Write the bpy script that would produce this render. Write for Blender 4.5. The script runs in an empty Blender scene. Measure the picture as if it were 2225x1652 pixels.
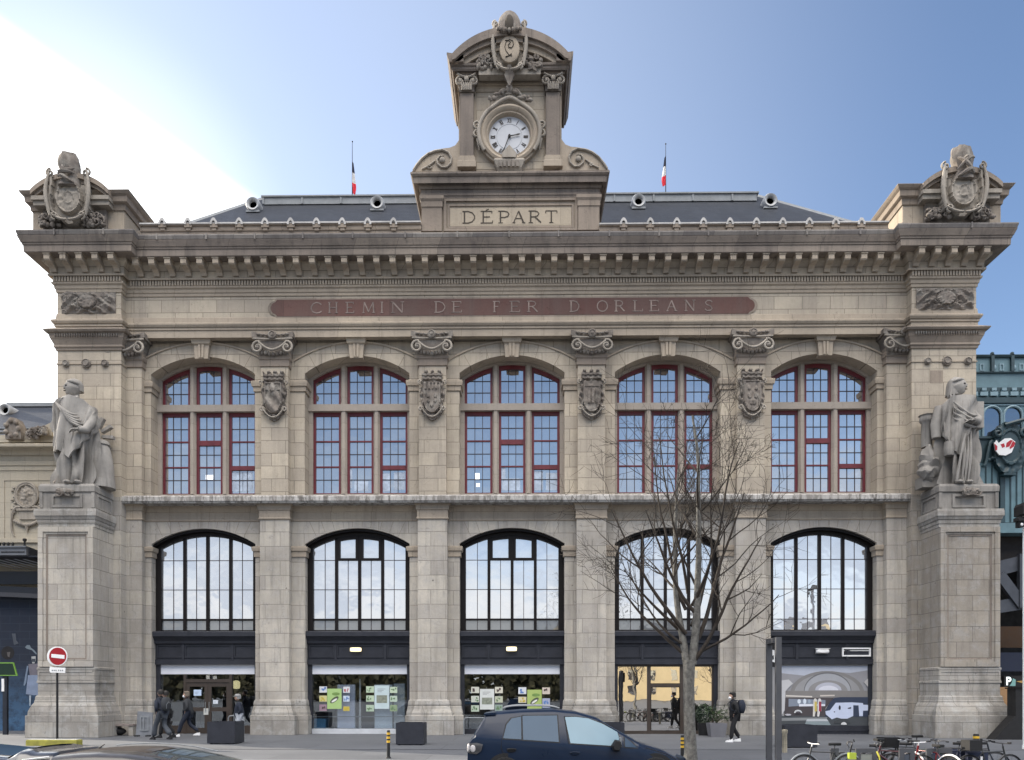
import bpy, bmesh, math, random
from mathutils import Vector, Matrix, noise
R = math.radians
sc = bpy.context.scene
col = sc.collection
# ------------------------------------------------------------------ camera
FPX, CXP, HYP, CAMH, CAMY, YAW = 1664.0, 1112.5, 1505.0, 1.75, -32.0, R(0.7)
CAMX = 32 * math.tan(YAW)
cam = bpy.data.cameras.new('camera'); camo = bpy.data.objects.new('camera', cam); col.objects.link(camo)
cam.sensor_width = 36; cam.lens = FPX / 2225 * 36; cam.shift_y = (HYP - 826) / 2225
cam.clip_end = 2000; cam.clip_start = 0.1
camo.location = (CAMX, CAMY, CAMH); camo.rotation_euler = (R(90), 0, YAW)
sc.camera = camo
# ------------------------------------------------------------------ light
SUN_AZ, SUN_EL = R(-64), R(22)
w = bpy.data.worlds.new('World'); sc.world = w; w.use_nodes = True
nt = w.node_tree; nt.nodes.clear()
sky = nt.nodes.new('ShaderNodeTexSky'); sky.sky_type = 'NISHITA'; sky.sun_disc = False
sky.sun_elevation = SUN_EL; sky.sun_rotation = SUN_AZ; sky.air_density = 1.0; sky.dust_density = 0.5; sky.ozone_density = 3.0
bg = nt.nodes.new('ShaderNodeBackground'); bg.inputs[1].default_value = 0.110
out = nt.nodes.new('ShaderNodeOutputWorld')
# thin high cloud veil near the sun with one straight edge (a real cloud layer in the sky dome)
geo = nt.nodes.new('ShaderNodeTexCoord')
def wmath(op, a=None, b=None, c=None):
    n = nt.nodes.new('ShaderNodeMath'); n.operation = op
    for i, v in enumerate((a, b, c)):
        if v is None: continue
        if isinstance(v, (int, float)): n.inputs[i].default_value = v
        else: nt.links.new(v, n.inputs[i])
    return n.outputs[0]
def wdot(vec, k=None):
    n = nt.nodes.new('ShaderNodeVectorMath'); n.operation = 'DOT_PRODUCT'
    nt.links.new(geo.outputs['Generated'], n.inputs[0]); n.inputs[1].default_value = vec
    return n.outputs['Value']
def skydir(px, py):
    u = (px - CXP) / FPX; v = (HYP - py) / FPX
    return Vector((-math.sin(YAW) + u * math.cos(YAW), math.cos(YAW) + u * math.sin(YAW), v)).normalized()
d1, d2 = skydir(0, 30), skydir(620, 470)
nrm = d1.cross(d2).normalized()
if nrm.dot(skydir(0, 500)) < 0: nrm = -nrm
def wramp(x, a, b):
    n = nt.nodes.new('ShaderNodeMapRange'); n.interpolation_type = 'SMOOTHSTEP'
    n.inputs[1].default_value = a; n.inputs[2].default_value = b
    nt.links.new(x, n.inputs[0]); return n.outputs[0]
edge = wramp(wdot(nrm), -0.004, 0.032)
sund = wdot(skydir(20, 700))
near = wramp(sund, 0.90, 0.965)
core = wramp(sund, 0.918, 0.988)
soft = wramp(sund, 0.50, 1.0)
veil = wmath('ADD', wmath('MULTIPLY', wmath('MULTIPLY', edge, near), 0.8), wmath('ADD', wmath('MULTIPLY', soft, 0.17), wmath('MULTIPLY', wmath('MULTIPLY', core, wmath('ADD', wmath('MULTIPLY', edge, 0.9), 0.1)), 0.5)))
glow2 = wramp(wdot(skydir(230, 520)), 0.980, 0.999)
veil = wmath('ADD', veil, wmath('MULTIPLY', glow2, 0.15))
def wmix(fac, a, c):
    n = nt.nodes.new('ShaderNodeMix'); n.data_type = 'RGBA'; n.clamp_factor = True
    nt.links.new(fac, n.inputs[0]); nt.links.new(a, n.inputs[6]); n.inputs[7].default_value = (*c, 1); return n.outputs[2]
tint = nt.nodes.new('ShaderNodeMix'); tint.data_type = 'RGBA'; tint.blend_type = 'MULTIPLY'; tint.inputs[0].default_value = 1
nt.links.new(sky.outputs[0], tint.inputs[6]); tint.inputs[7].default_value = (1.23, 1.12, 1.09, 1)   # winter haze: a less cyan blue
csky = wmix(veil, tint.outputs[2], (10, 10.3, 10.6))
# sunlit clouds in the half of the sky behind the photographer: a bank low down and a bright broken deck high up, added to light the facade
sx = nt.nodes.new('ShaderNodeSeparateXYZ'); nt.links.new(geo.outputs['Generated'], sx.inputs[0])
front = wramp(sx.outputs[1], 0.10, -0.30)
cn = nt.nodes.new('ShaderNodeTexNoise'); cn.inputs['Scale'].default_value = 2.2; cn.inputs['Detail'].default_value = 6
mp = nt.nodes.new('ShaderNodeMapping'); mp.inputs['Scale'].default_value = (1, 1, 3.0); nt.links.new(geo.outputs['Generated'], mp.inputs[0]); nt.links.new(mp.outputs[0], cn.inputs['Vector'])
wob = wmath('MULTIPLY', wmath('SUBTRACT', cn.outputs[0], 0.5), 0.22)
lowz = wmath('ADD', sx.outputs[2], wob)
low = wramp(lowz, 0.30, 0.07)
high = wmath('MULTIPLY', wramp(sx.outputs[2], 0.48, 0.66), wramp(cn.outputs[0], 0.30, 0.52))
csky = wmix(wmath('MULTIPLY', wmath('MULTIPLY', low, front), 0.92), csky, (5.6, 5.5, 5.35))
cn2 = nt.nodes.new('ShaderNodeTexNoise'); cn2.inputs['Scale'].default_value = 5.0; cn2.inputs['Detail'].default_value = 7
mp2 = nt.nodes.new('ShaderNodeMapping'); mp2.inputs['Scale'].default_value = (1, 1, 4.5); nt.links.new(geo.outputs['Generated'], mp2.inputs[0]); nt.links.new(mp2.outputs[0], cn2.inputs['Vector'])
csky = wmix(wmath('MULTIPLY', wmath('MULTIPLY', wramp(sx.outputs[2], 0.40, 0.12), front), wmath('MULTIPLY', wramp(cn2.outputs[0], 0.46, 0.66), 0.75)), csky, (3.1, 3.5, 4.1))
csky = wmix(wmath('MULTIPLY', wmath('MULTIPLY', high, front), 0.95), csky, (31.0, 29.3, 27.3))
nt.links.new(csky, bg.inputs[0]); nt.links.new(bg.outputs[0], out.inputs[0])
sl = bpy.data.lights.new('sun', 'SUN'); sl.energy = 4.0; sl.angle = R(0.5); sl.color = (1, 0.9, 0.74)
so = bpy.data.objects.new('sun', sl); col.objects.link(so)
sd = Vector((math.sin(SUN_AZ) * math.cos(SUN_EL), math.cos(SUN_AZ) * math.cos(SUN_EL), math.sin(SUN_EL)))
so.rotation_euler = (-sd).to_track_quat('-Z', 'Y').to_euler()
sc.view_settings.view_transform = 'Standard'; sc.view_settings.look = 'None'
sc.view_settings.exposure = 0.95; sc.view_settings.gamma = 1
sc.cycles.max_bounces = 6
# ------------------------------------------------------------------ picture -> world at a known depth plane Y
def _t(px, Y):
    u = (px - CXP) / FPX
    return u, (Y - CAMY) / (math.cos(YAW) + u * math.sin(YAW))
def X(px, Y):
    u, t = _t(px, Y); return CAMX + t * (-math.sin(YAW) + u * math.cos(YAW))
def Z(py, Y, px=1110):
    u, t = _t(px, Y); return CAMH + t * (HYP - py) / FPX
# ------------------------------------------------------------------ mesh helpers
class MB:
    def __init__(s): s.v = []; s.f = []
    def add(s, vs, fs):
        o = len(s.v); s.v += [tuple(p) for p in vs]; s.f += [tuple(i + o for i in f) for f in fs]; return s
    def box(s, x0, x1, y0, y1, z0, z1):
        return s.add([(x0,y0,z0),(x1,y0,z0),(x1,y1,z0),(x0,y1,z0),(x0,y0,z1),(x1,y0,z1),(x1,y1,z1),(x0,y1,z1)],
              [(3,2,1,0),(4,5,6,7),(0,1,5,4),(1,2,6,5),(2,3,7,6),(3,0,4,7)])
    def prism(s, poly, y0, y1):
        n = len(poly)
        a = sum(poly[i][0]*poly[(i+1)%n][1]-poly[(i+1)%n][0]*poly[i][1] for i in range(n))
        if a < 0: poly = poly[::-1]
        vs = [(x,y0,z) for x,z in poly] + [(x,y1,z) for x,z in poly]
        return s.add(vs, [tuple(range(n)), tuple(range(2*n-1,n-1,-1))] + [((i+1)%n, i, n+i, n+(i+1)%n) for i in range(n)])
    def loft(s, rings, cap=True, closed=True):
        n = len(rings[0]); vs = [p for r in rings for p in r]; fs = []
        for i in range(len(rings)-1):
            for j in range(n if closed else n-1):
                k = (j+1) % n
                fs.append((i*n+j, i*n+k, (i+1)*n+k, (i+1)*n+j))
        if cap and closed: fs += [tuple(range(n-1,-1,-1)), tuple(range((len(rings)-1)*n, len(rings)*n))]
        return s.add(vs, fs)
    def tube(s, pts, r, n=6, flat=None):
        pts = [Vector(p) for p in pts]; rings = []; prev = None
        for i, p in enumerate(pts):
            d = (pts[min(i+1,len(pts)-1)] - pts[max(i-1,0)]).normalized()
            if prev is None:
                a = Vector((0,0,1)) if abs(d.z) < 0.9 else Vector((1,0,0))
                u = d.cross(a).normalized()
            else:
                u = (prev - d*prev.dot(d)).normalized()
            prev = u; v = d.cross(u)
            rr = r[i] if isinstance(r, (list,tuple)) else r
            rings.append([p + (u*math.cos(t*2*math.pi/n) + v*math.sin(t*2*math.pi/n))*rr for t in range(n)])
        return s.loft(rings)
    def lathe(s, prof, c, n=16, axis='z'):
        rings = []
        for r, h in prof:
            ring = []
            for i in range(n):
                a = i*2*math.pi/n; q = (r*math.cos(a), r*math.sin(a), h)
                if axis == 'y': q = (q[0], q[2], q[1])
                elif axis == 'x': q = (q[2], q[0], q[1])
                ring.append((c[0]+q[0], c[1]+q[1], c[2]+q[2]))
            rings.append(ring)
        return s.loft(rings)
    def ball(s, c, r, nu=12, nv=8):
        if not isinstance(r, (tuple,list)): r = (r,r,r)
        prof = []
        rings = []
        for j in range(nv+1):
            t = math.pi*(j/nv) ; t = max(0.02, min(math.pi-0.02, t))
            rings.append([(c[0]+r[0]*math.sin(t)*math.cos(i*2*math.pi/nu), c[1]+r[1]*math.sin(t)*math.sin(i*2*math.pi/nu), c[2]-r[2]*math.cos(t)) for i in range(nu)])
        return s.loft(rings)
    def sweep(s, prof, path, close_top=True):
        """prof: [(offset, z)...] bottom to top; path: plan polyline, outward = right side when walking (front = -Y when walking +X)"""
        P = [Vector((a,b)) for a,b in path]; offs = []
        for i in range(len(P)):
            ns = []
            if i > 0: d = (P[i]-P[i-1]).normalized(); ns.append(Vector((d.y,-d.x)))
            if i < len(P)-1: d = (P[i+1]-P[i]).normalized(); ns.append(Vector((d.y,-d.x)))
            if len(ns) == 1: offs.append(ns[0])
            else:
                m = (ns[0]+ns[1]); m = m / max(1e-6, m.dot(ns[0])); offs.append(m)
        vs = []; n = len(P)
        for o, z in prof:
            for i in range(n): q = P[i]+offs[i]*o; vs.append((q.x,q.y,z))
        fs = [(k*n+i, k*n+i+1, (k+1)*n+i+1, (k+1)*n+i) for k in range(len(prof)-1) for i in range(n-1)]
        m = len(prof)
        if close_top:   # cap top and bottom back to a line well behind
            base = len(vs)
            for z in (prof[-1][1], prof[0][1]):
                for i in range(n): q = P[i]-offs[i]*0.25; vs.append((q.x,q.y,z))
            fs += [((m-1)*n+i, (m-1)*n+i+1, base+i+1, base+i) for i in range(n-1)]
            fs += [(i+1, i, base+n+i, base+n+i+1) for i in range(n-1)]
            for e, rev in ((0,False),(n-1,True)):
                loop = [k*n+e for k in range(m)] + [base+e, base+n+e]
                fs.append(tuple(loop if rev else loop[::-1]))
        return s.add(vs, fs)
    def mark(s): s.marks = getattr(s, 'marks', [(0,0)]) + [(len(s.v), len(s.f))]; return s
    def build_parts(s, name, m=None, parent=None, smooth=None, fix=True):
        s.mark(); res = []
        for (v0,f0),(v1,f1) in zip(s.marks, s.marks[1:]):
            if v1 == v0: continue
            q = MB(); q.v = s.v[v0:v1]; q.f = [tuple(i-v0 for i in f) for f in s.f[f0:f1]]
            o = q.build(name, m, parent, smooth); res.append(recalc(o) if fix else o)
        return res
    def build(s, name, m=None, parent=None, smooth=None, loc=None):
        me = bpy.data.meshes.new(name); me.from_pydata(s.v, [], s.f); me.validate(); me.update()
        if m: me.materials.append(m)
        o = bpy.data.objects.new(name, me); col.objects.link(o)
        if parent: o.parent = parent
        if loc: o.location = loc
        if smooth is not None:
            me.polygons.foreach_set('use_smooth', [True]*len(me.polygons))
            me.set_sharp_from_angle(angle=R(smooth))
        return o
def recalc(o):
    bm = bmesh.new(); bm.from_mesh(o.data); bmesh.ops.recalc_face_normals(bm, faces=bm.faces); bm.to_mesh(o.data); bm.free(); return o
def tag(o, label=None, cat=None, group=None, kind=None):
    if label: o['label'] = label
    if cat: o['category'] = cat
    if group: o['group'] = group
    if kind: o['kind'] = kind
    return o
def empty(name, loc=(0,0,0), rz=0, parent=None):
    o = bpy.data.objects.new(name, None); col.objects.link(o); o.location = loc; o.rotation_euler = (0,0,rz)
    o.empty_display_size = 0.2
    if parent: o.parent = parent
    return o
def copy_tree(o, parent=None):
    c = o.copy(); col.objects.link(c); c.parent = parent
    for ch in list(o.children): copy_tree(ch, c)
    return c
# ------------------------------------------------------------------ materials
def newmat(name):
    m = bpy.data.materials.new(name); m.use_nodes = True
    t = m.node_tree; b = t.nodes['Principled BSDF']; return m, t, b
def N(t, typ, **kw):
    n = t.nodes.new(typ)
    for k, v in kw.items():
        if k.startswith('i_'):
            key = k[2:]; key = int(key) if key.isdigit() else key
            n.inputs[key].default_value = v
        else: setattr(n, k, v)
    return n
def mixc(t, fac, a, b, blend='MIX'):
    n = N(t, 'ShaderNodeMix', data_type='RGBA', blend_type=blend)
    for i, v in ((0, fac), (6, a), (7, b)):
        if isinstance(v, (int, float)): n.inputs[i].default_value = v
        elif isinstance(v, tuple): n.inputs[i].default_value = (*v, 1) if len(v) == 3 else v
        else: t.links.new(v, n.inputs[i])
    return n.outputs[2]
def ramp(t, x, a, b, lo=0, hi=1):
    n = N(t, 'ShaderNodeMapRange'); n.inputs[1].default_value = a; n.inputs[2].default_value = b
    n.inputs[3].default_value = lo; n.inputs[4].default_value = hi
    t.links.new(x, n.inputs[0]); return n.outputs[0]
def noise_n(t, vec, scale, detail=4, rough=0.6):
    n = N(t, 'ShaderNodeTexNoise'); n.inputs['Scale'].default_value = scale
    n.inputs['Detail'].default_value = detail; n.inputs['Roughness'].default_value = rough
    t.links.new(vec, n.inputs['Vector']); return n.outputs[0]
def wallvec(t):
    g = N(t, 'ShaderNodeNewGeometry'); s = N(t, 'ShaderNodeSeparateXYZ'); t.links.new(g.outputs['Position'], s.inputs[0])
    a = N(t, 'ShaderNodeMath', operation='ADD'); t.links.new(s.outputs[0], a.inputs[0]); t.links.new(s.outputs[1], a.inputs[1])
    c = N(t, 'ShaderNodeCombineXYZ'); t.links.new(a.outputs[0], c.inputs[0]); t.links.new(s.outputs[2], c.inputs[1])
    return c.outputs[0], g.outputs['Position'], s
def vscale(t, vec, sx, sy, sz, off=0):
    n = N(t, 'ShaderNodeMapping'); n.inputs['Scale'].default_value = (sx, sy, sz); n.inputs['Location'].default_value = (off, off*0.7, off*1.3)
    t.links.new(vec, n.inputs[0]); return n.outputs[0]
def stone(name, c, dirt, bw=1.15, bh=0.53, joint=0.5, var=0.10, streak=0.5, rough=0.85, grey=None, off=0, pits=0.0, cracks=0.6):
    m, t, b = newmat(name); wv, pos, sep = wallvec(t)
    br = N(t, 'ShaderNodeTexBrick'); t.links.new(vscale(t, wv, 1, 1, 1, off), br.inputs['Vector'])
    br.inputs['Scale'].default_value = 1; br.inputs['Brick Width'].default_value = bw; br.inputs['Row Height'].default_value = bh
    br.inputs['Mortar Size'].default_value = 0.011; br.inputs['Mortar Smooth'].default_value = 0.15; br.inputs['Bias'].default_value = 0.0
    br.inputs['Color1'].default_value = (1-var, 1-var, 1-var*0.9, 1); br.inputs['Color2'].default_value = (1+var*0.6, 1+var*0.6, 1+var*0.5, 1)
    br.inputs['Mortar'].default_value = (1, 1, 1, 1)
    base = mixc(t, 1.0, c, br.outputs['Color'], 'MULTIPLY')
    n1 = noise_n(t, pos, 0.35, 6, 0.62); n2 = noise_n(t, vscale(t, pos, 3.0, 3.0, 0.22, off), 0.9, 5, 0.6)
    n3 = noise_n(t, pos, 9, 6, 0.7); n4 = noise_n(t, pos, 2.4, 5, 0.65)
    base = mixc(t, ramp(t, n1, 0.42, 0.68, 0, 0.65), base, dirt)
    base = mixc(t, ramp(t, n2, 0.50, 0.74, 0, streak), base, dirt)
    if grey: base = mixc(t, ramp(t, n4, 0.47, 0.66, 0, 0.55), base, grey)
    base = mixc(t, ramp(t, n3, 0.3, 0.75, 0, 0.28), base, tuple(x*0.62 for x in c))
    dk = tuple(x*0.28 for x in c)
    vc = N(t, 'ShaderNodeTexVoronoi', feature='DISTANCE_TO_EDGE'); vc.inputs['Scale'].default_value = 1.1
    wp = N(t, 'ShaderNodeVectorMath', operation='MULTIPLY_ADD'); nn_ = N(t, 'ShaderNodeTexNoise'); nn_.inputs['Scale'].default_value = 2.5; nn_.inputs['Detail'].default_value = 5
    t.links.new(pos, nn_.inputs['Vector']); t.links.new(nn_.outputs['Color'], wp.inputs[0]); wp.inputs[1].default_value = (.9,.9,.9); t.links.new(pos, wp.inputs[2]); t.links.new(wp.outputs[0], vc.inputs['Vector'])
    crk = N(t, 'ShaderNodeMath', operation='MULTIPLY'); t.links.new(ramp(t, vc.outputs['Distance'], 0.0, 0.012, 1, 0), crk.inputs[0]); t.links.new(ramp(t, n4, .50, .60, 0, cracks), crk.inputs[1])
    base = mixc(t, crk.outputs[0], base, dk)
    n5 = noise_n(t, vscale(t, pos, 7.0, 7.0, 0.5, off+3), 1.0, 6, 0.7)
    base = mixc(t, ramp(t, n5, 0.56, 0.74, 0, streak*.7), base, tuple(x*0.5 for x in dirt))
    n6 = noise_n(t, pos, 28, 4, 0.8)
    base = mixc(t, ramp(t, n6, 0.60, 0.72, 0, .45), base, dk)
    base = mixc(t, ramp(t, n6, 0.40, 0.28, 0, .30), base, tuple(min(1,x*1.35) for x in c))
    base = mixc(t, ramp(t, br.outputs['Fac'], 0, 1, 0, joint), base, dk)
    if pits:
        vz = N(t, 'ShaderNodeTexVoronoi'); vz.inputs['Scale'].default_value = 1.3; t.links.new(pos, vz.inputs['Vector'])
        base = mixc(t, ramp(t, vz.outputs['Distance'], 0.035, 0.06, pits, 0), base, dk)
    t.links.new(base, b.inputs['Base Color']); b.inputs['Roughness'].default_value = rough
    b.inputs['Specular IOR Level'].default_value = 0.25
    h = N(t, 'ShaderNodeMath', operation='MULTIPLY_ADD'); t.links.new(br.outputs['Fac'], h.inputs[0]); h.inputs[1].default_value = -0.8*min(1, joint*1.5); t.links.new(n3, h.inputs[2])
    bu = N(t, 'ShaderNodeBump'); bu.inputs['Strength'].default_value = 0.5; bu.inputs['Distance'].default_value = 0.03
    t.links.new(h.outputs[0], bu.inputs['Height']); t.links.new(bu.outputs[0], b.inputs['Normal'])
    return m
def paint(name, c, rough=0.5, metal=0.0, var=0.12, spec=0.5, coat=0.0, bump=0.0, scale=3.0):
    m, t, b = newmat(name); g = N(t, 'ShaderNodeNewGeometry')
    n = noise_n(t, g.outputs['Position'], scale, 5, 0.65)
    base = mixc(t, ramp(t, n, 0.3, 0.7), tuple(min(1, x*(1-var)) for x in c), tuple(min(1, x*(1+var)) for x in c))
    t.links.new(base, b.inputs['Base Color']); b.inputs['Metallic'].default_value = metal
    t.links.new(ramp(t, n, 0.3, 0.7, max(0.02, rough*0.85), min(1, rough*1.15)), b.inputs['Roughness'])
    b.inputs['Specular IOR Level'].default_value = spec
    b.inputs['Coat Weight'].default_value = coat; b.inputs['Coat Roughness'].default_value = 0.04
    if bump:
        bu = N(t, 'ShaderNodeBump'); bu.inputs['Strength'].default_value = bump; bu.inputs['Distance'].default_value = 0.01
        t.links.new(noise_n(t, g.outputs['Position'], scale*8, 5, 0.7), bu.inputs['Height']); t.links.new(bu.outputs[0], b.inputs['Normal'])
    return m
def glassy(name, inner, refl=0.7, tint=(0.85,0.9,1.0), rough=0.01, wav=0.02):
    """window glass seen by day: strong mirror of the sky over a dark or pale inside"""
    m, t, b = newmat(name); t.nodes.remove(b)
    g = N(t, 'ShaderNodeNewGeometry'); o = t.nodes['Material Output']
    gl = N(t, 'ShaderNodeBsdfGlossy'); gl.inputs['Color'].default_value = (*tint, 1); gl.inputs['Roughness'].default_value = rough
    df = N(t, 'ShaderNodeBsdfDiffuse')
    n = noise_n(t, g.outputs['Position'], 0.8, 3)
    t.links.new(mixc(t, ramp(t, n, 0.35, 0.65), tuple(x*0.8 for x in inner), inner), df.inputs['Color'])
    bu = N(t, 'ShaderNodeBump'); bu.inputs['Strength'].default_value = 0.35; bu.inputs['Distance'].default_value = wav
    t.links.new(noise_n(t, g.outputs['Position'], 1.4, 2, 0.4), bu.inputs['Height']); t.links.new(bu.outputs[0], gl.inputs['Normal'])
    mx = N(t, 'ShaderNodeMixShader'); mx.inputs[0].default_value = refl
    t.links.new(df.outputs[0], mx.inputs[1]); t.links.new(gl.outputs[0], mx.inputs[2]); t.links.new(mx.outputs[0], o.inputs[0])
    return m
def clear_glass(name, refl=0.3, tint=(0.9,0.95,1.0), trans=(0.85,0.88,0.9)):
    m, t, b = newmat(name); t.nodes.remove(b); o = t.nodes['Material Output']
    gl = N(t, 'ShaderNodeBsdfGlossy'); gl.inputs['Color'].default_value = (*tint, 1); gl.inputs['Roughness'].default_value = 0.005
    tr = N(t, 'ShaderNodeBsdfTransparent'); tr.inputs[0].default_value = (*trans, 1)
    mx = N(t, 'ShaderNodeMixShader'); mx.inputs[0].default_value = refl
    t.links.new(tr.outputs[0], mx.inputs[1]); t.links.new(gl.outputs[0], mx.inputs[2]); t.links.new(mx.outputs[0], o.inputs[0])
    return m
def emit(name, c, s):
    m, t, b = newmat(name); b.inputs['Base Color'].default_value = (*c, 1)
    b.inputs['Emission Color'].default_value = (*c, 1); b.inputs['Emission Strength'].default_value = s; return m
M = {}
M['upper'] = stone('cream_ashlar', (0.495,0.432,0.348), (0.25,0.22,0.187), joint=0.8, var=.17, streak=.6)
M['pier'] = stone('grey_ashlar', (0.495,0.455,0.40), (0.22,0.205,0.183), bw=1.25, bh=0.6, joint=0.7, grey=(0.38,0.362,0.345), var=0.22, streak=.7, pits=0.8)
M['base'] = stone('weathered_base_stone', (0.39,0.365,0.33), (0.10,0.094,0.085), bw=1.4, bh=0.6, joint=0.65, grey=(0.42,0.42,0.41), var=0.16, streak=0.7, pits=0.6)
M['trim'] = stone('weathered_moulding_stone', (0.33,0.275,0.225), (0.15,0.128,0.11), bw=1.9, bh=400, joint=0.6, var=0.14, streak=0.6)
M['trim2'] = stone('pale_moulding_stone', (0.43,0.365,0.29), (0.23,0.198,0.165), bw=1.7, bh=400, joint=0.5, var=0.10, streak=0.5)
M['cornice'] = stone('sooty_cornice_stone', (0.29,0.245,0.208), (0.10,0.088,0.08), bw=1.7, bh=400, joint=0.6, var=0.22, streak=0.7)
M['carve'] = stone('carved_dark_stone', (0.23,0.20,0.175), (0.08,0.07,0.064), bw=90, bh=400, joint=0, var=0.0, streak=0.8, grey=(0.40,0.38,0.34))
M['carve2'] = stone('carved_pale_stone', (0.40,0.36,0.31), (0.13,0.117,0.103), bw=90, bh=400, joint=0, var=0.0, streak=0.8)
M['statue'] = stone('statue_stone', (0.36,0.34,0.315), (0.085,0.08,0.075), bw=90, bh=400, joint=0, var=0, streak=0.75, cracks=.2)
M['redpanel'] = stone('dark_red_panel', (0.14,0.075,0.066), (0.13,0.10,0.09), bw=2.2, bh=400, joint=0.4, var=0.2, streak=0.5)
M['letter'] = paint('pale_incised_letters', (0.22,0.175,0.155), 0.8, var=.45)
M['ink'] = paint('dark_incised_letters', (0.055,0.045,0.035), 0.9)
M['redframe'] = paint('dark_red_window_paint', (0.12,0.013,0.02), 0.45, var=0.25)
M['mullion'] = stone('mullion_stone', (0.40,0.35,0.30), (0.28,0.25,0.22), bw=90, bh=1.1, joint=0.3, streak=0.4)
M['bar'] = paint('thin_glazing_bar', (0.035,0.025,0.03), 0.5)
M['skyglass'] = glassy('upper_window_glass', (0.20,0.195,0.20), 0.70, (0.84,0.80,0.77))
M['brightglass'] = glassy('lower_window_glass', (0.38,0.39,0.40), 0.66, (0.93,0.95,1.0))
M['lowglass'] = glassy('lower_strip_glass', (0.16,0.17,0.18), 0.25, (0.7,0.72,0.75))
M['iron'] = paint('black_brown_window_iron', (0.010,0.008,0.008), 0.5, spec=.2)
M['slatepaint'] = paint('dark_slate_grey_shopfront_paint', (0.027,0.029,0.038), 0.5, var=0.2, spec=.3)
M['blind'] = paint('white_blind', (0.72,0.74,0.80), 0.8, var=0.03)
M['slate'] = stone('roof_slate', (0.040,0.046,0.060), (0.024,0.028,0.036), bw=0.3, bh=0.2, joint=0.3, var=0.2, rough=0.55)
M['zinc'] = paint('weathered_zinc', (0.20,0.215,0.23), 0.5, var=0.2)
M['lead'] = paint('pale_lead_flashing', (0.42,0.41,0.40), 0.55, var=0.3, scale=2)
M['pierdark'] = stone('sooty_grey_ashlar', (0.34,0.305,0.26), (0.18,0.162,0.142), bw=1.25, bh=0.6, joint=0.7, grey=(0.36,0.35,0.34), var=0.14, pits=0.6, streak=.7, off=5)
M['gutter'] = stone('weathered_brown_gutter', (0.26,0.24,0.225), (0.09,0.08,0.075), bw=1.2, bh=400, joint=.6, var=.3, streak=.8)
M['black'] = paint('flat_black', (0.006,0.006,0.007), 0.7)
M['white'] = paint('white_enamel', (0.78,0.78,0.78), 0.45, var=0.04)
M['gold'] = paint('worn_pale_gilding', (0.45,0.42,0.36), 0.4)
# ================================================================== STATION
ST = empty('railway_station', (0,0,0))
tag(ST, 'large nineteenth-century stone railway station with clock tower, five arched bays and the word DEPART', 'station building')
BAYC = [-12.94, -6.47, 0.0, 6.47, 12.94]; HW = 2.19
PIL = [-9.83, -3.28, 3.28, 9.83]; PHW = 0.56
LIM = [(-15.38,-10.39), (-9.27,-3.84), (-2.72,2.72), (3.84,9.27), (10.39,15.38)]
YP = -0.40; YF = -0.42; YT = -0.80
TX = [X(125,YT), X(263,YT), X(1981,YT), X(2121,YT)]
ZLEDGE = Z(1080,-0.4); ZARCH = Z(734,YF,500)
def arcf(cx, hw, zs, rise):
    Rr = (hw*hw+rise*rise)/(2*rise)
    return lambda x: zs - (Rr-rise) + math.sqrt(max(0, Rr*Rr-(x-cx)**2))
def strip(mb, xs, bot, top, y0, y1, sides=True):
    """solid between bot(x) and top(x) from y0 (front) to y1"""
    n = len(xs); vs = []
    for x in xs: vs += [(x,y0,bot(x)),(x,y0,top(x)),(x,y1,top(x)),(x,y1,bot(x))]
    fs = []
    for i in range(n-1):
        a, b = 4*i, 4*(i+1)
        for k in range(4): fs.append((a+k, b+k, b+(k+1)%4, a+(k+1)%4)[::1])
    fs += [(3,2,1,0)[::-1], tuple(4*(n-1)+k for k in (0,1,2,3))[::-1]]
    mb.add(vs, fs)
def lin(a, b, n): return [a+(b-a)*i/n for i in range(n+1)]
ZU_S, ZU_R = Z(812,0), Z(774,0)-Z(812,0)
ZL_S, ZL_R = Z(1181.5,0), Z(1147.5,0)-Z(1181.5,0)
ZU_B = Z(1074,0.6)
# ---- core mass behind everything (keeps the sun out), never in front of the openings
m = MB(); m.box(TX[0]+0.02, TX[3]-0.02, 5.0, 13.0, 0.0, Z(520,-1))
m.box(TX[0]+0.3, TX[3]-0.3, 0.12, 5.0, ZARCH+0.3, Z(520,-1)-0.06)
m.box(TX[1], TX[2], 1.6, 5.0, ZLEDGE-0.6, ZLEDGE+0.1)
m.build('rear_block', M['upper'], ST)
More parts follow.
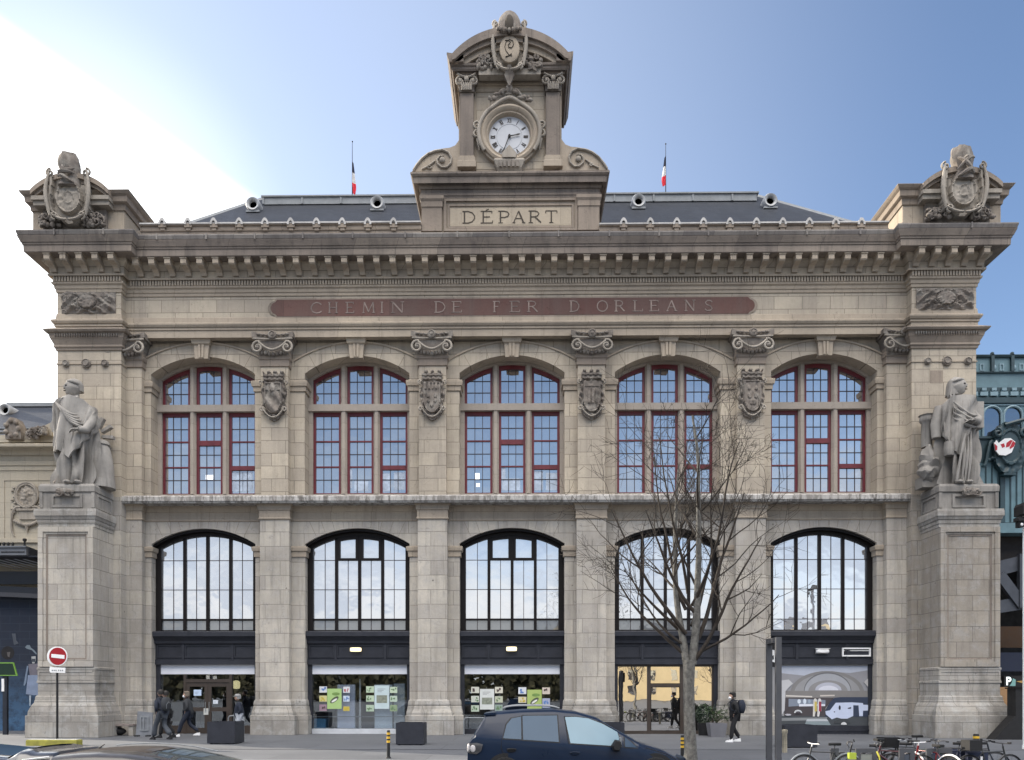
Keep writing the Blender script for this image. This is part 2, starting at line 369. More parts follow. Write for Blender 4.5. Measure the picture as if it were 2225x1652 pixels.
# ---- walls
up = MB(); lo = MB(); ring = MB()
for i, c in enumerate(BAYC):
    a, b = LIM[i]; a -= 0.05; b += 0.05
    fi = arcf(c, HW, ZU_S, ZU_R)
    exr = 2.64; fe = arcf(c, exr, Z(784,0), Z(744,0)-Z(784,0))
    def feo(x, fe=fe, c=c, e=exr): return fe(max(c-e, min(c+e, x)))
    # jamb piers of the upper storey
    ring.box(a, c-HW, -0.10, 0.95, ZLEDGE, ZU_S); ring.box(c+HW, b, -0.10, 0.95, ZLEDGE, ZU_S)
    strip(ring, lin(c-HW, c+HW, 36), fi, feo, -0.10, 0.95)
    strip(ring, [a, c-HW], lambda x: ZU_S, feo, -0.10, 0.95); strip(ring, [c+HW, b], lambda x: ZU_S, feo, -0.10, 0.95)
    # spandrel
    strip(up, lin(a, b, 40), lambda x: min(feo(x), ZARCH)-0.15, lambda x: ZARCH+0.3, 0.0, 0.2)
    # lower storey
    fl = arcf(c, HW, ZL_S, ZL_R)
    lo.box(a, c-HW, -0.05, 0.6, 0, ZL_S); lo.box(c+HW, b, -0.05, 0.6, 0, ZL_S)
    strip(lo, lin(c-HW, c+HW, 36), fl, lambda x: ZLEDGE-0.05, -0.05, 0.6)
    strip(lo, [a, c-HW], lambda x: ZL_S, lambda x: ZLEDGE-0.05, -0.05, 0.6); strip(lo, [c+HW, b], lambda x: ZL_S, lambda x: ZLEDGE-0.05, -0.05, 0.6)
recalc(ring.build('arch_surround', M['upper'], ST)); recalc(up.build('spandrel_wall', M['upper'], ST)); recalc(lo.build('lower_wall', M['pier'], ST))
# radial voussoir joints
m = MB()
for c in BAYC:
    R0 = (HW*HW+ZU_R*ZU_R)/(2*ZU_R); zc = ZU_S-(R0-ZU_R)
    for k in (-0.5,-0.27,0.27,0.5,-0.13,0.13):
        if abs(k) < 0.2 and (c > 3 or c < -3) : continue
        r0, r1 = R0+0.01, R0+0.56
        p = [(c+r0*math.sin(k)-0.008, zc+r0*math.cos(k)), (c+r0*math.sin(k)+0.008, zc+r0*math.cos(k)), (c+r1*math.sin(k)+0.008, zc+r1*math.cos(k)), (c+r1*math.sin(k)-0.008, zc+r1*math.cos(k))]
        m.prism(p, -0.103, -0.09)
    R1 = (HW*HW+ZL_R*ZL_R)/(2*ZL_R); zc = ZL_S-(R1-ZL_R)
    for k in (-0.44,-0.34,-0.24,-0.14,-0.05,0.05,0.14,0.24,0.34,0.44):
        r0, r1 = R1+0.05, R1+0.95-abs(k)*0.5
        p = [(c+r0*math.sin(k)-0.006, zc+r0*math.cos(k)), (c+r0*math.sin(k)+0.006, zc+r0*math.cos(k)), (c+r1*math.sin(k)+0.006, zc+r1*math.cos(k)), (c+r1*math.sin(k)-0.006, zc+r1*math.cos(k))]
        m.prism(p, -0.053, -0.04)
    m.mark()
m.build_parts('arch_joints', paint('dark_stone_joint', (0.17,0.14,0.11), 0.9), ST)
# extrados line of the upper arches: a fine raised fillet
m = MB()
for i, c in enumerate(BAYC):
    fe = arcf(c, 2.64, Z(784,0), Z(744,0)-Z(784,0)); a, b = LIM[i]
    xs = lin(max(a,c-2.64), min(b,c+2.64), 30)
    strip(m, xs, lambda x: fe(x)-0.05, lambda x: min(fe(x)+0.02, ZARCH-0.02), -0.15, -0.08)
recalc(m.build('arch_fillet', M['trim2'], ST))
# imposts
def prof(lst, Y, px=400): return [(p, Z(py, Y-p, px)) for py, p in lst]
imp_u = prof([(849,.0),(848,.05),(838,.06),(836,.11),(829,.13),(825,.13),(824,.0)], -0.10, 1110)
imp_l = prof([(1210,.0),(1209,.05),(1198,.06),(1196,.11),(1190,.13),(1187,.13),(1186,.0)], -0.05, 1110)
m = MB()
for i, c in enumerate(BAYC):
    a, b = LIM[i]
    m.sweep(imp_u, [(a,-0.10),(c-HW,-0.10),(c-HW,0.85)]).mark(); m.sweep(imp_u, [(c+HW,0.85),(c+HW,-0.10),(b,-0.10)]).mark()
    m.sweep(imp_l, [(a-.03,-0.05),(c-HW,-0.05),(c-HW,0.42)]).mark(); m.sweep(imp_l, [(c+HW,0.42),(c+HW,-0.05),(b+.03,-0.05)]).mark()
m.build_parts('impost_moulding', M['trim2'], ST)
# keystones
for c in BAYC:
    m = MB(); w0, w1 = 0.27, 0.32; z0, z1 = Z(776,-.25), Z(745,-.3)
    m.prism([(c-w0,z0),(c+w0,z0),(c+w1,z1),(c-w1,z1)], -0.26, 0.1)
    m.prism([(c-.10,z0+.03),(c-.02,z0+.03),(c-.025,z1),(c-.12,z1)], -0.31, -0.2); m.prism([(c+.02,z0+.03),(c+.10,z0+.03),(c+.12,z1),(c+.025,z1)], -0.31, -0.2)
    m.sweep([(0,z1),(.05,z1+.03),(.08,z1+.14),(.10,z1+.2),(.10,ZARCH+.05)], [(c-w1,0.05),(c-w1,-.28),(c+w1,-.28),(c+w1,.05)])
    m.build('keystone', M['trim2'], ST)
# ---- pilasters
ZN0, ZN1 = Z(794,-.45), Z(768,-.5)
def volute_pts(cx, cz, r0, turns, sgn, start, n=26, y=0):
    pts = []
    for k in range(n+1):
        t = k/n; a = start + sgn*t*turns*2*math.pi; r = r0*(1-t*0.82)
        pts.append((cx+r*math.cos(a), y-0.05*t, cz+r*math.sin(a)))
    return pts
def capital(cx, Y, half=0):
    zc0, zc1 = Z(772,Y-.2,1110), Z(718,Y-.3,1110)
    root = MB(); wd = 0.84; h = zc1-zc0
    # bell
    def sec(hw, y0, z): return [(cx-hw,0.0,z),(cx-hw,y0,z),(cx,y0-0.05,z),(cx+hw,y0,z),(cx+hw,0.0,z)]
    root.loft([sec(.60,Y-.05,zc0), sec(.62,Y-.12,zc0+h*.3), sec(.70,Y-.18,zc0+h*.62), sec(.78,Y-.16,zc0+h*.75)], closed=True)
    # abacus: concave slab
    pts_f = [(-.86,-.30),(-.55,-.20),(-.25,-.17),(0,-.17),(.25,-.17),(.55,-.20),(.86,-.30)]
    vs0 = [(cx+x, Y+y, zc0+h*(.74+.06*abs(x))) for x,y in pts_f]+[(cx+.84,0.0,zc0+h*.76),(cx-.84,0.0,zc0+h*.76)]
    vs1 = [(x, y, z+h*.2+0.03*abs(x-cx)) for x,y,z in vs0]
    root.loft([vs0, vs1])
    o = root.build('capital', M['carve'], ST, smooth=40); recalc(o)
    m = MB()
    # the ribbon scroll: two spirals joined by a hanging curve
    L = volute_pts(cx-.60, zc0+h*.34, .255, 1.35, 1, R(80), y=Y-.30)[::-1]
    mid = [(cx-.60+1.2*t, Y-.30-.02*math.sin(math.pi*t), zc0+h*.34+.255*math.sin(R(80)) - (h*.36)*math.sin(math.pi*t)) for t in lin(0.04,0.96,14)]
    Rv = volute_pts(cx+.60, zc0+h*.34, .255, 1.35, -1, R(100), y=Y-.30)
    path = L + mid + Rv
    m.tube(path, [0.028+0.022*min(1, min(k, len(path)-1-k)/16) for k in range(len(path))], n=7)
    top = [(cx+x, Y-.27, zc0+h*(.70+.04*abs(x))) for x in lin(-.82,.82,10)]
    m.tube(top, 0.035, n=6)
    m.build('scroll', M['carve2'], o, smooth=60)
    m = MB()
    m.ball((cx-.60,Y-.28,zc0+h*.34),(.10,.09,.10)); m.ball((cx+.60,Y-.28,zc0+h*.34),(.10,.09,.10))
    for k in range(7):
        x = (k-3)*.16; m.ball((cx+x,Y-.17,zc0+h*(.12+.02*abs(k-3))),(.075,.08,.10),8,6)
    for s in (-1,1):
        for k in range(3): m.ball((cx+s*(.25+.17*k),Y-.25,zc0+h*(.88+.02*k)),(.09,.05,.05),8,5)
    m.build('egg_ornament', M['carve'], o, smooth=60)
    m = MB()
    m.lathe([(.0,.0),(.13,.0),(.17,.05),(.16,.09),(.12,.11),(.10,.07),(.05,.10),(.0,.10)][::-1] and [(.001,-.14),(.05,-.14),(.09,-.10),(.12,-.13),(.17,-.10),(.18,-.03),(.15,.05)], (cx,Y-.26,zc0+h*.86), 20, 'y')
    recalc(m.build('rosette', M['carve'], o, smooth=50))
def relief(mb, cx, Y, z0, w, h, fn, nx=36, ny=46):
    """carved relief: fn(u,v)-> height above the ground plane or None; u,v in -1..1"""
    idx = {}; vs = []; fs = []
    for j in range(ny+1):
        for i in range(nx+1):
            u = -1+2*i/nx; v = -1+2*j/ny; d = fn(u, v)
            if d is not None: idx[(i,j)] = len(vs); vs.append((cx+u*w/2, Y-d, z0+(v+1)*h/2))
    nv = len(vs)
    vs += [(x, Y+0.12, z) for x,y,z in vs]
    edge = {}
    for j in range(ny):
        for i in range(nx):
            q = [idx.get(k) for k in ((i,j),(i+1,j),(i+1,j+1),(i,j+1))]
            if None in q:
                r = [k for k in q if k is not None]
                if len(r) < 3: continue
                q = r
            fs.append(tuple(q))
            for a, b in zip(q, q[1:]+q[:1]): edge[(a,b)] = 1
    for (a,b) in list(edge):
        if (b,a) not in edge: fs.append((b, a, a+nv, b+nv))
    mb.add(vs, fs)
def nz(u, v, s, seed): return noise.noise(Vector((u*s, v*s, seed)))
def escutcheon(cx, Y, kind):
    z0, z1 = Z(913,Y-.1,1110), Z(806,Y-.1,1110); w, h = 1.14, z1-z0
    def fn(u, v):
        # outline: mural crown on top, shield, scroll at the foot
        au = abs(u)
        if v > 0.62:
            lim = 0.70 + (v-.62)*0.25
            if au > lim: return None
            if v > 0.90 and math.sin(u*13+kind) < -0.2: return None
            return 0.16 + 0.05*(math.sin(v*40) > 0) + 0.03*math.sin(u*17)
        lim = 0.86 - max(0,(-v-0.35))**1.6*1.1 + 0.07*math.sin(v*9+kind)
        if v < -0.9: lim = 0.45*(1-( -v-0.9)/0.12)
        if au > lim: return None
        sh = 0.60*(1 if v > -0.25 else math.sqrt(max(0, 1-((v+.25)/.48)**2)))
        if au < sh and -0.72 < v < 0.52:
            d = 0.20 + 0.05*(1-au*au)
            if au > sh-0.07 or v > 0.46: return d+0.04
            if kind == 0: d += 0.06*math.sin(u*6+v*9)*(v<0.2) + 0.05*(math.hypot(u,(v-.3)*1.3) < .22)
            elif kind == 1: d += 0.05*(v>.22)*(math.sin(u*24)>0) + 0.05*(math.hypot(au-.25,(v+.05))<.09) + 0.05*(math.hypot(au-.25,(v+.25))<.08)+ .05*(math.hypot(u,(v+.42))<.1)
            elif kind == 2: d += 0.05*(abs(u)<.35 and -.4<v<.2)*(math.sin(u*22)>-.3) + 0.03*(v>.28)
            else: d += 0.06*(math.hypot(au-.22,v+.1)<.12)+.05*(math.hypot(au-.25,v-.2)<.1)+ .05*(math.hypot(au-.1,v+.38)<.1)
            return d + 0.035*nz(u,v,5,kind)
        return 0.13 + 0.10*nz(u,v,5.5,kind*3+1) + 0.03*math.sin(v*22+u*8)
    m = MB(); relief(m, cx, Y, z0, w, h, fn, 44, 80)
    o = m.build('coat_of_arms', M['carve'], ST, smooth=35)
    m = MB()
    for s in (-1,1):
        m.tube(volute_pts(cx+s*.46, z0+h*.22, .13, 1.1, -s, R(200 if s>0 else -20), 14, Y-.16), .035)
        m.tube(volute_pts(cx+s*.50, z0+h*.78, .10, 1.0, s, R(-90), 14, Y-.14), .03)
    m.tube([(cx+x, Y-.2, z0+h*(.06+.20*(x/.45)**2)) for x in lin(-.45,.45,12)], .035)
    m.build('scroll', M['carve2'], o, smooth=60)
pil = MB(); pl = MB(); cap = MB()
for k, c in enumerate(PIL):
    m = MB(); m.box(c-PHW, c+PHW, YP, 0.3, ZLEDGE, ZN0); m.build('pilaster', M['upper'], ST)
    m = MB(); m.sweep([(0,ZN0),(.05,ZN0+.02),(.05,ZN0+.26),(.09,ZN0+.30),(.10,ZN1-.06),(.06,ZN1+.02),(.06,ZN1+.2)], [(c-PHW,0.1),(c-PHW,YP),(c+PHW,YP),(c+PHW,0.1)])
    m.build('pilaster_neck', M['trim'], ST)
    m = MB(); m.box(c-.61, c+.61, YP, 0.1, 0, ZLEDGE-0.3); m.build('lower_pilaster', M['pier'], ST)
    capital(c, YP); escutcheon(c, YP, k)
for s in (-1,1):   # end pilasters half hidden by the towers
    x0, x1 = (TX[1]-.3, -15.38) if s < 0 else (15.38, TX[2]+.3)
    m = MB(); m.box(x0, x1, YP+.02, 0.3, ZLEDGE, ZN0); m.build('pilaster', M['upper'], ST)
    m = MB(); m.box(x0, x1, YP+.02, 0.3, 0, ZLEDGE-.3); m.build('lower_pilaster', M['pier'], ST)
    m = MB(); m.sweep([(0,ZN0),(.05,ZN0+.02),(.05,ZN0+.26),(.09,ZN0+.30),(.10,ZN1-.06),(.06,ZN1+.02),(.06,ZN1+.2)], [(x0,YP),(x1,YP),(x1,0.1)] if s < 0 else [(x0,.1),(x0,YP),(x1,YP)])
    m.build('pilaster_neck', M['trim'], ST)
    capital(s*15.95, YP-.05)
# ledge and the fascia below it
m = MB(); m.sweep([(p, Z(py, YP-p)) for py, p in [(1093,.12),(1091.5,.30),(1087,.34),(1086.5,.36),(1077.5,.36),(1075.5,.30),(1074.5,.02)]], [(TX[1]-.1,YP),(TX[2]+.1,YP)])
mk, t, b_ = newmat('rain_streaked_ledge'); wv, pos, _ = wallvec(t)
nA = noise_n(t, vscale(t, pos, 3.2, 3.2, .8), 1.6, 6, .75); nB = noise_n(t, vscale(t, pos, .5, .5, .3), 1.0, 3)
base = mixc(t, ramp(t, nA, .44, .56), (.46,.445,.425), (.13,.12,.11)); base = mixc(t, ramp(t, nB, .40, .62, 0, .55), base, (.30,.28,.26)); t.links.new(base, b_.inputs['Base Color']); b_.inputs['Roughness'].default_value = .85
m.build('ledge', mk, ST)
m = MB()
zt = Z(1092,-.3)
fas = [(0,Z(1132,-.1)),(.04,Z(1131,-.1)),(.05,Z(1129,-.1)),(.02,Z(1127,-.1)),(.02,Z(1112,-.1)),(.06,Z(1111,-.1)),(.07,Z(1102,-.1)),(.12,Z(1100,-.1)),(.14,zt)]
for i,(a,b) in enumerate(LIM): m.sweep(fas, [(a-.05,-.05),(b+.05,-.05)])
for c in PIL: m.sweep([(o+.01,z) for o,z in fas], [(c-.61,.0),(c-.61,YP),(c+.61,YP),(c+.61,.0)])
m.sweep(fas, [(TX[1]-.2,YP+.02),(-15.38,YP+.02),(-15.38,-.05)]); m.sweep(fas, [(15.38,-.05),(15.38,YP+.02),(TX[2]+.2,YP+.02)])
m.build('storey_fascia', M['trim2'], ST)
# pier bases
bp = [(p, Z(py, -.45-p)) for py, p in [(1600,.30),(1556,.30),(1555,.22),(1549,.22),(1541,.15),(1536,.13),(1535,.10),(1530,.11),(1524,.08),(1521,.03),(1520,.0)]]
bp[0] = (.30, -0.02)
piers = [[(-10.75,.5),(-10.75,-.05),(-10.44,-.05),(-10.44,YP),(-9.22,YP),(-9.22,-.05),(-8.66,-.05),(-8.66,.5)]]
for k, c in enumerate(PIL):
    xa = BAYC[k]+HW; xb = BAYC[k+1]-HW
    m = MB(); m.sweep([(p*.55 if p>0 else 0, z) for p,z in bp], [(xa,.5),(xa,-.05),(c-.61,-.05)], True); m.sweep([(p*.55, z) for p,z in bp], [(c+.61,-.05),(xb,-.05),(xb,.5)], True)
    m.sweep(bp, [(c-.61,.1),(c-.61,YP),(c+.61,YP),(c+.61,.1)])
    m.build('pier_base', M['base'], ST)
for s in (-1,1):
    c = s*12.94 + s*HW
    path = [(TX[1]-.5,YP+.02),(-15.38,YP+.02),(-15.38,-.05),(c,-.05),(c,.5)] if s<0 else [(c,.5),(c,-.05),(15.38,-.05),(15.38,YP+.02),(TX[2]+.5,YP+.02)]
    m = MB(); m.sweep([(p*.55,z) for p,z in bp], path); m.build('pier_base', M['base'], ST)
# ---- entablature
path = [(TX[0],4.0),(TX[0],YT),(TX[1],YT),(TX[1],YF),(TX[2],YF),(TX[2],YT),(TX[3],YT),(TX[3],4.0)]
def zz(py, p): return Z(py, YF-p, 450)
Zs = zz(556.6,.85)
m = MB(); m.sweep([(p,zz(py,p)) for py,p in [(734,.05),(717.5,.05),(717,.09),(711,.09),(710.5,.13),(705,.18),(702,.18),(701,.05),(691,.03),(690,0)]], path); m.build('architrave', M['trim2'], ST)
m = MB(); m.sweep([(0,zz(690,0)),(0,zz(644,0))], path, False); m.build('frieze', M['upper'], ST)
m = MB(); m.sweep([(p,zz(py,p)) for py,p in [(645,0),(644,.04),(637,.05),(636,.08),(629,.10),(625,.16),(621,.17),(620.5,.10),(608.5,.10),(608,.25),(604,.27),(603.5,.20)]], path); m.build('bed_moulding', M['trim2'], ST)
m = MB(); m.sweep([(.20,zz(604,.2)),(.21,zz(592,.21)),(.27,zz(586,.27)),(.40,Zs-.12),(.42,Zs+.01)], path, False); m.build('modillion_wall', M['upper'], ST)
m = MB(); m.sweep([(.40,Zs),(.83,Zs),(.85,Zs+.02),(.86,zz(541,.86)),(.89,zz(540.5,.89)),(.90,zz(536,.90)),(.93,zz(535,.93)),(.96,zz(530,.96)),(1.01,zz(522,1.01)),(1.02,zz(520,1.02)),(.50,zz(520,1.02)+.05)], path); m.build('cornice', M['cornice'], ST)
zg0, zg1 = zz(520,1.02)+.003, zz(508.5,1.05)
m = MB(); m.sweep([(.90,zg0),(1.01,zg0+.02),(1.05,zg1-.05),(1.04,zg1),(.5,zg1+.02)], path)
x = TX[0]+.5
rnd = random.Random(4)
while x < TX[3]-.4:
    Yy = (YF if TX[1] < x < TX[2] else YT); m.box(x-.03, x+.03, Yy-1.07, Yy-.98, zg0-.02, zg1+.02); x += 2.02+rnd.uniform(-.1,.1)
m.build('gutter', M['gutter'], ST)
# dentils and modillions
m = MB(); d0, d1 = zz(620,.2), zz(609,.2)
def dent(x0, x1, Y):
    n = int((x1-x0)/.115)
    for k in range(n): a = x0+(x1-x0)*(k+.5)/n; m.box(a-.036, a+.036, Y-.20, Y-.09, d0, d1)
dent(TX[0]-.1, TX[1]+.1, YT); m.mark(); dent(TX[1]+.25, TX[2]-.25, YF); m.mark(); dent(TX[2]-.1, TX[3]+.1, YT)
m.build_parts('dentil_row', M['trim2'], ST)
def modil(x0, x1, Y, n, parent=ST):
    m = MB()
    for k in range(n):
        c = x0+(x1-x0)*(k+.5)/n
        side = [(.22,-.50),(.30,-.50),(.35,-.40),(.46,-.32),(.62,-.30),(.74,-.28),(.78,-.23),(.78,-.02),(.2,-.02)]
        r0 = [(c-.115, Y-p, Zs+z) for p,z in side]; r1 = [(c+.115, Y-p, Zs+z) for p,z in side]
        m.loft([r0, r1]); m.box(c-.145, c+.145, Y-.81, Y-.30, Zs-.045, Zs-.003); m.mark()
    m.build_parts('modillion', M['trim2'], parent)
modil(TX[1]+.45, TX[2]-.45, YF, 48); modil(TX[0]-.3, TX[1]+.3, YT, 5); modil(TX[2]-.3, TX[3]+.3, YT, 5)
# ---- red name panel with letters
zp0, zp1 = Z(685,YF-.03), Z(649,YF-.03); xp0, xp1 = X(603,YF), X(1625,YF); rr = (zp1-zp0)/2
def tablet(x0, x1, z0, z1, ex, y0, y1, mb):
    zc = (z0+z1)/2; r = (z1-z0)/2
    pts = [(x0,z0),(x1,z0)] + [(x1+.02+ex*math.cos(a), zc+r*.75*math.sin(a)) for a in lin(-1.35,1.35,8)] + [(x1,z1),(x0,z1)] + [(x0-.02-ex*math.cos(a), zc+r*.75*math.sin(a)) for a in lin(1.35,-1.35,8)]
    mb.prism(pts, y0, y1)
m = MB(); tablet(xp0-.03, xp1+.03, zp0-.07, zp1+.07, .34, YF-.035, YF+.02, m); o = m.build('name_tablet_frame', M['trim'], ST)
m = MB(); tablet(xp0, xp1, zp0, zp1, .25, YF-.045, YF-.01, m); nm = m.build('name_tablet', M['redpanel'], ST)
GL = {  # strokes: list of (points, weight); unit height, letter width
 'C': (.95, [([(.93,.80),(.75,.95),(.5,1),(.22,.88),(.05,.6),(.03,.42),(.18,.13),(.48,0),(.75,.04),(.95,.18)],1)]),
 'H': (.85, [([(.12,0),(.12,1)],1.2),([(.73,0),(.73,1)],1.2),([(.12,.5),(.73,.5)],.7),([(0,0),(.25,0)],.6),([(0,1),(.25,1)],.6),([(.6,0),(.85,0)],.6),([(.6,1),(.85,1)],.6)]),
 'E': (.66, [([(.14,0),(.14,1)],1.2),([(0,1),(.6,1)],.7),([(0,0),(.64,0)],.7),([(.14,.52),(.5,.52)],.7),([(.6,1),(.6,.82)],.6),([(.64,0),(.64,.2)],.6)]),
 'M': (1.0,[([(.1,0),(.16,1)],.7),([(.16,1),(.5,.08)],1.2),([(.5,.08),(.84,1)],.7),([(.84,1),(.9,0)],1.2),([(0,0),(.2,0)],.6),([(.78,0),(1,0)],.6)]),
 'I': (.3, [([(.15,0),(.15,1)],1.2),([(0,0),(.3,0)],.6),([(0,1),(.3,1)],.6)]),
 'N': (.85,[([(.12,0),(.12,1)],.7),([(.12,1),(.75,0)],1.3),([(.75,0),(.75,1)],.7),([(0,0),(.25,0)],.6),([(.62,1),(.88,1)],.6),([(0,1),(.14,1)],.6)]),
 'D': (.88,[([(.14,0),(.14,1)],1.2),([(0,1),(.4,1),(.68,.88),(.84,.6),(.84,.4),(.68,.12),(.4,0),(0,0)],.9)]),
 'F': (.62,[([(.14,0),(.14,1)],1.2),([(0,1),(.6,1)],.7),([(.14,.52),(.5,.52)],.7),([(0,0),(.28,0)],.6),([(.6,1),(.6,.8)],.6)]),
 'R': (.85,[([(.14,0),(.14,1)],1.2),([(0,1),(.4,1),(.6,.93),(.68,.76),(.6,.58),(.4,.5),(.14,.5)],.85),([(.42,.5),(.82,0)],1.2),([(0,0),(.28,0)],.6)]),
 'O': (.98,[([(.49+.46*math.sin(a), .5+.5*math.cos(a)) for a in lin(0,2*math.pi,18)],.95)]),
 'L': (.64,[([(.14,0),(.14,1)],1.2),([(0,0),(.62,0)],.7),([(0,1),(.28,1)],.6),([(.62,0),(.62,.22)],.6)]),
 'A': (.88,[([(.08,0),(.44,1)],.7),([(.44,1),(.8,0)],1.3),([(.22,.36),(.66,.36)],.6),([(0,0),(.2,0)],.6),([(.68,0),(.92,0)],.6)]),
 'S': (.62,[([(.56,.82),(.42,.97),(.22,.97),(.08,.8),(.14,.6),(.45,.42),(.56,.22),(.42,.04),(.18,.02),(.04,.18)],.95)]),
 'P': (.72,[([(.14,0),(.14,1)],1.2),([(0,1),(.4,1),(.62,.92),(.7,.74),(.62,.55),(.4,.46),(.14,.46)],.85),([(0,0),(.3,0)],.6)]),
 'T': (.8, [([(.4,0),(.4,1)],1.2),([(0,1),(.8,1)],.7),([(0,1),(0,.8)],.6),([(.8,1),(.8,.8)],.6),([(.26,0),(.54,0)],.6)]),
}
def ribbon(mb, pts, wdt, y0, y1):
    n = len(pts); P = [Vector(p) for p in pts]; L = []; Rr = []
    for i in range(n):
        a = P[max(i-1,0)]; b = P[min(i+1,n-1)]
        d = (b-a); d = d.normalized() if d.length > 1e-6 else Vector((1,0)); q = Vector((-d.y,d.x))*wdt/2
        L.append(P[i]+q); Rr.append(P[i]-q)
    for i in range(n-1):
        mb.prism([(Rr[i].x,Rr[i].y),(Rr[i+1].x,Rr[i+1].y),(L[i+1].x,L[i+1].y),(L[i].x,L[i].y)], y0, y1)
def letter(ch, x0, z0, hgt, wid, y, parent, mat, t=.085, name='letter'):
    w_, st = GL[ch]; mb = MB()
    for k, (pts, wt) in enumerate(st):
        ribbon(mb, [(x0+p[0]/w_*wid, z0+p[1]*hgt) for p in pts], t*wt*hgt, y-.012-.0012*k, y)
    return mb.build(name, mat, parent)
zl0, zl1 = Z(678,YF-.05), Z(655,YF-.05)
pos = [('C',676,701),('H',724,748),('E',772,792),('M',795,834)]
D5 = lambda cx: 591+cx/2.969
pos = [('C',250,320),('H',362,425),('E',474,530),('M',582,665),('I',700,718),('N',768,850),('D',1047,1118),('E',1158,1225),('F',1425,1468),('E',1532,1600),('R',1645,1715),('D',1920,1982)]
pos = [(c, D5(a), D5(b)) for c,a,b in pos]
D3 = lambda cx: 1251.7+cx/2.969*1.0
q = lambda cx: (1800+cx/2.065)/1.4382
pos += [('O',q(135),q(205)),('R',q(248),q(315)),('L',q(365),q(432)),('E',q(472),q(535)),('A',q(582),q(650)),('N',q(700),q(768)),('S',q(828),q(885))]
for c, a, b in pos: letter(c, X(a,YF-.05), zl0, zl1-zl0, X(b,YF)-X(a,YF), YF-.045, nm, M['letter'], .10)
# frieze end panels with carved garlands
def garland(x0, x1, z0, z1, Y, seed):
    def fn(u, v):
        if abs(u) > .97 or abs(v) > .95: return None
        r = math.hypot(u*1.9, v)
        d = 0.05 + 0.16*max(0, nz(u*1.6,v,3.2,seed)) + 0.08*abs(nz(u*2,v,7,seed+5))
        if r < .75: d = 0.16 + .05*(r<.6) - .05*(r>.6)*(r<.67) + 0.05*nz(u*2,v,6,seed)
        env = 1-max(0,(abs(v)-.6))*1.8
        lf = 0.10*max(0, math.sin(u*14+v*7*(1 if u>0 else -1)))
        return max(0.01, (d+lf*(r>.75))*env*(1-max(0,abs(u)-.85)*4))
    m = MB(); relief(m, (x0+x1)/2, Y, z0, x1-x0, z1-z0, fn, 60, 30)
    return m.build('carved_garland', M['carve'], ST, smooth=30)
garland(X(133,YT), X(254,YT), Z(684,YT,200), Z(634,YT,200), YT, 1.3)
garland(X(1988,YT), X(2116,YT), Z(676,YT,2050), Z(626,YT,2050), YT, 4.1)
# ---- towers (corner pylons)
for s, (a, b) in ((-1,(TX[0],TX[1])), (1,(TX[2],TX[3]))):
    px = 200 if s < 0 else 2050
    m = MB(); m.box(a, b, YT, 6.0, ZLEDGE-.05, ZARCH+.15); o = m.build('corner_tower', M['upper'], ST)
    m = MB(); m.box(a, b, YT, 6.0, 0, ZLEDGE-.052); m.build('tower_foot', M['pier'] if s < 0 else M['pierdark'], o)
    path2 = [(a,3.5),(a,YT),(b,YT),(b,YF+.3)] if s < 0 else [(a,YF+.3),(a,YT),(b,YT),(b,3.5)]
    dy = 0 if s < 0 else -5
    pr = [(p, Z(py+dy, YT-p, px)) for py,p in [(762,0),(761,.05),(757,.06),(753,.11),(749,.09),(739,.16),(736,.18),(734,.20),(722,.25),(720,.33),(715,.38),(713.5,.38),(712,.02)]]
    m = MB(); m.sweep(pr, path2); cp = m.build('tower_capital', M['trim'], o)
    m = MB()
    za, zb = Z(734.5+dy,YT-.2,px), Z(723+dy,YT-.2,px)
    n = 26
    for k in range(n):
        xx = a+(b-a)*(k+.5)/n; m.ball((xx,YT-.23,(za+zb)/2),(.036,.06,(zb-za)*.42),6,5)
    m.build('egg_ornament', M['carve'], o, smooth=60)
    zs_ = Z(791+dy, YT, px)
    m = MB(); m.sweep([(0,zs_-.03),(.035,zs_-.02),(.035,zs_+.02),(0,zs_+.03)], path2, False); m.build('string_course', M['trim2'], o)
    for k, rad in ((0,.14),(1,.19),(2,.15)):
        xx = a+(b-a)*((.14,.46,.755)[k] if s<0 else (.24,.54,.865)[k])
        m = MB(); m.lathe([(.001,-.10),(rad*.55,-.12),(rad*.7,-.07),(rad*.85,-.10),(rad,-.07),(rad*1.02,.02)], (xx,YT,zs_), 20, 'y'); recalc(m.build('roundel', M['carve'], o, smooth=50))
    if s > 0:
        m = MB(); m.box(X(2021,YT), X(2049,YT), YT-.004, YT+.02, Z(833,YT,2035), Z(805,YT,2035)); m.build('patched_stone', M['trim'], o)
# ================================================================== WINDOWS
rw = random.Random(11)
def cell(mb, x0, x1, z0, z1, y, topf=None, tilt=0.004):
    """one pane, each set at its own tiny angle so reflections break from pane to pane"""
    if topf:
        xs = lin(x0, x1, 5); tops = [min(z1, topf(x)) for x in xs]
        if max(tops) <= z0+.01: return
        tops = [max(t, z0+.004) for t in tops]
    else: xs = [x0,x1]; tops = [z1,z1]
    ax = rw.uniform(-tilt,tilt); az = rw.uniform(-tilt,tilt); cx = (x0+x1)/2; cz = (z0+max(tops))/2
    pts = [(x, z0) for x in xs] + [(x, t) for x, t in zip(xs[::-1], tops[::-1])]
    if len(xs) == 2: pts = [(x0,z0),(x1,z0),(x1,z1),(x0,z1)]
    mb.add([(x, y+ax*(x-cx)+az*(z-cz), z) for x,z in pts], [tuple(range(len(pts)))])
YW = 0.62
ZT0, ZT1 = Z(895,YW), Z(880.5,YW)
rows_l = [Z(py,YW) for py in (1069,1041.5,1013.5,986,958,930,902)]
rows_u = [Z(py,YW) for py in (878.5,853,828,803,780,760)]
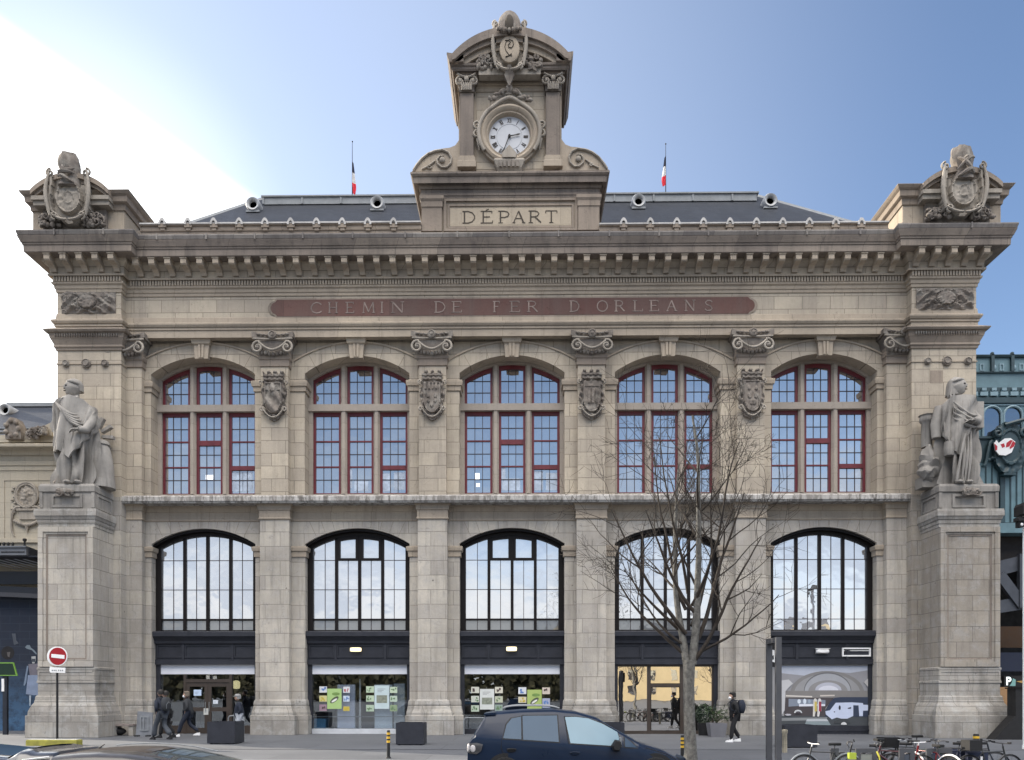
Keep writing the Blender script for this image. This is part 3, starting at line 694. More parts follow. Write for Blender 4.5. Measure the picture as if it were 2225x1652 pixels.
def upper_window(i, c):
    w_ = empty('arched_window', (0,0,0), parent=ST)
    fi = arcf(c, HW, ZU_S, ZU_R); f2 = arcf(c, HW-.17, ZU_S, ZU_R-.10)
    def inner(x): return f2(max(c-HW+.17, min(c+HW-.17, x)))-.02
    m = MB()   # stone frame and mullions
    strip(m, lin(c-HW, c+HW, 30), lambda x: inner(x), lambda x: fi(x)+.1, YW-.12, YW+.3)
    m.box(c-HW, c-2.02, YW-.12, YW+.3, ZU_B-.1, ZU_S-.02); m.box(c+2.02, c+HW, YW-.12, YW+.3, ZU_B-.1, ZU_S-.02)
    m.box(c-2.02, c+2.02, YW-.14, YW+.3, ZU_B-.35, ZU_B)
    m.box(c-HW-.02, c+HW+.02, YW-.20, YW+.28, ZT0, ZT1)
    for s in (-1,1):
        x = c+s*.70
        for za, zb in ((ZU_B, ZT0), (ZT1, inner(x))):
            m.loft([[(x-.135,YW+.2,z),(x-.135,YW-.06,z),(x-.06,YW-.17,z),(x+.06,YW-.17,z),(x+.135,YW-.06,z),(x+.135,YW+.2,z)] for z in (za,zb)])
    recalc(m.build('mullion_frame', M['mullion'], w_))
    red = MB(); bar = MB(); gl = MB(); T = .10
    for k, (a, b) in enumerate(((-2.02,-.835),(-.565,.565),(.835,2.02))):
        a += c; b += c
        casement = (i % 2 == 0 and k == 1)
        # lower light
        z0, z1 = ZU_B, ZT0
        red.box(a, a+T, YW, YW+.1, z0, z1); red.box(b-T, b, YW, YW+.1, z0, z1)
        red.box(a+T, b-T, YW, YW+.1, z0, z0+.07); red.box(a+T, b-T, YW, YW+.1, z1-.16, z1)
        for r, z in enumerate(rows_l[1:-1], 1):
            if r == 2: red.box(a+T, b-T, YW+.01, YW+.08, z-.028, z+.028) if not (k == 2) else red.box(a+T, b-T, YW-.02, YW+.09, z-.13, z+.05)
            elif r == 4: red.box(a+T, b-T, YW+.01, YW+.08, z-.028, z+.028) if not casement else red.box(a+T, b-T, YW-.02, YW+.09, z-.16, z+.05)
            else: bar.box(a+T, b-T, YW+.03, YW+.07, z-.013, z+.013)
        for q in (1,2):
            x = a+T+(b-a-2*T)*q/3; bar.box(x-.013, x+.013, YW+.035, YW+.065, z0+.07, z1-.16)
        for r in range(6):
            for q in range(3):
                xa = a+T+(b-a-2*T)*q/3; xb = a+T+(b-a-2*T)*(q+1)/3
                cell(gl, xa, xb, rows_l[r] if r else z0+.05, rows_l[r+1] if r < 5 else z1-.1, YW+.06, tilt=.009)
        gl.mark()
        # arched upper light
        z0 = ZT1
        def tp(x): return inner(x)
        red.box(a, a+T, YW, YW+.1, z0, tp(a)+.01); red.box(b-T, b, YW, YW+.1, z0, tp(b)+.01)
        red.box(a+T, b-T, YW, YW+.1, z0, z0+.05)
        strip(red, lin(a, b, 10), lambda x: tp(x)-.17, lambda x: tp(x)+.01, YW-.003, YW+.1)
        for z in rows_u[1:4]:
            xs = [x for x in lin(a+T, b-T, 24) if tp(x)-.15 > z]
            if len(xs) > 2: bar.box(xs[0], xs[-1], YW+.03, YW+.07, z-.013, z+.013)
        for q in (1,2):
            x = a+T+(b-a-2*T)*q/3; bar.box(x-.013, x+.013, YW+.035, YW+.065, z0+.05, tp(x)-.15)
        for r in range(5):
            for q in range(3):
                xa = a+T+(b-a-2*T)*q/3; xb = a+T+(b-a-2*T)*(q+1)/3
                cell(gl, xa, xb, rows_u[r] if r else z0+.03, rows_u[r+1], YW+.06, lambda x: tp(x)-.12, tilt=.009)
        gl.mark()
    recalc(red.build('sash', M['redframe'], w_)); bar.build('glazing_bar', M['bar'], w_); gl.build_parts('pane', M['skyglass'], w_, None, False)
for i, c in enumerate(BAYC): upper_window(i, c)
# lit office ceiling panels and pale window linings glimpsed through the lowest panes
glow = emit('lit_ceiling_panel', (.95,.97,1.0), .35)
def lit(px0, px1, py0, py1, i):
    m = MB(); y = YW+.052; m.box(X(px0,y), X(px1,y), y, y+.004, Z(py1,y), Z(py0,y)); m.build('ceiling_light', glow, ST)
lit(1032.5,1042,1028,1042,2); lit(1034.5,1042.5,1050,1058,2); lit(447,463,1030,1040,0)
M['lining'] = paint('pale_inner_lining', (.42,.50,.62), .5, var=.25, scale=4)
for px0, px1, py0, py1 in ((502,528,1024,1066),(527,549,1024,1066),(824,848,1028,1067),(856,880,1026,1064),(754,765,1018,1060),(1159,1180,1024,1066),(1186,1211,1028,1066),(1090,1098,1016,1066),(1098,1130,1040,1066),(770,800,1044,1066)):
    m = MB(); y = YW+.054; m.box(X(px0,y), X(px1,y), y, y+.003, Z(py1,y), Z(py0,y)); m.build('inner_lining', M['lining'], ST)
# ---- lower storey
YL = 0.40
ZS0, ZS1 = Z(1382,YL-.2), Z(1371,YL-.2)
lamp_on = emit('lit_lamp_glass', (1.0,0.84,0.52), .75)
def lower_window(i, c):
    w_ = empty('arched_window', (0,0,0), parent=ST)
    f1 = arcf(c, HW, ZL_S, ZL_R)
    def top(x, d=.0): return f1(max(c-HW+.001, min(c+HW-.001, x)))-d
    fr = MB(); bar = MB(); gl = MB(); lg = MB()
    strip(fr, lin(c-HW, c+HW, 30), lambda x: top(x,.24), lambda x: top(x,-.02), YL-.1, YL+.25)
    strip(fr, lin(c-HW+.002, c+HW-.002, 30), lambda x: top(x,.10), lambda x: top(x,.01), YL-.32, YL-.1)
    fr.box(c-HW, c-1.96, YL-.08, YL+.25, ZS1, ZL_S-.1); fr.box(c+1.96, c+HW, YL-.08, YL+.25, ZS1, ZL_S-.1)
    zr = Z(1346,YL); zb = Z(1369,YL)
    two = i in (1,2)
    mm = [-.98,0,.98]
    for k, q in enumerate(mm): fr.box(c+q-.062, c+q+.062, YL-.04, YL+.12, ZS1, top(c+q,.15))
    if i != 4: fr.box(c-1.96, c+1.96, YL-.03, YL+.1, zr-.045, zr+.035)
    fr.box(c-1.96, c+1.96, YL-.05, YL+.1, ZS1, zb)
    hz = [Z(1281,YL), Z(1217,YL)]
    edges = [-1.96,-.98,0,.98,1.96]
    for k in range(4):
        a, b = c+edges[k], c+edges[k+1]; mid = (a+b)/2
        a += .06 if k else 0; b -= .06 if k < 3 else 0
        opn = two and k in (1,2)
        zt = top(mid,.2)
        bar.box(mid-.012, mid+.012, YL+.01, YL+.05, zb, hz[1] if opn else zt)
        for z in hz:
            if opn and z == hz[1]: continue
            bar.box(a, b, YL+.005, YL+.045, z-.012, z+.012)
        if i == 4: bar.box(a, b, YL+.005, YL+.045, zr-.012, zr+.012)
        if opn:
            z0 = hz[1]-.01
            fr.box(a, a+.10, YL-.07, YL+.06, z0, top(a,.2)); fr.box(b-.10, b, YL-.07, YL+.06, z0, top(b,.2)); fr.box(a+.1, b-.1, YL-.07, YL+.06, z0, z0+.09)
            strip(fr, lin(a+.1,b-.1,5), lambda x: top(x,.36), lambda x: top(x,.2), YL-.07, YL+.06)
            cell(gl, a+.1, b-.1, z0+.09, 99, YL+.03, lambda x: top(x,.34), tilt=.004)
        zz_ = [zr if i != 4 else zb] + hz + [99]
        if i == 4: zz_ = [zb, zr] + hz + [99]
        for r in range(len(zz_)-1):
            if opn and zz_[r] == hz[1]: continue
            for (xa, xb) in ((a,mid),(mid,b)):
                cell(gl, xa, xb, zz_[r], zz_[r+1] if zz_[r+1] < 90 else 99, YL+.03, (lambda x: top(x,.22)) if zz_[r+1] > 90 else None, tilt=.008)
        gl.mark()
        if i != 4:
            for (xa, xb) in ((a,mid),(mid,b)): cell(lg, xa, xb, zb, zr-.03, YL+.035, tilt=.004)
    recalc(fr.build('window_frame', M['iron'], w_)); bar.build('glazing_bar', M['bar'], w_); gl.build_parts('pane', M['brightglass'], w_, None, False)
    if lg.v: lg.build('lower_pane', M['lowglass'], w_)
    # painted shop front: sill cornice, panelled fascia, plain band
    s_ = empty('shop_front', (0,0,0), parent=ST)
    m = MB()
    x0, x1 = c-HW+.001, c+HW-.001
    m.sweep([(p, Z(py, YL-.05-p)) for py,p in [(1399,.10),(1398,.16),(1392,.18),(1386,.26),(1383,.30),(1382,.34),(1373,.34),(1371,.28)]], [(x0,YL-.05),(x1,YL-.05)])
    m.box(x0, x1, YL-.10, YL+.2, Z(1433,YL-.1), Z(1398,YL-.1))
    m.box(x0, x1, YL-.14, YL+.2, Z(1444,YL-.14), Z(1433,YL-.14)-.002)
    m.box(x0, c-2.02, YL-.06, YL+.3, 0, Z(1444,YL-.1)); m.box(c+2.02, x1, YL-.06, YL+.3, 0, Z(1444,YL-.1))
    for xa, xb in ((-2.12,-1.05),(-.93,1.05),(1.17,2.12)):
        za, zb2 = Z(1429,YL-.15), Z(1401,YL-.15); xa += c; xb += c; e = .05
        m.box(xa, xb, YL-.14, YL-.1, za, za+e); m.box(xa, xb, YL-.14, YL-.1, zb2-e, zb2); m.box(xa, xa+e, YL-.14, YL-.1, za+e, zb2-e); m.box(xb-e, xb, YL-.14, YL-.1, za+e, zb2-e)
    for xa in (-.99,1.11): m.box(c+xa-.05, c+xa+.05, YL-.16, YL-.1, Z(1434,YL-.15), Z(1399,YL-.15))
    m.build('fascia', M['slatepaint'], s_)
    return s_
SF = [lower_window(i, c) for i, c in enumerate(BAYC)]
# interiors behind the ground floor glass
for i, c in enumerate(BAYC[:4]):
    m = MB(); zt = Z(1434,YL)
    m.add([(c-2.05,YL+.21,0.0),(c+2.05,YL+.21,0.0),(c+2.05,4.6,0.0),(c-2.05,4.6,0.0),(c-2.05,YL+.21,zt),(c+2.05,YL+.21,zt),(c+2.05,4.6,zt),(c-2.05,4.6,zt)], [(0,1,2,3),(7,6,5,4),(3,2,6,7),(0,3,7,4),(2,1,5,6)])
    m.build('interior_wall', paint('dark_interior', (0.035,0.028,0.022), .8, var=.5, scale=1.5), SF[i])
ZB0, ZB1 = Z(1465,YL), Z(1444,YL)
for i in (0,1,2):
    c = BAYC[i]; m = MB(); m.box(c-2.015, c+2.015, YL+.02, YL+.05, ZB0, ZB1-.003); m.build('roller_blind', M['blind'], SF[i])
M['shopglass'] = clear_glass('shop_glass', .22)
M['doorglass'] = glassy('door_glass', (0.02,0.02,0.02), .8, (1,.97,.93), .005, .004)
ZSILL = Z(1584,YL)
M['sillw'] = paint('pale_grey_sill', (.50,.52,.55), .6)
for i in (1,2):
    c = BAYC[i]
    m = MB(); m.box(c-2.015, c+2.015, YL+.06, YL+.075, ZSILL, ZB0+.02); m.build('pane', M['shopglass'], SF[i])
    m = MB(); m.box(c-2.019, c+2.019, YL-.02, YL+.18, 0.0, ZSILL); m.build('sill', M['sillw'] if i == 1 else M['slatepaint'], SF[i])
# blue tub and dark crates on the floor behind the second bay window
m = MB(); xx = X(687,1.2); m.loft([[(xx-.5,.75,.05),(xx+.5,.75,.05),(xx+.5,1.3,.05),(xx-.5,1.3,.05)],[(xx-.58,.72,.62),(xx+.55,.72,.62),(xx+.55,1.35,.62),(xx-.58,1.35,.62)]]); tag(m.build('storage_tub', paint('blue_plastic', (.12,.30,.50), .5)), 'blue plastic tub on the floor at the left of the second bay window', 'tub')
# bay one: glazed wooden double doors
c = BAYC[0]
M['doorwood'] = paint('dark_brown_door_paint', (0.045,0.033,0.026), .45, var=.2)
m = MB(); m.box(c-2.015, c-1.02, YL+.06, YL+.075, .35, ZB0+.02); m.box(c+1.02, c+2.015, YL+.06, YL+.075, .35, ZB0+.02); m.box(c-1.0, c+1.0, YL+.06, YL+.075, 2.25, ZB0+.02); m.build('pane', M['shopglass'], SF[0])
m = MB(); m.box(c-2.019, c-1.0, YL, YL+.14, 0, .35); m.box(c+1.0, c+2.019, YL, YL+.14, 0, .35); m.box(c-1.03, c-.93, YL-.02, YL+.16, 0, ZB0); m.box(c+.93, c+1.03, YL-.02, YL+.16, 0, ZB0); m.box(c-.93, c+.93, YL-.02, YL+.16, 2.18, 2.32); m.build('door_frame', M['doorwood'], SF[0])
for s in (-1,1):
    xa, xb = (c-.93, c-.005) if s < 0 else (c+.005, c+.93)
    m = MB(); m.box(xa, xa+.14, YL+.01, YL+.08, .02, 2.17); m.box(xb-.14, xb, YL+.01, YL+.08, .02, 2.17)
    for z0, z1 in ((.02,.25),(.95,1.12),(2.0,2.17)): m.box(xa+.14, xb-.14, YL+.012, YL+.078, z0, z1)
    d = m.build('door', M['doorwood'], SF[0])
    m = MB(); m.box(xa+.14, xb-.14, YL+.04, YL+.05, .25, .95); m.box(xa+.14, xb-.14, YL+.04, YL+.05, 1.12, 2.0); m.build('pane', M['shopglass'], d)
    m = MB(); m.tube([(xb-.07 if s<0 else xa+.07, YL-.05, .95),(xb-.07 if s<0 else xa+.07, YL-.05, 1.35)], .014); m.build('handle', M['zinc'], d)
# bay four: brown metal framed glass doors that mirror the sunlit houses opposite
c = BAYC[3]; s4 = SF[3]
def xb4(cx): return X(1251.7+cx/3.06, YL)
m = MB()
zt = Z(1434,YL)
for a, b in ((262,278),(474,497),(692,722),(905,945)): m.box(xb4(a), min(xb4(b), c+2.018), YL-.0, YL+.14, 0.0, zt)
m.box(xb4(278), xb4(905), YL+.003, YL+.13, Z(1449,YL), zt)
m.box(xb4(497), xb4(692), YL+.003, YL+.13, Z(1493,YL), Z(1486,YL)); m.box(xb4(278), xb4(905), YL+.002, YL+.13, 0, Z(1588,YL))
m.build('door_frame', M['doorwood'], s4)
m = MB(); 
for a, b in ((278,474),(722,905)): m.box(xb4(a), xb4(b), YL+.06, YL+.07, Z(1588,YL), Z(1449,YL))
m.box(xb4(497), xb4(692), YL+.061, YL+.071, Z(1485,YL), Z(1449,YL)); m.build('pane', M['doorglass'], s4)
m = MB(); m.box(xb4(497)+.03, xb4(692)-.03, YL+.05, YL+.06, Z(1587,YL), Z(1494,YL)); d = m.build('door', M['doorglass'], s4)
# the fascia lamps and the vent grille
def fascia_lamp(x0, x1, z0, z1, lit, par):
    m = MB(); n = 10; xc = (x0+x1)/2; zc = (z0+z1)/2; hx = (x1-x0)/2; hz_ = (z1-z0)/2
    rings = []
    for y, s in ((YL-.10,.8),(YL-.16,1),(YL-.24,1),(YL-.29,.75)):
        rings.append([(xc+hx*s*max(-1,min(1,1.3*math.cos(a))), y, zc+hz_*s*max(-1,min(1,1.3*math.sin(a)))) for a in lin(0,2*math.pi*(1-1/16),15)])
    m.loft(rings); o = recalc(m.build('lamp_glass', lamp_on if lit else M['white'], par, smooth=50))
    m = MB(); m.box(x0+.02, x1-.02, YL-.14, YL-.1, z0-.01, z1+.03); m.box(x0-.02, x1+.02, YL-.30, YL-.11, z1+.005, z1+.025); m.build('lamp_housing', M['slatepaint'] if lit else M['white'], o)
fascia_lamp(X(761,YL-.2), X(785,YL-.2), Z(1416,YL-.2), Z(1407,YL-.2), True, SF[1])
fascia_lamp(X(1100,YL-.2), X(1123,YL-.2), Z(1415,YL-.2), Z(1405.5,YL-.2), True, SF[2])
fascia_lamp(X(1773,YL-.2), X(1801,YL-.2), Z(1420,YL-.2), Z(1411,YL-.2), False, SF[4])
m = MB(); xa, xb, za, zb = X(1831,YL-.2), X(1893,YL-.2), Z(1427,YL-.2), Z(1408,YL-.2); e = .06
m.box(xa,xb,YL-.17,YL-.1,za,za+e); m.box(xa,xb,YL-.17,YL-.1,zb-e,zb); m.box(xa,xa+e,YL-.17,YL-.1,za+e,zb-e); m.box(xb-e,xb,YL-.17,YL-.1,za+e,zb-e); m.box(xa+e,xb-e,YL-.14,YL-.12,zb-e-.08,zb-e-.05)
m.build('vent_grille', M['white'], SF[4])
# ---- things shown behind or on the glass: posters and exhibition panels
def poster(x0, x1, z0, z1, y, colr, label, style, group='posters in the station windows', seed=0):
    o = MB(); o.box(x0, x1, y, y+.006, z0, z1)
    p = o.build('poster', paint('poster_paper', colr, .6, var=.06, scale=6))
    tag(p, label, 'poster', group)
    r = random.Random(seed); m = MB(); w_, h = x1-x0, z1-z0
    if style == 'leaf':
        m.prism([(x0+w_*(.5+.30*math.cos(a)), z0+h*(.45+.13*math.sin(a)+.12*math.cos(a))) for a in lin(0,5.9,14)], y-.003, y); mc = (0.07,.08,.05)
        m.build('print', paint('poster_print', mc, .6), p)
        m = MB(); m.prism([(x0+w_*(.5+.20*math.cos(a)), z0+h*(.42+.06*math.sin(a)+.08*math.cos(a))) for a in lin(0,5.9,12)], y-.005, y-.003); m.build('print', paint('poster_print_white', (.7,.7,.66), .6), p)
        m = MB(); m.prism([(x0+w_*(.6+.28*math.cos(a)), z0+h*(.74+.08*math.sin(a))) for a in lin(0,5.9,12)], y-.003, y); m.build('print', paint('poster_print_green', (.16,.27,.07), .6), p)
    elif style == 'board':
        m.box(x0+w_*.14, x0+w_*.86, y-.003, y, z0+h*.25, z0+h*.58); m.build('print', paint('poster_photo', (.22,.24,.19), .6, var=.4, scale=9), p)
        m = MB()
        for k in range(3): m.box(x0+w_*.2, x0+w_*(.5+.12*k), y-.003, y, z0+h*(.72+.06*k), z0+h*(.735+.06*k))
        m.build('print', paint('poster_text', (.15,.16,.17), .6), p)
    else:
        for k in range(5):
            a = x0+w_*r.uniform(.1,.7); b = z0+h*r.uniform(.1,.6); m.box(a, a+w_*r.uniform(.08,.25), y-.003-.001*k, y, b, b+h*r.uniform(.15,.35))
        cc = {'blue':(.10,.20,.45),'red':(.35,.03,.06),'yellow':(.5,.38,.03),'green':(.12,.2,.10),'dark':(.08,.05,.05)}[style]
        m.build('print', paint('poster_ink', cc, .6), p)
    return p
y1 = YL+.045
D6x = lambda cx: X(591+cx/3.047, YL); D6z = lambda cy: Z(1112.7+cy/3.047, YL)
wh, pg, lg_ = (.62,.64,.66), (.45,.55,.40), (.36,.52,.20)
PP = [(312,362,1155,1196,wh,'small white and blue photo sheet, top of the left column in the second bay window','blue'),
 (312,362,1216,1256,(.55,.52,.25),'small yellowish photo sheet in the middle of the left column, second bay window','yellow'),
 (312,360,1275,1318,(.30,.2,.25),'small dark purple photo sheet at the foot of the left column, second bay window','dark'),
 (364,459,1170,1304,lg_,'large bright green poster with a white leaf shape in the second bay window','leaf'),
 (470,514,1157,1197,wh,'small sheet with a dark red picture on the grey exhibition panel, second bay','red'),
 (470,512,1217,1256,(.5,.58,.68),'small blue sheet in the middle of the grey exhibition panel, second bay','blue'),
 (470,512,1288,1318,(.5,.4,.08),'small golden yellow sheet low on the grey exhibition panel, second bay','yellow'),
 (622,674,1154,1196,pg,'small pale green sheet at the top beside the wide pale panel, second bay','green'),
 (622,674,1215,1256,pg,'small pale green sheet in the middle beside the wide pale panel, second bay','green'),
 (622,674,1278,1321,(.40,.50,.38),'small pale green sheet at the bottom beside the wide pale panel, second bay','green'),
 (677,775,1148,1304,(.50,.60,.62),'wide pale blue-green board with a grey picture, second bay window','board'),
 (780,828,1158,1198,(.5,.6,.45),'small green photo sheet, top of the right column in the second bay window','green'),
 (780,828,1217,1257,(.45,.55,.45),'small green photo sheet in the middle of the right column, second bay window','green'),
 (780,828,1278,1320,(.25,.33,.2),'small dark green photo sheet at the foot of the right column, second bay window','green'),
 (1318,1371,1158,1199,(.58,.58,.5),'small cream sheet at the top of the left column, third bay window','dark'),
 (1318,1371,1218,1260,(.55,.57,.5),'small cream sheet in the middle of the left column, third bay window','green'),
 (1318,1371,1280,1322,(.45,.52,.42),'small greenish sheet at the foot of the left column, third bay window','green'),
 (1376,1471,1172,1308,(.60,.62,.60),'wide white board with a grey landscape picture, third bay window','board'),
 (1476,1528,1158,1200,(.6,.58,.48),'small cream sheet at the top right of the white board, third bay window','dark'),
 (1476,1528,1220,1262,(.48,.5,.38),'small olive sheet to the right of the white board, third bay window','green'),
 (1476,1526,1276,1318,(.25,.32,.28),'small dark green sheet low beside the white board, third bay window','green'),
 (1631,1684,1160,1206,wh,'small white sheet with blue picture left of the green poster, third bay window','blue'),
 (1631,1684,1224,1264,(.6,.55,.40),'small cream sheet under the white and blue one, third bay window','yellow'),
 (1690,1786,1177,1312,(.36,.46,.14),'large yellow-green poster with a dark bird shape, third bay window','leaf'),
 (1790,1841,1162,1206,(.6,.52,.45),'small pinkish cream sheet right of the green poster, third bay window','dark'),
 (1790,1841,1234,1296,(.35,.38,.5),'small blue and white picture low right of the green poster, third bay window','blue')]
for k, (a, b, t0, t1, cc, lab, st) in enumerate(PP):
    poster(D6x(a), D6x(b), D6z(t1), D6z(t0), y1-.002*(k%2), cc, lab, st, seed=k)
def panel(a, b, t0, t1, y, cc, lab):
    f = (y-CAMY)/(YL-CAMY)
    x0, x1 = X(591+a/3.047, y), X(591+b/3.047, y); z0, z1 = Z(1112.7+t1/3.047,y), Z(1112.7+t0/3.047,y)
    z0 = max(z0, ZSILL-.1)
    m = MB(); m.box(x0, x1, y, y+.04, z0, z1); r = m.build('exhibition_panel', paint('panel_face', cc, .6, var=.05))
    m = MB(); m.box(x0, x0+.03, y-.01, y, z0, z1); m.box(x1-.03, x1, y-.01, y, z0, z1); m.box((x0+x1)/2-.02, (x0+x1)/2+.02, y+.05, y+.35, 0, z0+.3); m.build('panel_edge', M['zinc'], r)
    tag(r, lab, 'display panel', 'exhibition panels behind the glass')
panel(430,553,1143,1432,.62,(.55,.58,.70),'tall lilac grey display panel standing behind the green poster, second bay')
panel(676,800,1143,1432,.64,(.62,.70,.78),'tall pale blue display panel behind the wide board, second bay')
panel(803,882,1136,1432,.80,(.58,.64,.70),'tall grey-blue display panel at the right end of the second bay window')
m = MB(); x0, x1 = X(591+574/3.047,.9), X(591+590/3.047,.9); m.loft([[(x0,.9,0.1),(x1,.9,.1),(x1,.94,.1),(x0,.94,.1)],[(x0+.03,.9,Z(1112.7+1105/3.047,.9)),(x1-.02,.9,Z(1112.7+1105/3.047,.9)),(x1-.02,.94,Z(1112.7+1105/3.047,.9)),(x0+.03,.94,Z(1112.7+1105/3.047,.9))]])
tag(m.build('rolled_banner', M['white']), 'narrow white rolled banner standing upright in the middle of the second bay window', 'banner')
m = MB(); m.box(D6x(255), D6x(872), YL+.09, YL+.11, D6z(1359), D6z(1354)); m.build('rail', M['zinc'], SF[1])
def notice(a, b, t0, t1, lab, colr=(.62,.66,.72)):
    dx = lambda v: X(v/3.272, YL-.02); dz = lambda v: Z(1147.4+v/3.272, YL-.02)
    m = MB(); m.box(dx(a), dx(b), YL-.006, YL, dz(t1), dz(t0)); o = m.build('notice', paint('notice_paper', colr, .6, var=.04)); tag(o, lab, 'notice', 'paper notices on the brown double doors')
    m = MB(); w_ = dx(b)-dx(a); h = dz(t0)-dz(t1)
    for k in range(3): m.box(dx(a)+w_*.2, dx(a)+w_*(.5+.1*k), YL-.009, YL-.006, dz(t1)+h*(.3+.15*k), dz(t1)+h*(.33+.15*k))
    m.build('print', M['zinc'], o)
notice(1376,1430,1150,1193,'pale blue square notice on the left leaf of the brown doors',(.50,.62,.80))
notice(1514,1549,1224,1251,'small white notice on the right leaf of the brown doors')
notice(1447,1480,1283,1329,'upright off-white notice low at the meeting of the two brown doors',(.55,.55,.52))
for a, b in ((1355,1406),(1518,1568)):
    m = MB(); m.box(X(a/3.272,2.2), X(b/3.272,2.2), 2.2, 2.3, Z(1147.4+1116/3.272,2.2), Z(1147.4+1106/3.272,2.2)); o = m.build('tube', emit('lit_tube', (1,.95,.9), 1.4), SF[0]); o.name = 'ceiling_light'
m = MB(); m.lathe([(.02,0),(.13,.02),(.16,.12),(.16,.3),(.10,.36),(.02,.38)], (X(1680/3.272,1.6),1.6,Z(1147.4+1145/3.272,1.6)), 14)
m.build('ceiling_light', emit('warm_globe', (1,.85,.45), .5), SF[0], smooth=60)
# ---- bay five: the big printed picture of the future hall (a flat picture with flat coloured shapes)
c = BAYC[4]; YB = YL-.02
bx = lambda v: X(1668.8+v/6.986, YB); bz = lambda v: Z(1376.8+v/6.986, YB)
m = MB(); m.box(c-2.015, c+2.015, YB+.01, YB+.04, bz(1395), bz(440)); BB = m.build('picture_hoarding', paint('picture_ground', (.30,.30,.31), .5, var=.1, scale=1.2))
tag(BB, 'large printed picture of a white vaulted station hall with a train, filling the right-hand bay', 'billboard')
m = MB(); m.box(c-2.02, c+2.02, YL-.1, YL+.1, bz(1560)-.6 if False else 0, bz(1395)-.002); m.box(c-2.02, c+2.02, YL-.13, YL-.1, bz(1480), bz(1450)); m.build('stall_riser', M['slatepaint'], SF[4])
lay = [0]
def flat(pts, cc, nm='printed_shape', var=.05):
    lay[0] += 1; m = MB(); y = YB+.01-.0015*lay[0]
    m.prism([(max(c-2.01,min(c+2.01,bx(a))), bz(b)) for a,b in pts], y-.001, YB+.01); return m.build(nm, paint('ink_%d' % lay[0], cc, .5, var=var), BB)
def ell(cx, cy, rx, ry, a0=0, a1=360, n=20): return [(cx+rx*math.cos(R(a)), cy+ry*math.sin(R(a))) for a in lin(a0,a1,n)]
flat([(180,495),(1548,495),(1548,960),(180,960)], (.26,.26,.28))
flat([(180,495),(1548,495),(1548,560),(1250,600),(900,580),(550,640),(180,600)], (.42,.45,.53))
flat(ell(900,900,560,330,180,360), (.20,.195,.195)); flat(ell(900,905,500,290,180,360), (.27,.27,.28))
flat(ell(905,870,360,280,180,360), (.13,.13,.14)); flat(ell(905,880,350,270,180,360), (.33,.34,.37))
flat(ell(910,880,300,170,180,360), (.24,.235,.24)); flat(ell(915,862,200,118,180,360), (.42,.43,.50)); flat(ell(915,862,150,70,180,360), (.60,.61,.68))
flat([(180,870),(1548,870),(1548,975),(180,975)], (.20,.19,.185)); flat([(270,935),(670,950),(670,968),(270,955)], (.62,.58,.54)); flat([(790,935),(1010,930),(1010,950),(790,955)], (.55,.50,.46))
flat([(250,975),(1000,975),(870,1130),(870,1250),(250,1250)], (.06,.05,.055))
flat([(310,990),(700,1000),(870,1010),(870,1070),(310,1110)], (.20,.23,.29)); flat([(470,1070),(865,1070),(865,1100),(470,1106)], (.66,.68,.76))
flat(ell(470,1030,26,34), (.62,.68,.76)); flat(ell(555,1030,24,40), (.60,.66,.75)); flat(ell(625,1030,20,30), (.30,.36,.44))
flat([(180,1250),(1548,1250),(1548,1395),(180,1395)], (.055,.062,.07)); flat([(200,1280),(900,1270),(880,1310),(200,1325)], (.22,.23,.24))
flat([(590,1296),(890,1296),(915,1330),(575,1330)], (.45,.48,.51)); flat([(575,1332),(915,1332),(950,1388),(555,1380)], (.22,.27,.29))
flat([(200,715),(310,700),(375,760),(300,830),(262,880),(250,1165),(200,1240)], (.50,.50,.52))
flat([(160,455),(188,450),(200,720),(160,720)], (.60,.62,.72))
flat([(1455,745),(1545,690),(1548,810)], (.42,.41,.41))
flat([(1010,975),(1100,965),(1548,965),(1548,1260),(870,1260),(870,1170),(940,1040)], (.028,.040,.075))
flat([(1025,1050),(1270,1045),(1435,1055),(1440,1080),(1550,1082),(1550,1168),(1438,1170),(1435,1252),(1380,1252),(1370,1090),(1290,1088),(1288,1250),(1200,1290),(1110,1290),(1040,1272),(965,1300),(872,1225),(868,1178),(935,1165)], (.52,.58,.74))
flat(ell(1083,1125,16,36), (.02,.02,.03)); flat([(1205,1128),(1258,1112),(1255,1140),(1205,1142)], (.02,.02,.03)); flat(ell(1003,1188,11,9), (.02,.02,.04))
flat(ell(1120,1360,120,70,180,360), (.045,.05,.055)); flat(ell(1146,1382,42,40,180,360), (.62,.63,.64))
for cx_, hh, c1, c2 in ((712,1130,(.62,.60,.56),(.50,.40,.10)),(778,1130,(.65,.63,.62),(.28,.03,.06))):
    flat([(cx_-26,1010),(cx_+24,1010),(cx_+26,1180),(cx_+5,1180),(cx_-8,1258),(cx_-36,1258)], c1); flat([(cx_-12,1030),(cx_+24,1035),(cx_+24,1180),(cx_-12,1180)], c2); flat(ell(cx_,1008,20,22), c1)
flat(ell(452,1205,60,48,180,360), (.55,.57,.6)); flat(ell(452,1212,44,34,180,360), (.06,.05,.06)); flat(ell(300,1232,46,14), (.45,.45,.5))
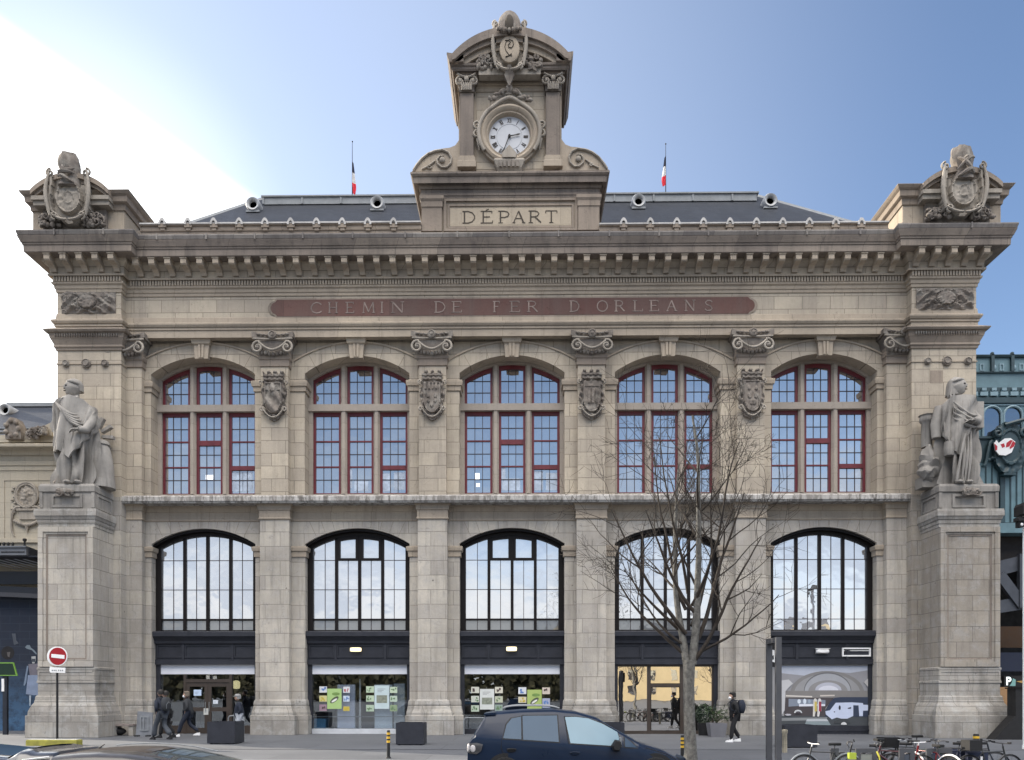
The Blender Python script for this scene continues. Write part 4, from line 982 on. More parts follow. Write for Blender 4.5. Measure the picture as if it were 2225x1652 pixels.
# ================================================================== PARAPET, ATTICS, CLOCK TOWER, ROOF
YQ = -1.15   # parapet face, standing on the cornice
def zq(py, px=600, Y=None): return Z(py, YQ if Y is None else Y, px)
XA0, XA1 = X(305,YQ), X(915,YQ); XB0, XB1 = X(1302,YQ), X(1930,YQ)
for (a, b, px) in ((XA0, XA1, 600), (XB0, XB1, 1620)):
    m = MB(); m.sweep([(0,Z(512,YQ,px)),(0,Z(503,YQ,px)),(.04,Z(502,YQ,px)),(.05,Z(500,YQ,px)),(.0,Z(499,YQ,px)),(0,Z(491,YQ,px)),(.05,Z(490.5,YQ,px)),(.07,Z(489,YQ,px)),(.07,Z(488.5,YQ,px))], [(a,YQ),(b,YQ)])
    m.box(a, b, YQ+.2, YQ+1.6, Z(520,YQ,px), Z(490,YQ,px)); m.build('parapet', M['trim'], ST)
    m = MB(); m.sweep([(.02,Z(488.4,YQ,px)),(.09,Z(488,YQ,px)),(.09,Z(485,YQ,px)),(.03,Z(484.4,YQ,px))], [(a,YQ),(b,YQ)])
    m.box(a, b, YQ+.24, YQ+1.5, Z(489,YQ,px), Z(481.5,YQ,px)-.02); m.build('parapet_coping', M['lead'], ST)
    m = MB(); m.box(a, b, YQ+.35, YQ+.6, Z(484.5,YQ,px), Z(480.5,YQ,px)); m.build('roof_edge', M['iron'], ST)
ant = [352,408,464,519.5,575.5,631.5,687.5,743.5,799,855,892] ; antr = [1355,1413,1470.5,1528.5,1586,1643.5,1701,1758.5,1816,1872]
for px in ant[:-1]+antr:
    x = X(px,YQ-.1); zb_ = Z(488,YQ-.1,px); m = MB(); y = YQ-.13
    # a small hooded block pierced by an arched hole
    out_ = [(-.15,0),(-.15,.07),(-.10,.18),(-.05,.25),(0,.27),(.05,.25),(.10,.18),(.15,.07),(.15,0)]
    inn = [(-.07,0),(-.07,.07),(-.05,.12),(-.02,.145),(0,.15),(.02,.145),(.05,.12),(.07,.07),(.07,0)]
    n = len(out_); vs = [(x+a,y,zb_+b) for a,b in out_]+[(x+a,y,zb_+b) for a,b in inn]; vs += [(a,y+.30,b) for a,_,b in vs]
    fs = []
    for k in range(n-1):
        fs += [(k,n+k,n+k+1,k+1), (k,k+1,2*n+k+1,2*n+k), (n+k+1,n+k,3*n+k,3*n+k+1), (2*n+k,2*n+k+1,3*n+k+1,3*n+k)]
    fs += [(0,2*n,3*n,n),(n-1,2*n-1,4*n-1,3*n-1)]
    m.add(vs, fs); m.ball((x,y+.10,zb_+.27),(.04,.05,.04),6,5)
    o = recalc(m.build('antefix', M['lead'], ST))
    m = MB(); m.box(x-.15, x+.15, YQ-.10, YQ+.02, Z(497,YQ,px), Z(489,YQ,px)); m.box(x-.09, x+.09, YQ-.07, YQ+.02, Z(503,YQ,px), Z(497,YQ,px)-.002)
    m.build('bracket', M['trim'], o)
# ---- sculpture helpers for the cartouches
def cartouche(cx, Y, z0, z1, w, parent, seed, kind='corner'):
    h = z1-z0
    def fn(u, v):
        lim = .92*math.sqrt(max(0,1-((v+.05)/1.02)**2)) if v < .1 else .92-.12*(v-.1)
        if v < -.55: lim = min(lim, .30+(v+.98)*1.1)
        if abs(u) > lim: return None
        r = math.hypot(u*1.35, (v-.05)*1.08)
        d = .20+.10*nz(u,v,3,seed)
        if r < .66:
            d = .30+.10*(1-r*r)
            if kind == 'corner':
                if .30 < math.hypot(u*1.5,(v-.02)*1.3) < .36: d += .04
                d += .05*nz(u,v,7,seed)
            else: d += .0
        elif r < .75: d = .42
        elif abs(u) > lim-.14: d = .40
        return d*.9
    m = MB(); relief(m, cx, Y, z0, w, h, fn, 44, 56); o = m.build('cartouche', M['carve2'], parent, smooth=38)
    m = MB()
    for s in (-1,1):
        # raised straps at both sides, curling at their ends
        m.tube([(cx+s*w*(.40+.08*math.sin(t*3.0)), Y-.36-.06*math.sin(t*3.1), z0+h*(.12+.98*t)) for t in lin(0,1,14)], [.045+.035*math.sin(math.pi*min(1,t*1.1)) for t in lin(0,1,14)], 7)
        m.tube(volute_pts(cx+s*w*.40, z0+h*1.05, w*.10, 1.1, -s, R(90), 14, Y-.33), .045)
        m.tube([(cx+s*w*(.02+.36*t), Y-.40+.05*t, z0+h*(.02+.14*t*t)) for t in lin(0,1,8)], .05)
        m.tube(volute_pts(cx+s*w*.30, z0+h*.12, w*.09, 1.1, s, R(-90), 12, Y-.34), .04)
    m.build('strap_scroll', M['carve2'], o, smooth=60)
    return o
def helm(cx, Y, z0, z1, w, parent, kind):
    h = z1-z0; rings = []
    n = 20
    for t in lin(0,1,14):
        if kind == 'bell': a = w/2*(1-.02*t)*math.sqrt(max(.004,1-(max(0,t-.12)/.88)**2.6)); 
        else: a = w/2*(.86+.12*math.cos(t*7+1))*(1-.16*t)
        cxx = cx + (0 if kind == 'bell' else .05*math.sin(t*5))
        ring = []
        for k in range(n):
            th = 2*math.pi*k/n
            rr = a*(1+(.10 if kind != 'bell' else .03)*math.sin(th*5+t*4)+.07*nz(math.cos(th)*2,t*4,2,7+cx))
            ring.append((cxx+rr*math.cos(th), Y+rr*.8*math.sin(th), z0+h*t))
        rings.append(ring)
    m = MB(); m.loft(rings)
    if kind == 'bell':
        for s in (-1,1): m.tube([(cx+s*w*(.36-.10*t), Y-.34*w*(1-.45*t), z0+h*(.08+.66*t)) for t in lin(0,1,8)], [.05*(1-.4*t) for t in lin(0,1,8)])
        for k in range(7): m.ball((cx+w*(k-3)*.15, Y-.42*w, z0+.04*h+.02*abs(k-3)),(.07,.08,.09),8,6)
    else:
        for k in range(4):
            m.tube([(cx+w*((-.34+.68*t) if k != 2 else (.1-.25*t)), Y-.30*w-.14*math.sin(math.pi*t), z0+h*(.14+(.2+.5*t*(1 if k == 1 else .3)-.3*(k == 3)*t)*.6*k+.10*math.sin(t*3+k+cx))) for t in lin(0,1,8)], [.03+.05*math.sin(math.pi*t) for t in lin(0,1,8)])
        m.box(cx-.22*w, cx-.12*w, Y-.2, Y+.1, z0+h*.9, z0+h*1.04); m.box(cx+.10*w, cx+.22*w, Y-.2, Y+.1, z0+h*.9, z0+h*1.0)
    return recalc(m.build('carved_crest', M['carve'], parent, smooth=45))
def foliage(cx, Y, z0, z1, w, parent, seed, name='carved_foliage'):
    r = random.Random(seed); m = MB()
    for k in range(34):
        u, v = r.uniform(-1,1), r.uniform(0,1); m.ball((cx+u*w/2, Y-.08-r.uniform(0,.16), z0+(z1-z0)*v), (r.uniform(.05,.13), .09, r.uniform(.05,.13)), 7, 5)
    for k in range(7):
        x, z = cx+r.uniform(-.4,.4)*w, z0+(z1-z0)*r.uniform(.1,.9); m.tube(volute_pts(x, z, r.uniform(.10,.18), 1.0, r.choice((-1,1)), r.uniform(0,6), 10, Y-.24), .03)
    return m.build(name, M['carve'], parent, smooth=50)
# ---- attics over the corner towers
def attic(s):
    Y = -1.45
    if s < 0: a, b = X(71.6,Y), X(270,Y); ref = 170; yt, yb = 412, 503; cxp = (72, 240)
    else: a, b = X(1966+0*1,Y), X(2180,Y); a = X(2028-0,Y) if False else X(1808+520/3.394,Y); b = X(1808+1243/3.394,Y); ref = 2080; yt, yb = 398, 487; cxp = (1808+655/3.394, 1808+1237/3.394)
    A = MB(); zt, zb_ = Z(yt,Y-.3,ref), Z(yb,Y,ref)
    A.box(a, b, Y, .6, zb_-.4, Z(yt+44,Y,ref)); o = A.build('tower_attic', M['trim2'], ST)
    path2 = [(a,.55),(a,Y),(b,Y),(b,.55)]
    pr = [(p,Z(yt+d,Y-p,ref)) for d,p in [(46,0),(46,.05),(41,.06),(33,.08),(30,.14),(26,.20),(25,.20),(14,.22),(13,.24),(8,.30),(1,.36),(0,.36)]]
    m = MB(); m.sweep(pr, path2); m.box(a+.1, b-.1, Y+.1, .5, Z(yt+44,Y,ref), zt-.03); m.build('attic_cornice', M['trim'], o)
    # breaking-forward aedicule with a segmental pediment
    p0, p1 = X(cxp[0],Y-.35), X(cxp[1],Y-.35); cx = (p0+p1)/2; hw = (p1-p0)/2
    zc = Z(yt+12,Y-.5,ref); rise = Z(yt-38,Y-.5,ref)-Z(yt-2,Y-.5,ref)
    m = MB()
    fo = arcf(cx, hw, Z(yt,Y-.5,ref), rise); fi = arcf(cx, hw*.78, Z(yt,Y-.5,ref)-.02, rise*.62)
    def fin(x): return fi(max(cx-hw*.78, min(cx+hw*.78, x)))
    def fout(x): return fo(max(cx-hw, min(cx+hw, x)))
    strip(m, lin(cx-hw, cx+hw, 24), lambda x: max(zc, fout(x)-.20), fout, Y-.55, Y+.3)
    strip(m, lin(cx-hw*.93, cx+hw*.93, 24), lambda x: max(zc, fout(x)-.34), lambda x: fout(x)-.2, Y-.44, Y+.3)
    recalc(m.build('pediment_arch', M['trim'], o))
    m = MB(); strip(m, lin(cx-hw*.95, cx+hw*.95, 24), lambda x: zc-.05, lambda x: max(zc, fout(x)-.25), Y-.20, Y+.2); recalc(m.build('tympanum', M['trim'], o))
    m = MB()
    for q in (-1,1):
        xs = (cx-hw, cx-hw*.42) if q < 0 else (cx+hw*.42, cx+hw)
        m.box(xs[0], xs[1], Y-.50, Y, zc-.16, zc-.002); m.box(xs[0]+.04, xs[1]-.04, Y-.42, Y, zc-.34, zc-.162); m.mark()
    m.build_parts('pediment_shelf', M['carve2'], o)
    m = MB(); m.box(cx-hw*.82, cx+hw*.82, Y-.16, Y, zb_-.1, zc-.35); m.build('carved_back_panel', M['carve'], o)
    foliage(cx-hw*.55, Y-.16, zb_+.02, zc-.7, hw*.55, o, 3+s); foliage(cx+hw*.55, Y-.16, zb_+.02, zc-.7, hw*.55, o, 8+s)
    zs0 = zb_+.05; zs1 = Z(yt-32,Y-.6,ref)
    cartouche(cx, Y-.25, zs0, zs1, hw*1.15, o, 2+s)
    helm(cx+.0, Y-.45, zs1-.45, Z(yt-75,Y-.5,ref), 0.95, o, 'trophy')
    # side scroll buttress running back
attic(-1); attic(1)
# ---- clock tower
YC = -0.95
ax = lambda cx, Y=YC: X(834.4+cx/3.167, Y); az = lambda cy, Y=YC: Z(cy/3.167, Y)
TW = empty('clock_tower', (0,0,0), parent=ST)
def part(m, name, mat, smooth=None, parent=None): return m.build(name, mat, parent or TW, smooth)
m = MB(); m.box(ax(258), ax(1478), YC, 2.3, az(1600), az(1290)); part(m, 'tower_plinth', M['trim2'])
pb = [(ax(258),2.3),(ax(258),YC),(ax(1478),YC),(ax(1478),2.3)]
pr = [(p*.57,az(cy,YC-p*.57)) for cy,p in [(1362,0),(1361,.04),(1345,.06),(1343,.10),(1330,.11),(1328,.04),(1300,.05),(1297,.14),(1275,.20),(1258,.22),(1256,.50),(1212,.54),(1208,.60),(1190,.70),(1178,.70)]]
m = MB(); m.sweep(pr, pb); m.box(ax(240), ax(1495), YC-.2, 2.6, az(1240), az(1178,YC-.4)-.004); part(m, 'plinth_cornice', M['cornice'])
# flanking piers and the framed inscription
for a, b in ((262,400),(1335,1480)):
    m = MB(); m.box(ax(a), ax(b), YC-.14, YC, az(1600), az(1440)); m.sweep([(0,az(1440)),(.03,az(1436)),(.03,az(1400)),(.08,az(1385)),(.08,az(1364))], [(ax(a),YC),(ax(a),YC-.14),(ax(b),YC-.14),(ax(b),YC)]); part(m, 'plinth_pier', M['trim'])
fr_ = lambda m, x0, x1, z0, z1, e, y0, y1: (m.box(x0,x1,y0,y1,z0,z0+e), m.box(x0,x1,y0,y1,z1-e,z1), m.box(x0,x0+e,y0,y1,z0+e,z1-e), m.box(x1-e,x1,y0,y1,z0+e,z1-e))
m = MB(); fr_(m, ax(412), ax(1332), az(1595), az(1372), .10, YC-.08, YC); fr_(m, ax(440), ax(1304), az(1572), az(1408), .07, YC-.04, YC); part(m, 'inscription_frame', M['trim'])
m = MB(); m.box(ax(455), ax(1288), YC-.025, YC, az(1557), az(1435)); ins = part(m, 'inscription_panel', stone('pale_inscription_stone', (.45,.385,.30), (.30,.26,.21), bw=1.0, bh=.9, joint=.3, var=.08, streak=.3))
for ch, a, b in (('D',540,628),('E',665,750),('P',787,862),('A',884,968),('R',995,1083),('T',1112,1190)):
    letter(ch, ax(a), az(1537), az(1457)-az(1537), ax(b)-ax(a), YC-.025, ins, M['ink'], .10)
m = MB(); ribbon(m, [(ax(700),az(1452)),(ax(722),az(1441))], .04, YC-.034, YC-.02); part(m, 'accent', M['ink'], parent=ins)
# upper stage
YU = -0.85; bx0, bx1 = ax(515,YU), ax(1222,YU); zu0, zu1 = az(1180,YU), az(515,YU)
m = MB(); m.box(bx0, bx1, YU, 1.9, zu0, az(430,YU)); part(m, 'tower_body', M['trim2'])
for k, (a, b) in enumerate(((516,628),(1104,1220))):
    xa, xb = ax(a,YU), ax(b,YU)
    m = MB(); m.box(xa+.06, xb-.06, YU-.22, YU, az(1098,YU), az(668,YU)); part(m, 'tower_pilaster', M['cornice'])
    m = MB(); m.sweep([(.10,zu0),(.10,az(1140,YU)),(.07,az(1135,YU)),(.07,az(1112,YU)),(.03,az(1108,YU)),(.03,az(1098,YU))], [(xa+.06,YU),(xa+.06,YU-.22),(xb-.06,YU-.22),(xb-.06,YU)]); part(m, 'pilaster_base', M['trim2'])
    cz0, cz1 = az(662,YU), az(560,YU); xc = (xa+xb)/2; hwid = (xb-xa)/2
    m = MB(); m.loft([[(xc-hwid*w_,YU,z),(xc-hwid*w_,YU-d,z),(xc+hwid*w_,YU-d,z),(xc+hwid*w_,YU,z)] for w_,d,z in ((.95,.26,cz0),(.9,.28,cz0+.12),(1.05,.34,cz1-.2),(1.1,.34,cz1))])
    o = part(m, 'tower_capital', M['carve'])
    m = MB()
    for s in (-1,1):
        m.tube(volute_pts(xc+s*hwid*.80, (cz0+cz1)/2+.02, .19, 1.2, -s, R(90), 16, YU-.36), .04); m.ball((xc+s*hwid*.80,YU-.38,(cz0+cz1)/2+.02),.07,8,6)
        m.tube([(xc+s*hwid*1.1*t, YU-.38, cz1-.12+.14*t*t) for t in lin(0,1,6)], .045)
        for k2 in range(3): m.tube([(xc+s*hwid*(.25*k2), YU-.32, cz0+.02),(xc+s*hwid*(.25*k2+.06), YU-.38, cz0+.16),(xc+s*hwid*(.25*k2+.12), YU-.42, cz0+.26)], [.06,.05,.02])
    m.ball((xc,YU-.4,cz1-.2),(.10,.08,.12),8,6); m.build('scroll', M['carve2'], o, smooth=60)
# entablature between capitals and pediment
m = MB(); m.sweep([(p,az(cy,YU-p)) for cy,p in [(632,.03),(618,.06),(612,.06),(611,.03),(590,.04),(588,.08),(555,.08),(553,.12),(532,.14),(528,.20),(520,.22)]], [(ax(636,YU),YU),(ax(1100,YU),YU)]); part(m, 'tower_entablature', M['trim2'])
for k, (a, b) in enumerate(((505,640),(1096,1232))):
    m = MB(); m.box(ax(a,YU-.3), ax(b,YU-.3), YU-.34, YU, az(556,YU-.34), az(500,YU-.34)); part(m, 'entablature_block', M['cornice'])
zpc = az(435,YU-.6); xp = [ax(470,YU-.7), ax(1268,YU-.7)]; cx = (xp[0]+xp[1])/2
body = [(ax(505,YU),1.9),(ax(505,YU),YU-.30),(ax(1232,YU),YU-.30),(ax(1232,YU),1.9)]
pr = [(p*.76,az(cy,YU-.3-p*.76)) for cy,p in [(515,.0),(512,.05),(488,.08),(486,.20),(470,.26),(450,.28),(448,.33),(432,.36),(400,.42),(374,.46),(366,.46)]]
L_ = [(ax(505,YU),1.9),(ax(505,YU),YU-.30),(ax(658,YU),YU-.30),(ax(658,YU),YU+.1)]; R_ = [(ax(1083,YU),YU+.1),(ax(1083,YU),YU-.30),(ax(1232,YU),YU-.30),(ax(1232,YU),1.9)]
pr2 = pr[:8]+[(.27,az(431,YU-.57))]
m = MB(); m.sweep(pr2, L_).mark(); m.sweep(pr2, R_); m.build_parts('pediment_cornice', M['cornice'], TW)
# raking upper moulding on the sides only (it carries the curved roof)
m = MB()
for s, xs in ((-1, ax(505,YU)), (1, ax(1232,YU))):
    z0, z1 = az(431,YU-.6), az(368,YU-.6)
    m.loft([[(xs-s*.3,y,z0),(xs+s*.27,y,z0),(xs+s*.37,y,z1-.08),(xs+s*.37,y,z1),(xs-s*.3,y,z1-.1)] for y in (YU-.68,1.9)])
o = part(m, 'side_eave', M['cornice']); recalc(o)
hw = (ax(1268,YU-.7)-ax(470,YU-.7))/2; zsp = az(378,YU-.7); rise = az(196,YU-.7)-zsp
fo = arcf(cx, hw, zsp, rise)
def fo_(x): return fo(max(cx-hw, min(cx+hw, x)))
m = MB(); strip(m, lin(cx-hw, cx+hw, 36), lambda x: max(zpc, fo_(x)-.34), fo_, YU-.80, 1.9); recalc(part(m, 'curved_pediment', M['cornice']))
m = MB(); strip(m, lin(cx-hw*.97, cx+hw*.97, 36), lambda x: max(zpc, fo_(x)-.50), lambda x: fo_(x)-.34, YU-.68, YU+.2); recalc(part(m, 'pediment_moulding', M['trim']))
m = MB(); strip(m, lin(cx-hw*.95, cx+hw*.95, 36), lambda x: max(zpc, fo_(x)-.72), lambda x: max(zpc+.01,fo_(x)-.50), YU-.56, YU+.2); recalc(part(m, 'pediment_inner_moulding', M['trim2']))
m = MB(); strip(m, lin(cx-hw*.95, cx+hw*.95, 36), lambda x: zpc-.1, lambda x: max(zpc, fo_(x)-.6), YU-.25, YU+.2); recalc(part(m, 'tympanum', M['trim']))
# shelf under the shield, shield and crest
m = MB(); xa, xb = ax(652,YU-.5), ax(1078,YU-.5); m.box(xa, xb, YU-.52, YU-.2, az(516,YU-.5), az(472,YU-.5)); part(m, 'shield_shelf', M['carve2'])
zc0, zc1 = az(500,YU-.6), az(190,YU-.6); cw = ax(985,YU-.6)-ax(745,YU-.6)
co = cartouche(ax(864,YU-.6), YU-.32, zc0, zc1, cw, TW, 9, 'top')
m = MB(); m.lathe([(.001,-.05),(.20,-.06),(.30,-.05),(.36,-.02),(.37,.03)], (0,0,0), 24, 'y')
m.v = [(x*1.08, y, z*1.48) for x,y,z in m.v]; m.v = [(x+ax(864,YU-.75), y+YU-.72, z+az(335,YU-.75)) for x,y,z in m.v]; recalc(m.build('medallion', M['trim2'], co, smooth=50))
m = MB(); mx0, mz0 = ax(864,YU-.75), az(335,YU-.75)
mono = [(.10,-.33),(-.02,-.27),(-.14,-.12),(-.19,.06),(-.14,.24),(0,.33),(.13,.27),(.16,.12),(.08,0),(-.03,.02),(-.06,.12),(.02,.18)]
for p, q in zip(mono, mono[1:]): m.tube([(mx0+p[0],YU-.79,mz0+p[1]),(mx0+q[0],YU-.79,mz0+q[1])], .016, 5)
m.tube([(mx0-.16,YU-.79,mz0-.36),(mx0-.02,YU-.79,mz0-.31),(mx0+.08,YU-.79,mz0-.24)], .022, 5); m.tube([(mx0-.18,YU-.79,mz0+.30),(mx0-.06,YU-.79,mz0+.30),(mx0+.04,YU-.79,mz0+.22)], .016, 5)
m.build('monogram', M['ink'], co)
helm(ax(862,YU-.7), YU-.5, az(262,YU-.6), az(68,YU-.6), .98, co, 'bell')
m = MB(); m.ball((ax(862,YU-.9), YU-.82, az(160,YU-.9)), (.19,.16,.40), 14, 12); m.build('helmet_opening', M['ink'], co, smooth=60)
m = MB(); xk, zk = ax(862,YU-.7), az(500,YU-.7); m.loft([[(xk-.02,YU-.6,zk-.42),(xk+.02,YU-.6,zk-.42),(xk+.02,YU-.55,zk-.42),(xk-.02,YU-.55,zk-.42)],[(xk-.2,YU-.66,zk-.05),(xk+.2,YU-.66,zk-.05),(xk+.2,YU-.5,zk-.05),(xk-.2,YU-.5,zk-.05)],[(xk-.06,YU-.8,zk+.24),(xk+.06,YU-.8,zk+.24),(xk+.06,YU-.5,zk+.24),(xk-.06,YU-.5,zk+.24)]]); m.build('pendant', M['carve'], co)
for s, a in ((-1,700),(1,1025)): foliage(ax(a,YU-.6), YU-.35, az(468,YU-.6), az(385,YU-.6), .62, TW, 21+s)
# clock
xk, zk = ax(862,YU-.3), az(915,YU-.3)
m = MB(); m.lathe([(.74,.10),(.76,-.06),(.80,-.16),(.86,-.14),(.90,-.22),(.98,-.26),(1.06,-.22),(1.08,-.15),(1.14,-.14),(1.15,.02)], (xk,YU-.05,zk), 56, 'y'); CK = recalc(m.build('clock', M['trim2'], TW, smooth=40))
m = MB(); m.lathe([(.001,-.035),(.765,-.03),(.77,.06)], (xk,YU,zk), 56, 'y'); 
recalc(m.build('clock_dial', paint('white_dial', (.46,.48,.52), .5, var=.06), CK, smooth=40))
m = MB(); rom = {12:'XII',1:'I',2:'II',3:'III',4:'IV',5:'V',6:'VI',7:'VII',8:'VIII',9:'IX',10:'X',11:'XI'}
lay_k = [0]
for hnum, txt in rom.items():
    a = R(90-30*hnum); wch = {'I':.035,'V':.085,'X':.085}; tot = sum(wch[c] for c in txt)
    off = -tot/2
    for ch in txt:
        w2 = wch[ch]; c0 = off+w2/2; off += w2
        segs = {'I':[((0,0),(0,1))], 'V':[((-.35,1),(0,0)),((.35,1),(0,0))], 'X':[((-.35,1),(.35,0)),((.35,1),(-.35,0))]}[ch]
        for p, q_ in segs:
            def tr(t_, r_): 
                rr = .52+.17*r_; tt = c0+t_*w2
                return (xk+rr*math.cos(a)+tt*math.sin(a), zk+rr*math.sin(a)-tt*math.cos(a))
            lay_k[0] += 1; ribbon(m, [tr(*p), tr(*q_)], .017, YU-.042-.0002*lay_k[0], YU-.03)
m.build('numeral_ring', M['ink'], CK)
m = MB(); 
for r0 in (.47,): 
    pts = [(xk+r0*math.cos(t), zk+r0*math.sin(t)) for t in lin(0,2*math.pi,40)]
    for p, q_ in zip(pts, pts[1:]): ribbon(m, [p,q_], .008, YU-.040, YU-.03)
m.build('dial_line', M['zinc'], CK)
def hand(px_, pz_, w0, nm, y):
    ex, ez = ax(px_,YU-.3), az(pz_,YU-.3); d = Vector((ex-xk, ez-zk)); L = d.length; d.normalize(); n_ = Vector((-d.y,d.x))
    P_ = lambda t_, s_: (xk+d.x*L*t_+n_.x*s_, zk+d.y*L*t_+n_.y*s_)
    mm_ = MB(); mm_.prism([P_(-.08,-w0), P_(.55,-w0*.7), P_(.8,-w0*1.3), P_(1,-.006), P_(1,.006), P_(.8,w0*1.3), P_(.55,w0*.7), P_(-.08,w0)], y-.012, y); return mm_.build(nm, M['black'], CK)
hand(932,902,.024,'hour_hand',YU-.08); hand(813,1040,.020,'minute_hand',YU-.10)
m = MB(); m.lathe([(.001,-.13),(.045,-.13),(.05,-.05)], (xk,YU,zk), 14, 'y'); m.build('hand_boss', M['black'], CK)
# carved hood, side scrolls, foot of the clock
m = MB()
m.tube([(xk+1.12*math.sin(a_), YU-.30, zk+1.12*math.cos(a_)+.16*max(0,1-abs(a_)/.5)) for a_ in lin(-2.2,2.2,40)], .07, 7)
for s in (-1,1):
    m.tube(volute_pts(xk+s*1.18, zk+.33, .15, 1.1, s, R(-90), 16, YU-.22), .045); m.tube(volute_pts(xk+s*1.18, zk-.02, .15, 1.1, -s, R(90), 16, YU-.22), .045)
    m.tube([(xk+s*(1.14-.04*t), YU-.2, zk-.18-.42*t) for t in lin(0,1,5)], [.09,.08,.07,.05,.03,.02])
m.build('clock_scroll', M['carve2'], CK, smooth=60)
m = MB(); r_ = random.Random(5)
for k in range(26):
    t_ = r_.uniform(-1,1); m.ball((xk+t_*.78, YU-.25-r_.uniform(0,.12), zk+1.42-.30*abs(t_)+r_.uniform(-.06,.14)), (r_.uniform(.05,.12),.08,r_.uniform(.04,.09)), 7, 5)
m.ball((xk,YU-.35,zk+1.55),(.13,.12,.17)); 
for s in (-1,1): m.tube([(xk+s*(.12+.66*t), YU-.32, zk+1.50-.34*t+.10*math.sin(t*7)) for t in lin(0,1,10)], [.06-.03*t for t in lin(0,1,10)])
m.build('leaf_crest', M['carve'], CK, smooth=50)
m = MB(); zf = az(1165,YU-.4)
m.loft([[(xk-a_,YU,z),(xk-a_,YU-d_,z),(xk+a_,YU-d_,z),(xk+a_,YU,z)] for a_,d_,z in ((.48,.28,zf),(.50,.36,zf+.12),(.62,.42,zf+.38),(.58,.38,zf+.46))])
m.prism([(xk-.26,zf+.46),(xk+.26,zf+.46),(xk+.30,zf+.62),(xk,zf+.95),(xk-.30,zf+.62)], YU-.45, YU-.1)
o = recalc(m.build('clock_foot', M['carve2'], CK))
m = MB()
for k in range(5): m.box(xk-.40+.17*k, xk-.30+.17*k, YU-.44, YU-.38, zf+.10, zf+.34)
m.build('flute', M['carve'], o)
for o_ in [CK]+[c_ for c_ in CK.children if not c_.name.startswith('clock_foot')]:
    for v_ in o_.data.vertices: v_.co.x = xk+(v_.co.x-xk)*1.10; v_.co.z = zk+.03+(v_.co.z-zk)*1.10
# panel between pilasters
m = MB(); m.box(ax(636,YU), ax(1100,YU), YU-.012, YU, az(1165,YU), az(640,YU)); part(m, 'clock_panel', M['upper'])
# scroll consoles at both sides
for s in (-1,1):
    f = (lambda v: ax(v,YU-.1)) if s < 0 else (lambda v: ax(1738-v,YU-.1))
    g_ = lambda v: az(v,YU-.1)
    outl = [(192,1178),(215,1145),(250,1095),(295,1052),(345,1030),(410,1020),(452,1016),(490,1000),(512,970),(530,940),(530,1180)]
    m = MB(); m.prism([(f(a_),g_(b_)) for a_,b_ in outl], YU-.12, YU+1.1); o = recalc(m.build('scroll_console', M['trim2'], TW))
    m = MB()
    m.tube([(f(a_),YU-.16,g_(b_)) for a_,b_ in [(205,1172),(225,1140),(262,1095),(305,1062),(350,1044),(405,1036),(445,1055),(466,1090),(460,1130),(430,1158),(395,1156),(368,1130),(366,1100),(385,1078),(412,1078)]], [.05]*8+[.05,.05,.045,.045,.04,.035,.03])
    m.tube([(f(a_),YU-.16,g_(b_)) for a_,b_ in [(262,1168),(300,1150),(330,1128),(352,1110)]], .035); m.tube(volute_pts(f(312), g_(1150), .10, 1, s, 0, 12, YU-.15), .03)
    m.ball((f(402),YU-.16,g_(1105)),(.12,.08,.12)); m.build('scroll', M['carve2'], o, smooth=60)
# ---- slate roof with hipped ends
zA, yA = 19.6, 1.0; yB = 8.5; zB = Z(437,yB,1110)
def on_roof(px, py):   # intersect view ray with the slope
    u, _ = _t(px, 0); k = 1/(math.cos(YAW)+u*math.sin(YAW)); s_ = (HYP-py)/FPX*k
    sl_ = (zB-zA)/(yB-yA); Y = (zA-sl_*yA-CAMH+s_*CAMY)/(s_-sl_); return X(px,Y), Y, CAMH+s_*(Y-CAMY)
P1 = on_roof(575,430); P2 = on_roof(425,480); Q1 = on_roof(1640,424); Q2 = on_roof(1808,471)
def down(P_, Q_, z):   # extend the hip line down to height z
    t_ = (z-P_[2])/(Q_[2]-P_[2]); return tuple(P_[k]+(Q_[k]-P_[k])*t_ for k in range(3))
def downx(P_, Q_, x):
    t_ = (x-P_[0])/(Q_[0]-P_[0]); return tuple(P_[k]+(Q_[k]-P_[k])*t_ for k in range(3))
D1, D2 = downx(P1,P2,-17.6), downx(Q1,Q2,17.8)
E1, E2 = (-17.6,yA,zA), (17.8,yA,zA)
m = MB(); A1 = tuple(P1); B1 = tuple(Q1)
m.add([D1, E1, E2, D2, B1, A1], [(0,1,2,3,4,5)])
m.add([D1, A1, B1, D2, (D1[0],13,zA-.5), (A1[0],14,P1[2]), (B1[0],14,Q1[2]), (D2[0],13,zA-.5)], [(4,0,1,5),(3,7,6,2),(1,2,6,5),(5,6,7,4)])
m.add([D1, E1, (D1[0],13,zA-.5), D2, E2, (D2[0],13,zA-.5)], [(0,2,1),(3,4,5)])
RF = m.build('roof', M['slate'], ST)
m = MB()
def hipband(P_, Q_, s):
    d = Vector(Q_)-Vector(P_); w2 = Vector((0.0,0,0))
    a_, b_ = Vector(P_), Vector(P_)+d*1.0
    up_ = Vector((0,-.04,.05)); sd_ = Vector((s*-.85 if False else s*.0,0,0))+Vector((-s*.55,.3,.10)) ; m.add([a_+up_, b_+up_, b_+up_+sd_, a_+up_+sd_*.6, a_-up_, b_-up_, b_-up_+sd_, a_-up_+sd_*.6], [(0,1,2,3),(7,6,5,4),(0,4,5,1),(1,5,6,2),(2,6,7,3),(3,7,4,0)])
hipband(P1, D1, -1); hipband(Q1, D2, 1)
recalc(m.build('hip_flashing', M['zinc'], RF))
m = MB(); xl, xr = X(577,yB), X(1640,yB)
